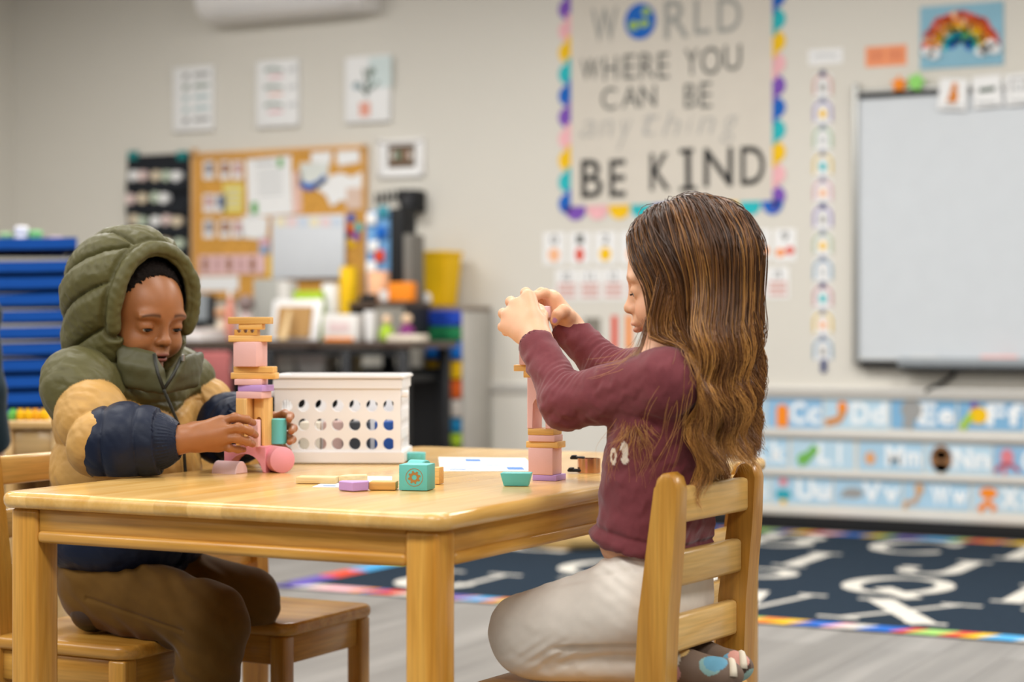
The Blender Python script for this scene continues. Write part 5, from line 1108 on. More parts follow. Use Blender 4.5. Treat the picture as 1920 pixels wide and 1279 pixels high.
# ------------------------------------------------------------------ organic surfaces from distance fields
class Field:
    def __init__(s, lo, hi, h):
        s.lo = np.array(lo, float); s.h = h; s.n = np.ceil((np.array(hi)-s.lo)/h).astype(int)+1
        s.f = np.full(s.n, 1.0, np.float32)
    def sub(s, lo, hi, m):
        i0 = np.clip(np.floor((np.minimum(lo, hi)-m-s.lo)/s.h).astype(int), 0, s.n); i1 = np.clip(np.ceil((np.maximum(lo, hi)+m-s.lo)/s.h).astype(int)+1, 0, s.n)
        if (i1 <= i0).any(): return None
        sl = tuple(slice(a, b) for a, b in zip(i0, i1))
        ax = [(s.lo[k]+s.h*np.arange(i0[k], i1[k])).astype(np.float32) for k in range(3)]
        return sl, ax[0][:, None, None], ax[1][None, :, None], ax[2][None, None, :]
    def mix(s, sl, d, k, cut=False):
        f = s.f[sl]
        if cut:
            d = -d; hh = np.clip(0.5-0.5*(d-f)/k, 0, 1); s.f[sl] = d*(1-hh)+f*hh+k*hh*(1-hh)
        else:
            hh = np.clip(0.5+0.5*(d-f)/k, 0, 1); s.f[sl] = d*(1-hh)+f*hh-k*hh*(1-hh)
    def cone(s, a, b, r1, r2=None, k=0.01, cut=False):
        r2 = r1 if r2 is None else r2; a = np.array(a, float); b = np.array(b, float); m = max(r1, r2)+k*1.5+2*s.h
        g = s.sub(np.minimum(a, b), np.maximum(a, b), m)
        if g is None: return
        sl, X, Y, Z = g; ab = b-a; L2 = max(float(ab@ab), 1e-12)
        x, y, z = X-a[0], Y-a[1], Z-a[2]
        t = np.clip((x*ab[0]+y*ab[1]+z*ab[2])/L2, 0, 1)
        d = np.sqrt((x-t*ab[0])**2+(y-t*ab[1])**2+(z-t*ab[2])**2)-(r1+(r2-r1)*t)
        s.mix(sl, d.astype(np.float32), k, cut)
    def chain(s, pts, rad, k=0.01):
        for i in range(len(pts)-1): s.cone(pts[i], pts[i+1], rad[i], rad[i+1], k)
    def ell(s, c, r, A=None, k=0.01, cut=False):
        c = np.array(c, float); r = np.array(r, float); A = np.eye(3) if A is None else A     # rows of A: ellipsoid axes
        g = s.sub(c, c, float(r.max())+k*1.5+2*s.h)
        if g is None: return
        sl, X, Y, Z = g; x, y, z = X-c[0], Y-c[1], Z-c[2]
        q = [(x*A[i][0]+y*A[i][1]+z*A[i][2]) for i in range(3)]
        k0 = np.sqrt((q[0]/r[0])**2+(q[1]/r[1])**2+(q[2]/r[2])**2); k1 = np.sqrt((q[0]/r[0]**2)**2+(q[1]/r[1]**2)**2+(q[2]/r[2]**2)**2)+1e-9
        s.mix(sl, (k0*(k0-1)/k1).astype(np.float32), k, cut)
    def plane(s, p, n, k=0.004):                        # keep the side n points away from
        p = np.array(p, float); n = np.array(n, float); n /= np.linalg.norm(n)
        ax = [(s.lo[i]+s.h*np.arange(s.n[i])).astype(np.float32) for i in range(3)]
        d = (ax[0][:, None, None]-p[0])*n[0]+(ax[1][None, :, None]-p[1])*n[1]+(ax[2][None, None, :]-p[2])*n[2]
        s.f = np.maximum(s.f, d.astype(np.float32))
    def mesh(s):
        f = s.f; h = s.h; S = f < 0
        c = [S[i:S.shape[0]-1+i, j:S.shape[1]-1+j, k:S.shape[2]-1+k] for i in (0, 1) for j in (0, 1) for k in (0, 1)]
        cnt = np.zeros(c[0].shape, np.int8)
        for q in c: cnt += q
        I = np.argwhere((cnt > 0) & (cnt < 8)); del c
        N = len(I); acc = np.zeros((N, 3)); num = np.zeros(N)
        offs = [(i, j, k) for i in (0, 1) for j in (0, 1) for k in (0, 1)]
        val = {o: f[I[:, 0]+o[0], I[:, 1]+o[1], I[:, 2]+o[2]].astype(float) for o in offs}
        for o in offs:
            for ax in range(3):
                if o[ax]: continue
                o2 = list(o); o2[ax] = 1; o2 = tuple(o2); a, b = val[o], val[o2]; m = (a < 0) != (b < 0)
                t = np.where(m, a/np.where(m, a-b, 1), 0); p = np.array(o, float)[None, :].repeat(N, 0); p[:, ax] += t
                acc[m] += p[m]; num += m
        V = s.lo+(I+acc/num[:, None])*h
        idx = np.full(cnt.shape, -1, np.int32); idx[I[:, 0], I[:, 1], I[:, 2]] = np.arange(N)
        Q = []
        for ax in range(3):
            u, v = (ax+1) % 3, (ax+2) % 3
            sa = [slice(None)]*3; sb = [slice(None)]*3; sa[ax] = slice(0, -1); sb[ax] = slice(1, None)
            A = S[tuple(sa)]; B = S[tuple(sb)]; E = np.argwhere(A != B)
            E = E[(E[:, u] > 0) & (E[:, v] > 0) & (E[:, u] < S.shape[u]-1) & (E[:, v] < S.shape[v]-1)]
            if not len(E): continue
            inside = A[E[:, 0], E[:, 1], E[:, 2]]
            def g(du, dv):
                e = E.copy(); e[:, u] += du; e[:, v] += dv; return idx[e[:, 0], e[:, 1], e[:, 2]]
            q = np.stack([g(-1, -1), g(0, -1), g(0, 0), g(-1, 0)], 1); q[~inside] = q[~inside][:, ::-1]; Q.append(q)
        Q = np.concatenate(Q); Q = Q[(Q >= 0).all(1)]
        return V, Q
def relax(V, Q, it=2, lam=0.5):
    E = np.concatenate([Q[:, [0, 1]], Q[:, [1, 2]], Q[:, [2, 3]], Q[:, [3, 0]]])
    n = len(V); deg = np.bincount(E.ravel(), minlength=n).astype(float); deg[deg == 0] = 1
    for _ in range(it):
        A = np.stack([np.bincount(E[:, 0], V[E[:, 1], k], n)+np.bincount(E[:, 1], V[E[:, 0], k], n) for k in range(3)], 1)
        V = V+lam*(A/deg[:, None]-V)
    return V
def vnormals(V, Q):
    fn = np.cross(V[Q[:, 2]]-V[Q[:, 0]], V[Q[:, 3]]-V[Q[:, 1]]); n = np.zeros_like(V)
    for k in range(4):
        for j in range(3): n[:, j] += np.bincount(Q[:, k], fn[:, j], len(V))
    return n/np.maximum(np.linalg.norm(n, axis=1, keepdims=True), 1e-12)
def np_mesh(name, V, Q, col=None):
    me = bpy.data.meshes.new(name); nq = Q.shape[1]
    me.vertices.add(len(V)); me.vertices.foreach_set('co', V.astype(np.float32).ravel())
    me.loops.add(Q.size); me.loops.foreach_set('vertex_index', Q.astype(np.int32).ravel())
    me.polygons.add(len(Q)); me.polygons.foreach_set('loop_start', (np.arange(len(Q))*nq).astype(np.int32))
    me.polygons.foreach_set('use_smooth', np.ones(len(Q), bool)); me.update(calc_edges=True)
    if col is not None:
        at_ = me.color_attributes.new('Col', 'FLOAT_COLOR', 'POINT'); at_.data.foreach_set('color', np.concatenate([col, np.ones((len(V), 1))], 1).astype(np.float32).ravel())
    return me
def keep(V, Q, maskv):                                   # drop quads with no kept vertex
    q = Q[maskv[Q].all(1)]; used = np.unique(q); m = np.full(len(V), -1); m[used] = np.arange(len(used)); return V[used], m[q], used
def noise3(P, s, seed=0):
    r = np.random.RandomState(seed); out = np.zeros(len(P))
    for i in range(5):
        k = r.normal(size=3)*s; out += np.sin(P@k+r.uniform(0, 6.28))
    return out/5
def lc(h): return np.array(lin(h))
class Head:                                              # local axes: forward, left, up
    def __init__(s, c, yaw_dir, pitch):
        s.c = np.array(c, float); f0 = np.array([yaw_dir[0], yaw_dir[1], 0.0]); f0 /= np.linalg.norm(f0)
        up = np.array([0, 0, 1.0]); s.F = f0*math.cos(pitch)-up*math.sin(pitch); s.L = np.cross(up, f0); s.U = np.cross(s.F, s.L)
        s.A = np.stack([s.F, s.L, s.U])
    def p(s, f, l, u): return s.c+s.F*f+s.L*l+s.U*u
    def build(s, F, mouth_open=0.0, lid=0.0):
        e = lambda f, l, u, r, k=0.012, cut=False: F.ell(s.p(f, l, u), r, s.A, k, cut)
        e(-0.008, 0, 0.026, (0.083, 0.068, 0.074), 0.01)
        e(0.030, 0, 0.015, (0.052, 0.056, 0.055), 0.02); e(0.024, 0, -0.036, (0.050, 0.050, 0.052), 0.025)
        for q in (-1, 1):
            e(0.046, q*0.033, -0.036, (0.030, 0.026, 0.026), 0.016); e(0.071, q*0.026, 0.014, (0.010, 0.022, 0.008), 0.014)
            e(-0.004, q*0.066, -0.008, (0.014, 0.008, 0.022), 0.008)
        e(0.060, 0, -0.078, (0.018, 0.020, 0.015), 0.016)
        F.cone(s.p(0.076, 0, 0.004), s.p(0.087, 0, -0.024), 0.0065, 0.0085, 0.010); e(0.089, 0, -0.026, (0.0085, 0.0095, 0.008), 0.005)
        for q in (-1, 1):
            e(0.082, q*0.0095, -0.029, (0.007, 0.0055, 0.0055), 0.005)
            F.ell(s.p(0.087, q*0.005, -0.0345), (0.005, 0.0028, 0.003), s.A, 0.003, True)
            F.ell(s.p(0.088, q*0.030, -0.004), (0.016, 0.017, 0.011), s.A, 0.014, True)
            e(0.0655, q*0.030, -0.004, (0.0142, 0.0150, 0.0132), 0.004)
            F.ell(s.p(0.0785, q*0.031, -0.0088), (0.0075, 0.0115, 0.0026+lid), s.A, 0.0015, True)
        e(0.076, 0, -0.047, (0.012, 0.017, 0.012), 0.010)
        e(0.0845, 0, -0.0498, (0.0065, 0.0145, 0.0048), 0.004); e(0.0825, 0, -0.0585, (0.0068, 0.0130, 0.0052), 0.004)
        F.ell(s.p(0.091, 0, -0.0542), (0.0105, 0.0145, 0.0016+mouth_open), s.A, 0.0015, True)
    def loc(s, V): return (V-s.c)@s.A.T
    def paint(s, V, col, lip, dark, brow=None, bamt=0.8):
        q = s.loc(V); f, l, u = q[:, 0], q[:, 1], q[:, 2]
        if brow is not None:
            t = (np.abs(l)-0.030)/0.018; m = np.exp(-((u-(0.0150+0.0035*(1-t*t)-0.0015*t))/(0.0030-0.0008*t))**2)*np.clip((1-t*t)*3, 0, 1)*(f > 0.03)
            m = (bamt*np.clip(m, 0, 1))[:, None]; col = col*(1-m)+brow*m
        up_ = np.exp(-(((u+0.0502)/0.0042)**2+(l/0.0135)**2)**2)*(f > 0.07); lo_ = np.exp(-(((u+0.0585)/0.0048)**2+(l/0.0125)**2)**2)*(f > 0.07)
        m = np.clip(up_+lo_, 0, 1)[:, None]; col = col*(1-m)+lip*m
        m = (np.exp(-(((u+0.0542)/0.0016)**2+(l/0.0135)**2)**2)*(f > 0.06))[:, None]; col = col*(1-m)+dark*m
        for q_ in (-1, 1):
            m = (np.exp(-(((l-q_*0.005)/0.003)**2+((u+0.0345)/0.0028)**2))*(f > 0.075))[:, None]; col = col*(1-0.7*m)+dark*0.7*m
        return col
    def extras(s, root, off, iris, brow, lash, bfw=0.0812):
        for q in (-1, 1):
            c = s.p(0.0650, q*0.030, -0.005)-off; n = 18; m = 12; P = []; Cc = []
            for i in range(m+1):
                for j in range(n):
                    th = math.pi*i/m; ph = 2*math.pi*j/n; d = s.F*math.cos(th)+(s.L*math.cos(ph)+s.U*math.sin(ph))*math.sin(th)
                    P.append(c+d*0.0128)
                    g = d@(s.F*0.93-s.U*0.36)
                    Cc.append(lc('120b08') if g > 0.955 else (lc(iris) if g > 0.84 else lc('bdb2a6')))
            Q = np.array([[i*n+j, i*n+(j+1) % n, (i+1)*n+(j+1) % n, (i+1)*n+j] for i in range(m) for j in range(n)])
            link('eye', np_mesh('eye', np.array(P), Q[:, ::-1], np.array(Cc)), mat('eye_surface', 'ffffff', 0.12, 0.5, 0.0, attr='Col'), root)
            bp = [s.p(0.0800-0.0022*abs(t)**2*4, q*(0.030+0.0135*t), -0.0066-0.0022*t*t)-off for t in np.linspace(-1, 1, 9)]
            bp = [s.p(0.0655, q*0.030, -0.004)+(x_/np.linalg.norm(x_))*0.0151-off for x_ in [s.F*1.0+s.L*q*0.75*t+s.U*(-0.27-0.06*t*t) for t in np.linspace(-1, 1, 9)]]
            bm_obj('eyelash', tube_bm(bp, [0.0005, 0.0009, 0.0012, 0.0013, 0.0013, 0.0013, 0.0012, 0.0009, 0.0005], 6), mat('lash_'+lash, lash, 0.7), root, smooth=True)
V_ = lambda x, y, d: view(x, y, d)
def hand(F, W, K, fingers, thumb, rw=0.017, rm=0.0105, rf=(0.0074, 0.0066, 0.0060, 0.0052), tr=(0.0105, 0.0086, 0.0074, 0.0062)):
    W = V_(*W); K = [V_(*k) for k in K]
    for i, k in enumerate(K): F.cone(W, k, rw*0.82, rm*(0.92 if i == 3 else 1.0), 0.010)
    F.cone((K[0]+W)/2, (K[3]+W)/2, 0.012, 0.012, 0.01)
    for i, (k, f) in enumerate(zip(K, fingers)):
        s = (0.96, 1.0, 0.96, 0.84)[i]; pts = [k]+[V_(*p) for p in f]
        F.chain(pts, [r*s for r in rf], 0.0032)
        for j in (1, 2): F.ell(pts[j], [rf[j]*s*1.06]*3, None, 0.003)
    T = [V_(*p) for p in thumb]; F.cone(W, T[0], rw*0.8, tr[0]*1.1, 0.012); F.chain(T, tr, 0.004)
    return T, [V_(*f[-1]) for f in fingers]
def to_root(name, V, Q, col, m, root, off): return link(name, np_mesh(name, V-off, Q, col), m, root)
def hairs(name, strands, r0, colfn, m, root, off, sides=3, thick=None):
    """strands: list of (n,3) arrays -> thin tapering tubes in one mesh"""
    VV, QQ, CC = [], [], []; base = 0
    for si, P in enumerate(strands):
        n = len(P); T = np.gradient(P, axis=0); T /= np.maximum(np.linalg.norm(T, axis=1, keepdims=True), 1e-9)
        ref = np.array([0.31, -0.81, 0.22]); u = np.cross(T, ref); u /= np.maximum(np.linalg.norm(u, axis=1, keepdims=True), 1e-9); v = np.cross(T, u)
        tt = np.linspace(0, 1, n); rad = r0*(thick[si] if thick is not None else 1.0)*(1-0.75*tt**2.5)
        ring = np.stack([P+(u*math.cos(2*math.pi*k/sides)+v*math.sin(2*math.pi*k/sides))*rad[:, None] for k in range(sides)], 1)
        VV.append(ring.reshape(-1, 3)); i = np.arange(n-1)[:, None]*sides; k = np.arange(sides)[None, :]
        q = np.stack([i+k, i+(k+1) % sides, i+sides+(k+1) % sides, i+sides+k], 2).reshape(-1, 4)+base; QQ.append(q)
        CC.append(np.repeat(colfn(si, tt), sides, 0)); base += n*sides
    return to_root(name, np.concatenate(VV), np.concatenate(QQ), np.concatenate(CC), m, root, off)

# ================================================================== child with long hair
GH = 0.0019
gf = np.array([-0.887, 0.461, 0.0]); gl = np.array([-0.461, -0.887, 0.0]); Z3 = np.array([0, 0, 1.0])
def wv(X, Y, z): return np.array([CS*X+SN*Y, -SN*X+CS*Y, z])        # world -> view frame
girl_base = wv(-1.12, 2.60, 0.0)
girl_off = np.array([girl_base[0], girl_base[1], 0.30])
girl = empty('person', at(0, 0, 0)+Vector((-1.12, 2.60, 0.30)), YAW)
girl.location = (-1.12, 2.60, 0.30)
tag(girl, 'child with long brown hair, maroon shirt and cream leggings kneeling on a chair stacking blocks', 'person')
gT = np.stack([gf, gl, Z3])
GHd = Head(V_(1287, 527, 2.81), (-0.975, 0.22), math.radians(9))
nb_ = wv(-1.085, 2.60, 0.775)                                        # base of the neck
LS, LE, LW = V_(1250, 716, 2.722), V_(1064, 756, 2.83), V_(1006, 648, 2.925)
RS, RE, RW_ = V_(1295, 700, 2.89), V_(1150, 705, 3.02), V_(1066, 615, 3.08)
LH, LK, LA, LT = wv(-1.115, 2.545, 0.425), V_(990, 1182, 2.835), wv(-1.075, 2.56, 0.338), wv(-0.995, 2.568, 0.326)
RH, RK, RA, RT = wv(-1.115, 2.655, 0.425), wv(-1.275, 2.685, 0.375), wv(-1.075, 2.645, 0.338), wv(-1.005, 2.635, 0.326)
def girl_body():
    lo = np.array([-0.06, 2.62, 0.29]); hi = np.array([0.40, 3.16, 0.95]); F = Field(lo, hi, GH)
    GHd.build(F, 0.0, 0.0008)
    F.cone(GHd.p(-0.018, 0, -0.06), nb_, 0.034, 0.038, 0.02)
    F.ell(wv(-1.10, 2.60, 0.70), (0.062, 0.095, 0.085), gT, 0.03); F.ell(wv(-1.115, 2.60, 0.58), (0.060, 0.086, 0.10), gT, 0.04); F.ell(wv(-1.115, 2.60, 0.45), (0.050, 0.08, 0.06), gT, 0.03); F.ell(wv(-1.125, 2.60, 0.51), (0.068, 0.088, 0.05), gT, 0.03)
    for S, E, W in ((LS, LE, LW), (RS, RE, RW_)):
        F.cone(wv(-1.09, 2.60, 0.74), S, 0.04, 0.036, 0.03); F.cone(S, E, 0.034, 0.028, 0.02); F.cone(E, W, 0.027, 0.0235, 0.015)
    for H_, K_, A_, T_ in ((LH, LK, LA, LT), (RH, RK, RA, RT)):
        F.cone(H_+gf*0.02, K_, 0.050, 0.044, 0.02); F.cone(K_-Z3*0.03+gf*-0.01, A_, 0.024, 0.020, 0.01); F.cone(A_, T_, 0.02, 0.014, 0.01)
    T1, t1 = hand(F, (1009, 640, 2.932), [(991, 558, 2.985), (968, 573, 2.985), (954, 592, 2.98), (950, 613, 2.975)],
         [[(986, 549, 3.010), (990, 557, 3.036), (996, 572, 3.046)], [(958, 566, 3.010), (961, 577, 3.036), (972, 588, 3.044)], [(944, 588, 3.003), (949, 599, 3.030), (962, 606, 3.040)], [(942, 613, 2.998), (949, 622, 3.020), (961, 626, 3.034)]],
         [(1012, 610, 2.955), (1016, 592, 2.985), (1012, 581, 3.015), (1008, 576, 3.032)], 0.022, 0.0125, (0.0092, 0.0080, 0.0072, 0.0062), (0.012, 0.0098, 0.0084, 0.007))
    T2, t2 = hand(F, (1066, 613, 3.078), [(1040, 561, 3.070), (1034, 557, 3.086), (1030, 562, 3.102), (1030, 574, 3.114)],
         [[(1022, 550, 3.064), (1005, 555, 3.058), (997, 566, 3.054)], [(1015, 549, 3.082), (999, 556, 3.078), (994, 568, 3.074)], [(1014, 556, 3.100), (1000, 563, 3.096), (996, 574, 3.090)], [(1018, 572, 3.112), (1006, 580, 3.106), (1002, 588, 3.100)]],
         [(1064, 594, 3.055), (1056, 583, 3.040), (1046, 590, 3.034), (1040, 601, 3.034)], 0.022, 0.0125, (0.0090, 0.0078, 0.0070, 0.0060), (0.0125, 0.0100, 0.0090, 0.0075))
    V, Q = F.mesh(); V = relax(V, Q, 1, 0.4)
    col = np.tile(lc('dfab87'), (len(V), 1))
    blush = np.exp(-(((GHd.loc(V)-np.array([0.062, 0.04, -0.034]))/0.022)**2).sum(1))[:, None]; col = col*(1-0.35*blush)+lc('d98f78')*0.35*blush
    col = GHd.paint(V, col, lc('c97d70'), lc('6b3430'), lc('7a5233'), 0.6)
    for tip in [T2[-1], T1[-1]]+t1+t2:
        q = V-tip; m = np.exp(-((q**2).sum(1)/0.0035**2))*(q[:, 2]*0+1)
        nail = ((q[:, 1] < -0.0035) & ((q[:, 0]**2+q[:, 2]**2) < 0.0042**2) & (np.abs(q[:, 1]) < 0.012))
        col[nail] = lc('b884b4')
    o = to_root('body', V, Q, col, mat('skin_fair', 'ffffff', 0.5, 0.4, 0.02, 60, 0.05, 500, sss=0.12, attr='Col'), girl, girl_off)
    GHd.extras(girl, girl_off, '5a6068', '7a5233', '35221a')
girl_body()
def fold_noise(V, N, amp, s, dirv, seed):
    k = np.array(dirv, float); r = np.random.RandomState(seed); ph = noise3(V, s*0.45, seed+3)*2.2
    return V+N*(amp*np.sin((V@k)*s+ph)*np.clip(0.5+0.8*noise3(V, s*0.25, seed+7), 0, 1))[:, None]
def girl_shirt():
    F = Field([-0.0, 2.62, 0.47], [0.40, 3.10, 0.83], 0.0022)
    F.ell(wv(-1.098, 2.60, 0.70), (0.072, 0.104, 0.092), gT, 0.02); F.ell(wv(-1.112, 2.60, 0.58), (0.080, 0.098, 0.12), gT, 0.05); F.ell(wv(-1.112, 2.60, 0.50), (0.082, 0.102, 0.08), gT, 0.04)
    for S, E, W in ((LS, LE, LW), (RS, RE, RW_)):
        F.cone(wv(-1.09, 2.60, 0.745), S, 0.045, 0.047, 0.02); F.cone(S, E, 0.050, 0.0395, 0.008); F.cone(E, E+(W-E)*0.93, 0.037, 0.0285, 0.02)
        F.cone(E+(W-E)*0.93, E+(W-E)*0.985, 0.0287, 0.0287, 0.004)
        F.cone(E+(W-E)*1.02, W+(W-E)*0.3, 0.0258, 0.0258, 0.002, True)
    zc = 0.502
    F.plane(wv(-1.115, 2.6, zc), -Z3+gf*0.2); F.plane(wv(-1.050, 2.6, 0.50), (CS, -SN, -0.28)); F.cone(nb_, nb_+Z3*0.08+gf*0.01, 0.046, 0.06, 0.004, True)
    V, Q = F.mesh(); V = relax(V, Q, 1); N = vnormals(V, Q)
    # hem roll
    fw_ = (V-wv(-1.115, 2.6, 0))@gf; hz_ = V[:, 2]-zc-0.2*fw_; m = np.exp(-((hz_-0.006)/0.008)**2); V = V+N*((0.004+0.006*np.clip(fw_/0.06, 0, 1))*m)[:, None]; V = V-N*(0.003*np.exp(-((hz_-0.021)/0.004)**2))[:, None]
    side = np.clip((V[:, 2]-0.50)/0.1, 0, 1)
    V = fold_noise(V, N, 0.0022, 130, (0.3, 0.25, 0.9), 5); V = fold_noise(V, N, 0.0012, 300, (0.6, 0.1, -0.7), 9)
    # creases in the crook of the elbows and at the shoulder
    for E, W, S in ((LE, LW, LS), (RE, RW_, RS)):
        ax = (W-E)/np.linalg.norm(W-E); ay = (S-E)/np.linalg.norm(S-E); b = ax+ay; b /= np.linalg.norm(b); q = V-(E+b*0.03); r = np.linalg.norm(q, axis=1)
        V = V-N*(0.0045*np.exp(-(r/0.035)**2)*(0.5+0.5*np.cos((q@(ax-ay))*330)))[:, None]
    col = np.tile(lc('733a3f'), (len(V), 1))
    # white print on the chest
    px = 960+V[:, 0]/V[:, 1]*FPX; py = HZ-(V[:, 2]-CH)/V[:, 1]*FPX
    def ellm(x, y, a, b): return ((px-x)/a)**2+((py-y)/b)**2 < 1
    front = V[:, 1] < wv(-1.19, 2.62, 0)[1]+0.03
    pr = (ellm(1170, 848, 8, 20) & ~ellm(1163, 852, 4, 9)) | ellm(1172, 864, 7, 6) | (ellm(1150, 856, 6, 16) & ~ellm(1150, 856, 2.5, 8))
    col[pr & front] = lc('e9dfcf')
    to_root('shirt', V, Q, col, mat('maroon_jersey', 'ffffff', 0.9, 0.15, 0.05, 120, 0.25, 900, sheen=0.25, attr='Col'), girl, girl_off)
girl_shirt()
def girl_legs():
    F = Field([-0.09, 2.62, 0.28], [0.40, 3.12, 0.53], 0.0022)
    F.ell(wv(-1.108, 2.60, 0.455), (0.075, 0.098, 0.065), gT, 0.03); F.ell(wv(-1.11, 2.56, 0.42), (0.056, 0.055, 0.068), gT, 0.03); F.ell(wv(-1.11, 2.645, 0.42), (0.056, 0.055, 0.068), gT, 0.03)
    for H_, K_, A_ in ((LH, LK, LA), (RH, RK, RA)):
        F.cone(H_, K_, 0.066, 0.0575, 0.03); F.ell(K_-Z3*0.012, (0.050, 0.046, 0.056), gT, 0.02)
    for H_, K_, A_ in ((LH, LK, LA), (RH, RK, RA)): F.cone(K_+np.array([0.01, 0, -0.040]), A_, 0.034, 0.029, 0.004)
    F.plane(wv(-1.115, 2.6, 0.507), Z3+gf*0.25); F.plane((0, 0, 0.3005), (0, 0, -1)); F.plane(wv(-1.0575, 2.6, 0), (CS, -SN, 0))
    V, Q = F.mesh(); V = relax(V, Q, 2); N = vnormals(V, Q)
    hz_ = V[:, 2]+0.25*((V-wv(-1.115, 2.6, 0))@gf); m = np.exp(-((hz_-0.494)/0.010)**2); V = V+N*(0.0035*m)[:, None]; m = np.exp(-((hz_-0.478)/0.004)**2); V = V-N*(0.002*m)[:, None]
    px = 960+V[:, 0]/V[:, 1]*FPX; py = HZ-(V[:, 2]-CH)/V[:, 1]*FPX; near = (V@gl > (LK@gl)*0.5+(LH@gl)*0.5)
    g_ = np.exp(-((py-(1219-0.03*(px-1040)))/5.0)**2)*np.clip((px-1030)/40, 0, 1)*near; V = V-N*(0.011*g_)[:, None]
    c = V_(1190, 1060, 2.76); q = V-c; V = V-N*(0.004*np.exp(-(np.linalg.norm(q, axis=1)/0.05)**2)*(0.5+0.5*np.sin(q[:, 2]*260+q[:, 0]*190)))[:, None]
    c = V_(1035, 1218, 2.79); q = V-c; V = V-N*(0.003*np.exp(-(np.linalg.norm(q*np.array([0.7, 1, 1.6]), axis=1)/0.035)**2)*(0.5+0.5*np.sin(q[:, 2]*320-q[:, 0]*260)))[:, None]
    V = fold_noise(V, N, 0.0008, 200, (0.3, 0.2, 0.9), 21)
    to_root('leggings', V, Q, None, mat('cream_cotton', 'ece5da', 0.85, 0.2, 0.02, 60, 0.12, 900, sheen=0.2), girl, girl_off)
    for A_, T_ in ((LA, LT), (RA, RT)):
        F = Field(np.minimum(A_, T_)-0.06, np.maximum(A_, T_)+0.06, 0.002); d = (T_-A_)/np.linalg.norm(T_-A_)
        F.cone(A_+d*0.005, T_-d*0.01, 0.031, 0.024, 0.01); F.ell(T_+Z3*0.002, (0.030, 0.026, 0.022), None, 0.012); F.plane((0, 0, 0.3012), (0, 0, -1))
        V, Q = F.mesh(); r = np.random.RandomState(3); col = np.tile(lc('6d5a4c'), (len(V), 1))
        for hx in ('7fa3a0', 'b98a86', '5f97b0', 'd8b878', '4a382f', 'c7c0b0', '8aa7a0', 'c98f80'):
            cc = V[r.randint(len(V))]; col[np.linalg.norm(V-cc, axis=1) < 0.017] = lc(hx)
        s = to_root('shoe', V, Q, col, mat('shoe_print', 'ffffff', 0.6, 0.3, 0.04, 80, attr='Col'), girl, girl_off)
        tp = [T_+np.array([0.012, 0, 0])+np.array([0, 0.026*math.cos(t), 0.022*math.sin(t)])*0.95 for t in np.linspace(0.2, math.pi-0.2, 10)]
        bm_obj('sole', tube_bm([p-girl_off for p in tp], 0.006, 8), mat('sole_tan', 'd8cdb8', 0.6), s, smooth=True)
girl_legs()
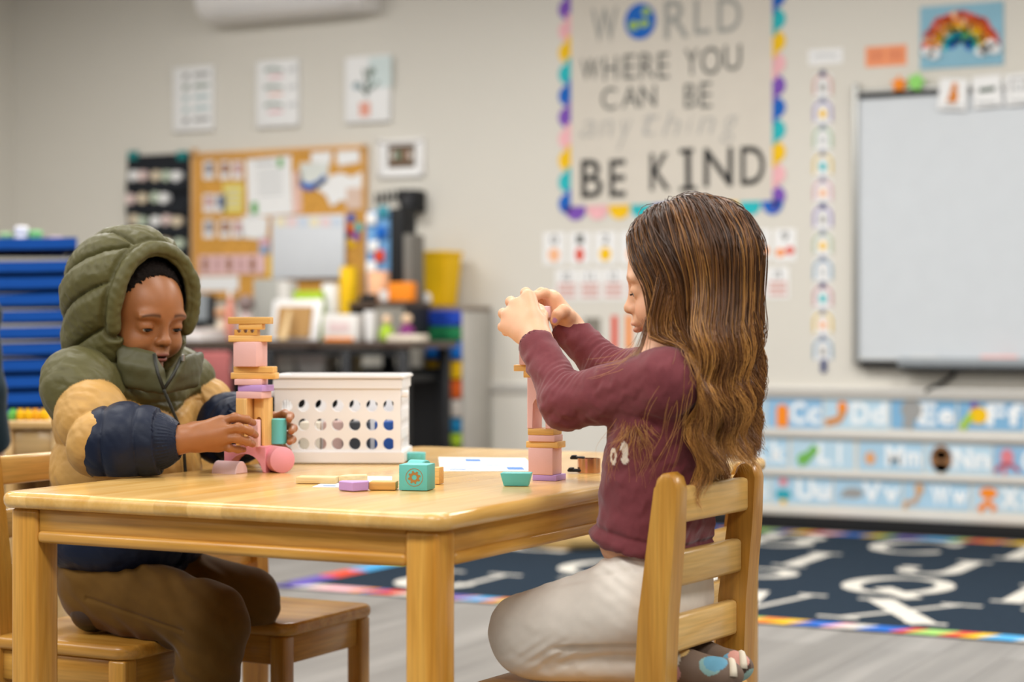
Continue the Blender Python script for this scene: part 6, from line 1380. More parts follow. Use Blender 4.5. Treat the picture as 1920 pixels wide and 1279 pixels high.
def girl_hair():
    H = GHd; rs = np.random.RandomState(4)
    back = -np.array([H.F[0], H.F[1], 0]); back /= np.linalg.norm(back); lat = H.L
    axis0 = H.c.copy()
    # solid core under the strands
    F = Field([0.10, 2.66, 0.52], [0.44, 2.98, 1.02], 0.003)
    F.ell(H.p(-0.012, 0, 0.029), (0.086, 0.073, 0.078), H.A, 0.02)
    for q in (-1, 1): F.cone(H.p(-0.006, q*0.046, 0.0), H.p(-0.020, q*0.052, -0.085), 0.034, 0.026, 0.02)
    for q in (-1, 0, 1): F.cone(H.p(-0.050, q*0.03, 0.0), axis0+back*0.062+lat*q*0.045+Z3*-0.14, 0.034, 0.024, 0.03); F.cone(axis0+back*0.062+lat*q*0.045+Z3*-0.14, axis0+back*0.062+lat*q*0.04+Z3*-0.24, 0.024, 0.008, 0.02)
    F.ell(H.p(0.085, 0, -0.03), (0.062, 0.075, 0.075), H.A, 0.01, True)
    V, Q = F.mesh(); V = relax(V, Q, 3)
    to_root('hair_base', V, Q, np.tile(lc('57381f'), (len(V), 1)), mat('hair_core', 'ffffff', 0.7, 0.2, 0.1, 60, attr='Col'), girl, girl_off)
    R = np.array([0.0905, 0.0775, 0.0835]); C0 = H.p(-0.012, 0, 0.029)
    strands = []; tone = []; thick = []
    def guide(phi, sp, length, wave, ph, jit):
        """phi: 0 front, + towards her left; sp: position of the root along the parting"""
        pts = []
        f0 = 0.62*(1-sp)-0.55*sp                     # root on the parting in unit-sphere coordinates
        th0 = np.array([f0, 0.02*np.sign(phi), math.sqrt(max(1-f0*f0, 0.05))])
        low = np.array([math.cos(phi), math.sin(phi), -0.34]); low /= np.linalg.norm(low)
        th0 /= np.linalg.norm(th0)
        om = math.acos(np.clip(th0@low, -1, 1))
        for t in np.linspace(0, 1, 10):
            v = (th0*math.sin((1-t)*om)+low*math.sin(t*om))/math.sin(om) if om > 1e-3 else low
            lift = 1.0+0.05*math.sin(math.pi*min(t*1.6, 1))+jit*0.02
            q = v*R*lift; pts.append(C0+H.F*q[0]+H.L*q[1]+H.U*q[2])
        e = pts[-1]; tb = max(-math.cos(phi)*0.092, 0.020)+0.012; tl = 0.098*math.sin(phi)*(1.25 if phi > 0 else 1.0)
        if abs(math.degrees(phi)) < 100: tb = 0.016+0.034*(abs(math.degrees(phi))-50)/50
        tgt = axis0+back*tb+lat*tl
        n = 17
        for i in range(1, n+1):
            t = i/n; z = e[2]-length*t
            s = min(1.0, max(0.0, (length*t-0.06)/0.12)) if abs(phi) < 1.75 else min(1.0, length*t/0.12); s = s*s*(3-2*s)
            p = e*(1-s)+tgt*s; p[2] = z
            taper = 1-0.22*max(0, t-0.6)/0.4; ctr = axis0+back*0.065; p[:2] = ctr[:2]+(p[:2]-ctr[:2])*taper
            pts.append(p)
        P = np.array(pts)
        for _ in range(5): P[4:20] = P[4:20]+0.5*((P[3:19]+P[5:21])/2-P[4:20])
        tq = np.arange(len(P)); fr = np.clip((tq-10)/17.0, 0, 1)
        a = wave*np.clip((fr-0.08)*1.9, 0, 1); w_ = fr*length/0.082*6.283+ph
        return P+(back[None, :]*np.sin(w_)[:, None]+lat[None, :]*0.9*np.cos(w_)[:, None])*a[:, None]
    ncl = 120
    for c in range(ncl):
        u = (c+0.5)/ncl; phi = math.radians(50+260*u+rs.uniform(-4, 4)); phi = phi if phi < math.pi else phi-2*math.pi
        sp = np.clip((abs(math.degrees(phi))-50)/130+rs.uniform(-0.15, 0.15), 0, 1)
        L = rs.uniform(0.225, 0.275) if abs(math.degrees(phi)) > 95 else rs.uniform(0.22, 0.31)
        wv_ = rs.uniform(0.009, 0.017); ph = 2.2*math.sin(2.0*phi)+0.8*phi+rs.normal()*0.45; tn = rs.choice([0.0, 0.25, 0.5, 0.95])+rs.uniform(-0.1, 0.1)
        for k in range(62):
            g = guide(phi+rs.normal()*0.03, float(np.clip(sp+rs.normal()*0.05, 0, 1)), L*(1+rs.normal()*0.03), wv_*(1+0.2*rs.normal()), ph+rs.normal()*0.18, rs.normal())
            spread = rs.normal(size=3)*0.0062; prof = np.linspace(0, 1, len(g)); w = np.interp(prof, [0, 0.25, 0.45, 0.75, 1.0], [0.6, 1.2, 0.85, 0.45, 0.4])
            strands.append(g+spread*w[:, None]); tone.append(np.clip(tn+rs.normal()*0.15, 0, 1)); thick.append(0.85)
    # front lock over the chest, seen below the near arm, and loose wisps
    for c in range(16):                               # near side: from the temple over the cheek edge onto the shoulder
        x0 = 1228+48*c/15+rs.uniform(-3, 3); tn = rs.choice([0.1, 0.35, 0.8]); bb_ = rs.uniform(-0.004, 0.003); off_ = rs.uniform(-4, 4)
        A = [V_(x0+18, 500, 2.738+bb_), V_(x0+6, 560, 2.733+bb_), V_(x0-6+off_, 615, 2.735+bb_), V_(x0+2+off_, 660, 2.722+bb_), V_(x0+38+off_, 705, 2.690), V_(x0+62+off_, 790, 2.712)]
        for k in range(26):
            t = np.linspace(0, 5, 27); P = np.stack([np.interp(t, range(6), [a[j] for a in A]) for j in range(3)], 1)
            for _ in range(6): P[1:-1] = (P[:-2]+P[1:-1]*2+P[2:])/4
            P[:, 0] += 0.0035*np.sin(t*2.4+c)*(t/5); strands.append(P+rs.normal(size=3)*np.array([0.004, 0.002, 0.006])); tone.append(float(np.clip(tn+rs.normal()*0.15, 0, 1))); thick.append(0.85)
    caps = [(LS, LE, 0.056, 0.047), (wv(-1.09, 2.60, 0.745), LS, 0.052, 0.056), (RS, RE, 0.056, 0.047), (wv(-1.09, 2.60, 0.745), RS, 0.052, 0.056)]
    for si in range(len(strands)):                    # hair lies on the shoulders and back instead of passing through them
        P = strands[si]; lowp = P[:, 2] < 0.83
        for it in range(2):
            for a_, b_, r1, r2 in caps:
                ab = b_-a_; t_ = np.clip(((P-a_)@ab)/(ab@ab), 0, 1); ctr_ = a_+t_[:, None]*ab; dv = P-ctr_; dist = np.linalg.norm(dv, axis=1)
                rr_ = r1+(r2-r1)*t_+0.002; hit = (dist < rr_) & lowp
                if hit.any():
                    dv2 = dv+np.array(back)*0.02; dv2 /= np.maximum(np.linalg.norm(dv2, axis=1, keepdims=True), 1e-6); P[hit] = (ctr_+dv2*rr_[:, None])[hit]
        if lowp.any():
            Pm = P.copy(); P[11:-1] = P[11:-1]*0.4+0.3*(Pm[10:-2]+Pm[12:])
        strands[si] = P
    def nearb(px):                                     # where the side of the chest lies behind this column
        c_ = wv(-1.112, 2.6, 0); k_ = (px-960)/FPX
        for b in np.arange(2.66, 2.95, 0.002):
            q = np.array([k_*b, b, 0])-c_
            if (q@gf/0.088)**2+(q@gl/0.106)**2 < 1: return b
        return 2.86
    for c in range(13):
        x0 = rs.uniform(1138, 1226); ye = rs.uniform(820, 900); ph = rs.uniform(0, 6.28); tn = rs.uniform(0.5, 1)
        A = [V_(1240, 655, 2.85), V_(1215, 700, 2.87), V_(1195, 750, 2.84), V_(0.5*x0+595, 800, nearb(0.5*x0+595)-0.004), V_(x0, 0.5*(ye+810), nearb(x0)-0.008), V_(x0-6, ye, nearb(x0-6)-0.006)]
        for k in range(7):
            t = np.linspace(0, 5, 26); P = np.stack([np.interp(t, range(6), [a[j] for a in A]) for j in range(3)], 1)
            P[1:-1] = (P[:-2]+P[1:-1]*2+P[2:])/4; P[1:-1] = (P[:-2]+P[1:-1]*2+P[2:])/4
            P[:, 0] += 0.005*np.sin(t*2.6+ph)*(t/5); strands.append(P+rs.normal(size=3)*0.004+np.outer(t/5, rs.normal(size=3)*0.007)); tone.append(tn); thick.append(0.42)
    for c in range(5):                                # wisps over the near shoulder
        A = [V_(1215, 600, 2.755), V_(1200, 655, 2.745), V_(1170, 688, 2.735), V_(1150-8*c, 694+2*c, 2.745)]
        for k in range(8):
            t = np.linspace(0, 3, 16); P = np.stack([np.interp(t, range(4), [a[j] for a in A]) for j in range(3)], 1)
            for _ in range(3): P[1:-1] = (P[:-2]+P[1:-1]*2+P[2:])/4
            strands.append(P+rs.normal(size=3)*0.003+np.outer(t/3, rs.normal(size=3)*0.010)); tone.append(0.8); thick.append(0.4)
    for c in range(8):                                # long loose strands across the sleeve and back
        x0 = rs.uniform(1225, 1300)
        A = [V_(1285, 640, 2.71), V_(x0+30, 690, 2.676), V_(x0+rs.uniform(-10, 20), 780, 2.680), V_(x0-15+rs.uniform(-30, 30), 860+rs.uniform(-20, 60), 2.712)]
        t = np.linspace(0, 3, 20); P = np.stack([np.interp(t, range(4), [a[j] for a in A]) for j in range(3)], 1)
        for _ in range(4): P[1:-1] = (P[:-2]+P[1:-1]*2+P[2:])/4
        P[:, 0] += 0.006*np.sin(t*3+c)
        for k in range(2): strands.append(P+rs.normal(size=3)*0.002); tone.append(0.85); thick.append(0.35)
    dark, mid, gold = lc('452a15'), lc('7d4f26'), lc('c78f49')
    def colfn(i, t):
        k = np.clip(t*0.8+tone[i]*0.8-0.28, 0, 1)[:, None]
        return np.where(k < 0.5, dark*(1-2*k)+mid*2*k, mid*(2-2*k)+gold*(2*k-1))
    hairs('hair', strands, 0.00078, colfn, mat('hair_strand', 'ffffff', 0.33, 0.6, 0.0, attr='Col'), girl, girl_off, 3, thick)
girl_hair()

# ================================================================== child in the hooded jacket
bf = np.array([0.887, -0.461, 0.0]); bl = np.array([0.461, 0.887, 0.0]); bT = np.stack([bf, bl, Z3])
BX, BY = -2.145, 2.66
boy_off0 = wv(BX, BY, 0.0); boy_off = np.array([boy_off0[0], boy_off0[1], 0.30])
boy = empty('person', (BX, BY, 0.30), YAW)
tag(boy, 'child in a green, tan and navy hooded puffer jacket and brown trousers', 'person')
yw = math.radians(46)
BH = Head(V_(259, 590, 3.33), (math.sin(yw), -math.cos(yw)), math.radians(14))
tc = V_(238, 850, 3.36); tcx = np.array([tc[0], tc[1], 0])
def bp(f, l, z): return tcx+bf*f+bl*l+Z3*z
bRS, bRE, bRW = V_(148, 722, 3.25), V_(193, 832, 3.145), V_(330, 826, 3.14)
bLS, bLE, bLW = V_(330, 718, 3.46), V_(412, 806, 3.46), V_(472, 806, 3.37)
hR, kR, aR = bp(-0.01, -0.06, 0.376), V_(398, 1166, 3.20), V_(372, 1452, 3.22)
hL, kL, aL = bp(-0.01, 0.055, 0.384), V_(456, 1127, 3.41), V_(230, 1135, 3.36)
shoeL = V_(158, 1150, 3.27)
def boy_body():
    F = Field([-0.80, 3.05, 0.03], [-0.36, 3.56, 0.96], 0.0019)
    BH.build(F, 0.0004, 0.0006)
    nk = bp(0.02, 0, 0.735)
    F.cone(BH.p(-0.018, 0, -0.06), nk, 0.034, 0.038, 0.02)
    F.ell(bp(0, 0, 0.66), (0.07, 0.095, 0.09), bT, 0.03); F.ell(bp(0, 0, 0.53), (0.075, 0.09, 0.11), bT, 0.04); F.ell(bp(-0.01, 0, 0.42), (0.075, 0.09, 0.06), bT, 0.04)
    for S, E, W in ((bRS, bRE, bRW), (bLS, bLE, bLW)):
        F.cone(bp(0, 0, 0.70), S, 0.045, 0.036, 0.03); F.cone(S, E, 0.033, 0.028, 0.02); F.cone(E, W, 0.027, 0.0225, 0.015)
    for H_, K_, A_ in ((hR, kR, aR), (hL, kL, aL)): F.cone(H_, K_, 0.05, 0.04, 0.03); F.cone(K_, A_, 0.034, 0.024, 0.02)
    F.cone(aL, shoeL, 0.022, 0.018, 0.01); F.cone(aR, aR+bf*0.07-Z3*0.025, 0.02, 0.016, 0.01)
    hand(F, (330, 826, 3.14), [(414, 791, 3.165), (420, 807, 3.155), (418, 823, 3.155), (410, 837, 3.165)],
         [[(440, 783, 3.158), (462, 787, 3.172), (475, 793, 3.192)], [(447, 802, 3.148), (468, 808, 3.163), (479, 816, 3.190)], [(444, 822, 3.150), (463, 828, 3.164), (474, 833, 3.186)], [(430, 840, 3.158), (446, 843, 3.168), (457, 843, 3.182)]],
         [(362, 806, 3.165), (396, 796, 3.195), (424, 800, 3.212), (438, 808, 3.218)], 0.021, 0.0112, (0.0085, 0.0076, 0.0069, 0.0059), (0.012, 0.0096, 0.0084, 0.007))
    hand(F, (474, 806, 3.37), [(512, 783, 3.335), (519, 800, 3.338), (518, 818, 3.338), (512, 834, 3.335)],
         [[(534, 776, 3.312), (544, 780, 3.285), (542, 787, 3.264)], [(540, 797, 3.312), (550, 803, 3.285), (546, 809, 3.264)], [(539, 818, 3.312), (548, 824, 3.286), (543, 829, 3.266)], [(531, 839, 3.312), (540, 846, 3.290), (536, 851, 3.270)]],
         [(488, 800, 3.345), (498, 796, 3.322), (502, 792, 3.300), (502, 788, 3.290)], 0.020, 0.0108, (0.0083, 0.0074, 0.0067, 0.0058), (0.011, 0.009, 0.008, 0.0068))
    V, Q = F.mesh(); V = relax(V, Q, 1, 0.4)
    col = np.tile(lc('9a6239'), (len(V), 1)); n = noise3(V, 70, 2)[:, None]*0.04+1; col = col*n
    col = BH.paint(V, col, lc('8a4f43'), lc('2a120c'), lc('2a170d'), 0.8)
    to_root('body', V, Q, col, mat('skin_brown', 'ffffff', 0.42, 0.45, 0.03, 60, 0.05, 500, sss=0.06, attr='Col'), boy, boy_off)
    BH.extras(boy, boy_off, '1d0f0a', '22120b', '120a07', 0.0828)
    # cropped hair cap
    F = Field(BH.c-0.12, BH.c+0.13, 0.003); F.ell(BH.p(-0.011, 0, 0.031), (0.085, 0.071, 0.075), BH.A, 0.01)
    F.ell(BH.p(0.10, 0, 0.002), (0.094, 0.085, 0.092), BH.A, 0.006, True); F.plane(BH.p(0, 0, -0.03), -BH.U)
    V, Q = F.mesh(); N = vnormals(V, Q); V = V+N*(0.0015*np.random.RandomState(1).normal(size=len(V)))[:, None]
    to_root('hair', V, Q, None, mat('hair_black', '17100c', 0.9, 0.15, 0.2, 200, 0.6, 700), boy, boy_off)
boy_body()
M_puff = mat('puffer_nylon', 'ffffff', 0.5, 0.3, 0.04, 25, 0.16, 110, sheen=0.03, attr='Col')
OLV, TAN, NVY = lc('57532f'), lc('bd9250'), lc('04132c')
def seam(x, w=0.0035): return np.exp(-(x/w)**2)
def wrinkle(V, N, amp, s, seed): return V+N*(amp*(noise3(V, s, seed)+0.6*np.abs(noise3(V, s*1.7, seed+1))-0.3))[:, None]
def boy_jacket():
    F = Field([-0.86, 3.02, 0.38], [-0.40, 3.60, 0.80], 0.0026)
    F.ell(bp(-0.005, 0, 0.675), (0.105, 0.138, 0.095), bT, 0.03); F.ell(bp(0.0, 0, 0.56), (0.122, 0.140, 0.12), bT, 0.05); F.ell(bp(0.0, 0, 0.46), (0.126, 0.146, 0.10), bT, 0.05)
    F.plane((0, 0, 0.396), (0, 0, -1))
    F.cone(bp(0.02, 0, 0.74), bp(0.04, 0, 0.86), 0.055, 0.07, 0.004, True)
    for S, E, W in ((bRS, bRE, bRW), (bLS, bLE, bLW)):
        F.cone(bp(0, 0, 0.69), S, 0.06, 0.058, 0.03); F.cone(S, E, 0.062, 0.054, 0.02); F.cone(E, E+(W-E)*0.16, 0.052, 0.044, 0.012)
    # the table edge presses into the front
    V, Q = F.mesh(); V = relax(V, Q, 2); N = vnormals(V, Q)
    q = V-tcx; f_ = q@bf; l_ = q@bl; z_ = V[:, 2]
    def arm_d(S, E):
        ab = E-S; t = np.clip(((V-S)@ab)/(ab@ab), 0, 1.3); return np.linalg.norm(V-(S+t[:, None]*ab), axis=1), t
    dR, tR = arm_d(bRS, bRE); dL, tL = arm_d(bLS, bLE)
    arm = (np.minimum(dR, dL) < 0.072) & ((np.abs(l_) > 0.112) | (np.minimum(dR, dL) < 0.064) & (np.abs(l_) > 0.10))
    tt = np.where(dR < dL, tR, tL)
    per = 0.072; ph = (z_-0.408)/per
    puff = np.where(arm, np.abs(np.sin(np.pi*(tt*2.2+0.2)))**0.6, np.abs(np.sin(np.pi*ph))**0.5)
    V = V+N*(0.009*puff-0.004)[:, None]
    front = (f_ > 0) & (np.abs(l_) < 0.10)
    V = V-N*(0.007*seam(l_, 0.006)*front*(~arm))[:, None]
    yoke = z_-(0.675+0.04*np.clip(np.abs(l_)/0.12, 0, 1)); V = V-N*(0.007*seam(yoke, 0.005)*(~arm))[:, None]
    V = wrinkle(V, N, 0.0028, 60, 31); V = wrinkle(V, N, 0.0014, 140, 33)
    col = np.where((z_ > 0.490)[:, None], TAN, NVY); col = np.where(((yoke > 0) & (~arm))[:, None], OLV, col)
    col = np.where(arm[:, None], np.where((tt < 0.36)[:, None], OLV, TAN), col)
    jk = to_root('jacket', V, Q, col, M_puff, boy, boy_off)
    # lower sleeves and ribbed cuffs
    for nm, E0, S, E, W in (('sleeve', 0.86, bRS, bRE, bRW), ('sleeve', 0.9, bLS, bLE, bLW)):
        A = E+(W-E)*0.17; F = Field(np.minimum(np.minimum(A, E), W)-0.09, np.maximum(np.maximum(A, E), W)+0.09, 0.0024)
        B = E+(W-E)*0.74
        F.cone(A, A+(B-A)*0.35, 0.0605, 0.0585, 0.02); F.cone(A+(B-A)*0.35, B, 0.0585, 0.047, 0.02)
        F.cone(B, E+(W-E)*0.92, 0.034, 0.030, 0.008); F.cone(E+(W-E)*0.95, W+(W-E)*0.5, 0.0262, 0.0262, 0.003, True)
        V, Q = F.mesh(); V = relax(V, Q, 1); N = vnormals(V, Q); ab = W-E; t = ((V-E)@ab)/(ab@ab)
        puff = np.abs(np.sin(np.pi*(t*2.3+0.78)))**0.55; V = V+N*(0.007*puff*(t < 0.76)-0.001)[:, None]
        rad_ = V-(E+t[:, None]*ab); an = np.arctan2(rad_[:, 2], rad_[:, 1]); V = V+N*(0.0008*np.sin(an*46)*(t > 0.80))[:, None]
        V = wrinkle(V, N, 0.0022*1.0, 70, 41); V[:, 2] = np.where((960+V[:, 0]/V[:, 1]*FPX > 175) & (nm == 'sleeve'), np.maximum(V[:, 2], TZ+0.002), V[:, 2])
        to_root(nm, V, Q, np.tile(NVY, (len(V), 1)), M_puff, jk, boy_off)
    # hood
    hc = V_(243, 556, 3.345); hA = BH.A.copy()
    f0 = np.array([math.sin(yw), -math.cos(yw), 0]); l0 = np.cross(Z3, f0); hA = np.stack([f0, l0, Z3]); up = 0.10
    ca, sa = math.cos(up), math.sin(up); hA = np.stack([f0*ca-Z3*sa, l0, Z3*ca+f0*sa])
    hp = lambda f, l, u: hc+hA[0]*f+hA[1]*l+hA[2]*u
    R_ = np.array([0.116, 0.112, 0.120])
    F = Field(hc-0.17, hc+0.17, 0.0024)
    F.ell(hc, R_, hA, 0.01); F.ell(hp(-0.02, 0, -0.09), (0.085, 0.095, 0.06), hA, 0.04)
    F.ell(hp(0.012, 0, -0.012), R_-0.020, hA, 0.006, True)
    F.cone(hp(0.02, 0, 0.026), hp(0.18, 0, 0.026), 0.071, 0.080, 0.006, True); F.cone(hp(0.02, 0, -0.03), hp(0.18, 0, -0.03), 0.069, 0.080, 0.006, True); F.cone(hp(0.03, 0, -0.08), hp(0.18, 0, -0.11), 0.058, 0.07, 0.006, True)
    F.cone(hp(0.0, 0, -0.10), hp(0.0, 0, -0.2), 0.062, 0.06, 0.006, True)
    rim = []
    for t in np.linspace(-0.62*math.pi, 0.62*math.pi, 121):
        l = 0.082*math.sin(t); u = 0.101*math.cos(t)-0.010 if abs(t) < math.pi/2 else -0.010+0.105*math.cos(t)
        r2 = 1-(l/R_[1])**2-(u/R_[2])**2; f = R_[0]*math.sqrt(max(r2, 0.05))*0.97; rim.append(hp(f, l, u))
    for a, b in zip(rim[::3], rim[3::3]): F.cone(a, b, 0.014, 0.014, 0.005)
    V, Q = F.mesh(); V = relax(V, Q, 2); N = vnormals(V, Q); q = (V-hc)@hA.T; f, l, u = q[:, 0], q[:, 1], q[:, 2]
    rimd = np.min(np.linalg.norm(V[:, None, :]-np.array(rim)[None, ::1, :], axis=2), axis=1); body_ = np.clip((rimd-0.0175)/0.006, 0, 1)
    outer_ = np.clip((np.linalg.norm(q/R_, axis=1)-0.9)/0.04, 0, 1)
    outer = np.clip((np.linalg.norm(q/R_, axis=1)-0.9)/0.04, 0, 1)*body_
    ctr = np.abs(l)-0.045-0.012*np.clip(-f/0.1, -1, 1); s1 = seam(ctr, 0.0045)*(u > 0.0)
    cross = (u*0.9-f*0.55-np.abs(l)*0.15); per = 0.066
    c2 = np.abs(((cross+0.022)/per+0.5) % 1-0.5)*per; c2 = np.where(ctr < 0, np.abs(((f+0.01)/0.075+0.5) % 1-0.5)*0.075, c2)
    c2 = np.where((ctr < 0) & (u < 0), np.abs(((cross+0.022)/per+0.5) % 1-0.5)*per, c2)
    V = V+N*(outer*(0.0135*np.clip(np.minimum(np.minimum(c2, np.where(u > 0, np.abs(ctr), 1))/0.020, 1), 0, 1)**0.42-0.006-0.004*seam(np.minimum(c2, np.where(u > 0, np.abs(ctr), 1)), 0.0028)))[:, None]
    V = V-N*(0.004*seam(rimd-0.0168, 0.003)*outer_)[:, None]
    V = wrinkle(V, N, 0.0020, 80, 51); V = wrinkle(V, N, 0.0010, 190, 53)
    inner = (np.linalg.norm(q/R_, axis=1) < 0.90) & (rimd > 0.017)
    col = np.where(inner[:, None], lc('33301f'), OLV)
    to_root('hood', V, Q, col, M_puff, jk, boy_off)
    # standing collar with the open zip
    tipN, tipF, vx = V_(286, 668, 3.246), V_(345, 675, 3.264), V_(309, 730, 3.238)
    for quad in (((224, 652, 3.268), None, None, (238, 716, 3.250)), ((374, 668, 3.345), None, None, (364, 716, 3.300))):
        a_, d_ = V_(*quad[0]), V_(*quad[3]); b_ = tipN if quad[0][0] < 300 else tipF; c_ = vx
        F = Field(np.minimum(np.minimum(a_, b_), np.minimum(c_, d_))-0.04, np.maximum(np.maximum(a_, b_), np.maximum(c_, d_))+0.04, 0.0024)
        n_ = 9
        for i in range(n_):
            s_ = i/(n_-1); top = a_*(1-s_)+b_*s_; bot = d_*(1-s_)+c_*s_; bow = np.array([0, -0.007, 0])*math.sin(math.pi*min(s_+0.1, 1))
            mid_ = (top+bot)/2+bow
            F.cone(top, mid_, 0.0072, 0.0090, 0.008); F.cone(mid_, bot, 0.0090, 0.0090, 0.008)
        V, Q = F.mesh(); V = relax(V, Q, 3); N = vnormals(V, Q); V = wrinkle(V, N, 0.0016, 90, 61)
        to_root('collar', V, Q, np.tile(lc('4c4a2f'), (len(V), 1)), M_puff, jk, boy_off)
        zp = [b_+np.array([0.004 if b_ is tipN else -0.004, -0.007, 0.004]), (b_+c_)/2+np.array([0.0, -0.0105, 0]), c_+np.array([0, -0.009, 0])]
        bm_obj('zip_tape', tube_bm([p-boy_off for p in zp], 0.0032, 6), mat('zip_dark', '2a2a22', 0.5, 0.4), jk, smooth=True)
    zl = [vx+np.array([0, -0.011, 0]), bp(0.121, 0, 0.64), bp(0.128, 0, 0.56), bp(0.126, 0, 0.50)]
    bm_obj('zip_tape', tube_bm([p-boy_off for p in zl], 0.003, 6), mat('zip_dark', '2a2a22', 0.5, 0.4), jk, smooth=True)
    zq = tipF+np.array([0, -0.011, 0.004])-boy_off; bm = bmesh.new(); add_box(bm, zq, (0.005, 0.003, 0.012), 0.001, 1); bm_obj('zip_pull', bm, mat('zip_silver', 'c9c9c6', 0.3, 0.5, 0.02, metal=0.9), jk)
boy_jacket()
def boy_trousers():
    F = Field([-0.84, 3.05, 0.04], [-0.36, 3.58, 0.50], 0.0026)
    F.ell(bp(-0.01, 0, 0.395), (0.098, 0.115, 0.065), bT, 0.03)
    F.cone(hR, kR, 0.070, 0.062, 0.03); F.cone(hL, kL, 0.068, 0.062, 0.03); F.ell(kL+np.array([0.006, 0, -0.004]), (0.056, 0.056, 0.060), None, 0.02)
    F.cone(kR+np.array([0.0, 0, -0.006]), aR+Z3*0.03, 0.060, 0.046, 0.012); F.cone(kL+np.array([-0.01, 0, -0.02]), aL, 0.042, 0.036, 0.008)
    V, Q = F.mesh(); V = relax(V, Q, 2); N = vnormals(V, Q)
    V = fold_noise(V, N, 0.0035, 90, (0.35, 0.1, 0.9), 71); V = fold_noise(V, N, 0.0018, 190, (0.7, 0.1, 0.6), 75)
    for c, k in ((kR-bf*0.05-Z3*0.01, 1), (hR+bf*0.06+Z3*0.05, 1)):
        q = V-c; V = V-N*(0.006*np.exp(-(np.linalg.norm(q, axis=1)/0.055)**2)*(0.5+0.5*np.sin(q[:, 2]*230+q[:, 0]*170)))[:, None]
    t = ((V-hR)@(kR-hR))/((kR-hR)@(kR-hR)); V = V-N*(0.003*seam(V[:, 2]-(0.372-0.05*t), 0.003)*(t > 0.1)*(t < 0.95)*((V-hR)@bl < 0.02))[:, None]
    Xw = CS*V[:, 0]-SN*V[:, 1]; seat = (Xw < -2.0) | ((Xw < -1.88) & ((V-hR)@bl > 0.075) & (V[:, 2] > 0.22)); V[:, 2] = np.where(seat, np.maximum(V[:, 2], SZ+0.001), V[:, 2])
    tr = to_root('trousers', V, Q, None, mat('brown_twill', '66481a', 0.85, 0.2, 0.05, 50, 0.2, 700, sheen=0.15), boy, boy_off)
    # shoes
    for A_, D_, L_ in ((aL, (shoeL-aL)/np.linalg.norm(shoeL-aL), 0.10), (aR-Z3*0.025, bf, 0.12)):
        T_ = A_+D_*L_; F = Field(np.minimum(A_, T_)-0.07, np.maximum(A_, T_)+0.07, 0.0026)
        F.cone(A_, A_+D_*L_*0.75, 0.036, 0.034, 0.012); F.ell(T_-D_*0.02, (0.04, 0.034, 0.030), np.stack([D_, np.cross(Z3, D_), Z3]), 0.015)
        fl = SZ+0.001 if A_[2] > 0.2 else 0.002
        F.plane((0, 0, fl), (0, 0, -1)); V, Q = F.mesh(); col = np.tile(lc('3b2c22'), (len(V), 1)); col[noise3(V, 90, 5) > 0.25] = lc('2a201b'); col[np.abs(V[:, 2]-fl-0.008) < 0.008] = lc('1f1b19')
        s = to_root('shoe', V, Q, col, mat('shoe_leather', 'ffffff', 0.45, 0.4, 0.08, 60, attr='Col'), boy, boy_off)
        for k in range(3):
            cpt = A_+D_*(L_*(0.35+0.16*k))+Z3*0.034; sd = np.cross(Z3, D_)*0.02
            bm_obj('lace', tube_bm([cpt-sd-Z3*0.006-boy_off, cpt-boy_off+Z3*0.001, cpt+sd-Z3*0.006-boy_off], 0.003, 6), mat('lace_tan', '6b5a48', 0.8), s, smooth=True)
boy_trousers()

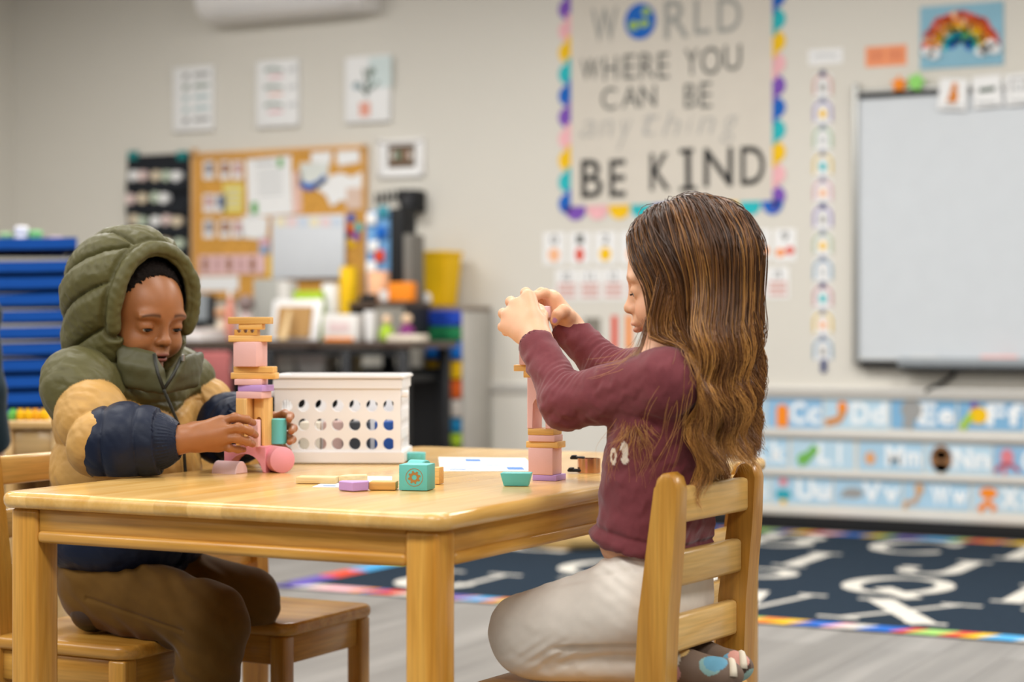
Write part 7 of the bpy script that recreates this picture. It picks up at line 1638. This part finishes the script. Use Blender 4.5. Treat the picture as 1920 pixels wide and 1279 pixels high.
# ================================================================== bystander at the left edge
def bystander():
    c = V_(-134, 700, 4.25); off = np.array([c[0], c[1], 0.0]); w_ = at(-134, 700, 4.25)
    p = empty('person', (w_.x, w_.y, 0), YAW); tag(p, 'person in dark clothes standing at the left edge, only a sleeve in view', 'person')
    d0 = np.array([0.3, 0.95, 0]); d0 /= np.linalg.norm(d0); A = np.stack([d0, np.cross(Z3, d0), Z3]); P = lambda f, l, z: off+A[0]*f+A[1]*l+Z3*z
    Hd = Head(P(0.01, 0, 1.06), d0[:2], 0.15)
    def limbs(F, g, top):
        F.ell(P(0, 0, 0.80), (0.07+g, 0.105+g, 0.11), A, 0.03); F.ell(P(0, 0, 0.64), (0.075+g, 0.10+g, 0.12), A, 0.04)
    F = Field(off+np.array([-0.24, -0.24, 0.02]), off+np.array([0.24, 0.24, 1.20]), 0.0035)
    Hd.build(F); F.cone(Hd.p(-0.018, 0, -0.06), P(0, 0, 0.90), 0.036, 0.04, 0.02); limbs(F, 0, 1)
    for s in (-1, 1):
        F.cone(P(0, 0, 0.87), P(0, s*0.12, 0.855), 0.05, 0.04, 0.03); F.cone(P(0, s*0.12, 0.855), P(-0.01, s*0.15, 0.69), 0.034, 0.028, 0.02); F.cone(P(-0.01, s*0.15, 0.69), P(0.04, s*0.145, 0.56), 0.027, 0.021, 0.01)
        W = P(0.04, s*0.145, 0.56)
        for k in range(4): F.chain([W, P(0.05+0.008*k, s*0.14, 0.515), P(0.055+0.011*k, s*0.135, 0.485), P(0.05+0.012*k, s*0.125, 0.465)], [0.012, 0.009, 0.007, 0.0055], 0.004)
        F.chain([W, P(0.06, s*0.125, 0.53), P(0.072, s*0.115, 0.505)], [0.012, 0.009, 0.007], 0.005)
        F.cone(P(0, s*0.055, 0.58), P(0.01, s*0.058, 0.33), 0.06, 0.045, 0.03); F.cone(P(0.01, s*0.058, 0.33), P(-0.01, s*0.058, 0.07), 0.04, 0.026, 0.02); F.cone(P(-0.01, s*0.058, 0.07), P(0.09, s*0.06, 0.035), 0.024, 0.02, 0.01)
    V, Q = F.mesh(); col = Hd.paint(V, np.tile(lc('c99a78'), (len(V), 1)), lc('a8685c'), lc('5a2c26'), lc('3a2a1c')); to_root('body', V, Q, col, mat('skin_medium', 'ffffff', 0.5, 0.4, 0.02, 60, attr='Col'), p, off); Hd.extras(p, off, '3a2a1c', '3a2a1c', '1d130c')
    F = Field(off+np.array([-0.26, -0.26, 0.44]), off+np.array([0.26, 0.26, 0.98]), 0.004); limbs(F, 0.014, 1)
    for s in (-1, 1):
        F.cone(P(0, 0, 0.87), P(0, s*0.12, 0.855), 0.058, 0.052, 0.03); F.cone(P(0, s*0.12, 0.855), P(-0.01, s*0.15, 0.69), 0.048, 0.042, 0.02); F.cone(P(-0.01, s*0.15, 0.69), P(0.035, s*0.146, 0.575), 0.042, 0.034, 0.02)
    F.plane((0, 0, 0.535), (0, 0, -1)); F.cone(P(0, 0, 0.90), P(0, 0, 1.0), 0.048, 0.06, 0.004, True)
    V, Q = F.mesh(); V = relax(V, Q, 2); N = vnormals(V, Q); V = fold_noise(V, N, 0.003, 80, (0.3, 0.2, 0.9), 81)
    to_root('sweater', V, Q, None, mat('dark_teal_knit', '1b2b33', 0.9, 0.15, 0.06, 60, 0.3, 500, sheen=0.2), p, off)
    F = Field(off+np.array([-0.2, -0.2, 0.05]), off+np.array([0.2, 0.2, 0.62]), 0.004)
    F.ell(P(0, 0, 0.58), (0.085, 0.112, 0.07), A, 0.03)
    for s in (-1, 1): F.cone(P(0, s*0.055, 0.57), P(0.01, s*0.06, 0.33), 0.068, 0.054, 0.02); F.cone(P(0.01, s*0.06, 0.33), P(-0.01, s*0.06, 0.08), 0.052, 0.042, 0.02)
    V, Q = F.mesh(); V = relax(V, Q, 2); to_root('jeans', V, Q, None, mat('denim', '2c4a78', 0.9, 0.15, 0.08, 80, 0.3, 700), p, off)
    for s in (-1, 1):
        F = Field(P(0.04, s*0.06, 0.03)-0.12, P(0.04, s*0.06, 0.03)+0.12, 0.004); F.cone(P(-0.015, s*0.06, 0.04), P(0.09, s*0.06, 0.03), 0.036, 0.032, 0.01); F.plane((0, 0, 0.002), (0, 0, -1)); V, Q = F.mesh(); to_root('shoe', V, Q, None, mat('shoe_dark', '26262a', 0.6), p, off)
    F = Field(Hd.c-0.15, Hd.c+0.15, 0.004); F.ell(Hd.p(-0.012, 0, 0.03), (0.094, 0.08, 0.085), Hd.A, 0.01); F.ell(Hd.p(0.10, 0, -0.03), (0.085, 0.085, 0.085), Hd.A, 0.006, True); F.plane(Hd.p(0, 0, -0.06), -Hd.U)
    V, Q = F.mesh(); to_root('hair', V, Q, None, mat('hair_dark_brown', '2c1d13', 0.6, 0.4, 0.2, 120, 0.5, 400), p, off)
bystander()
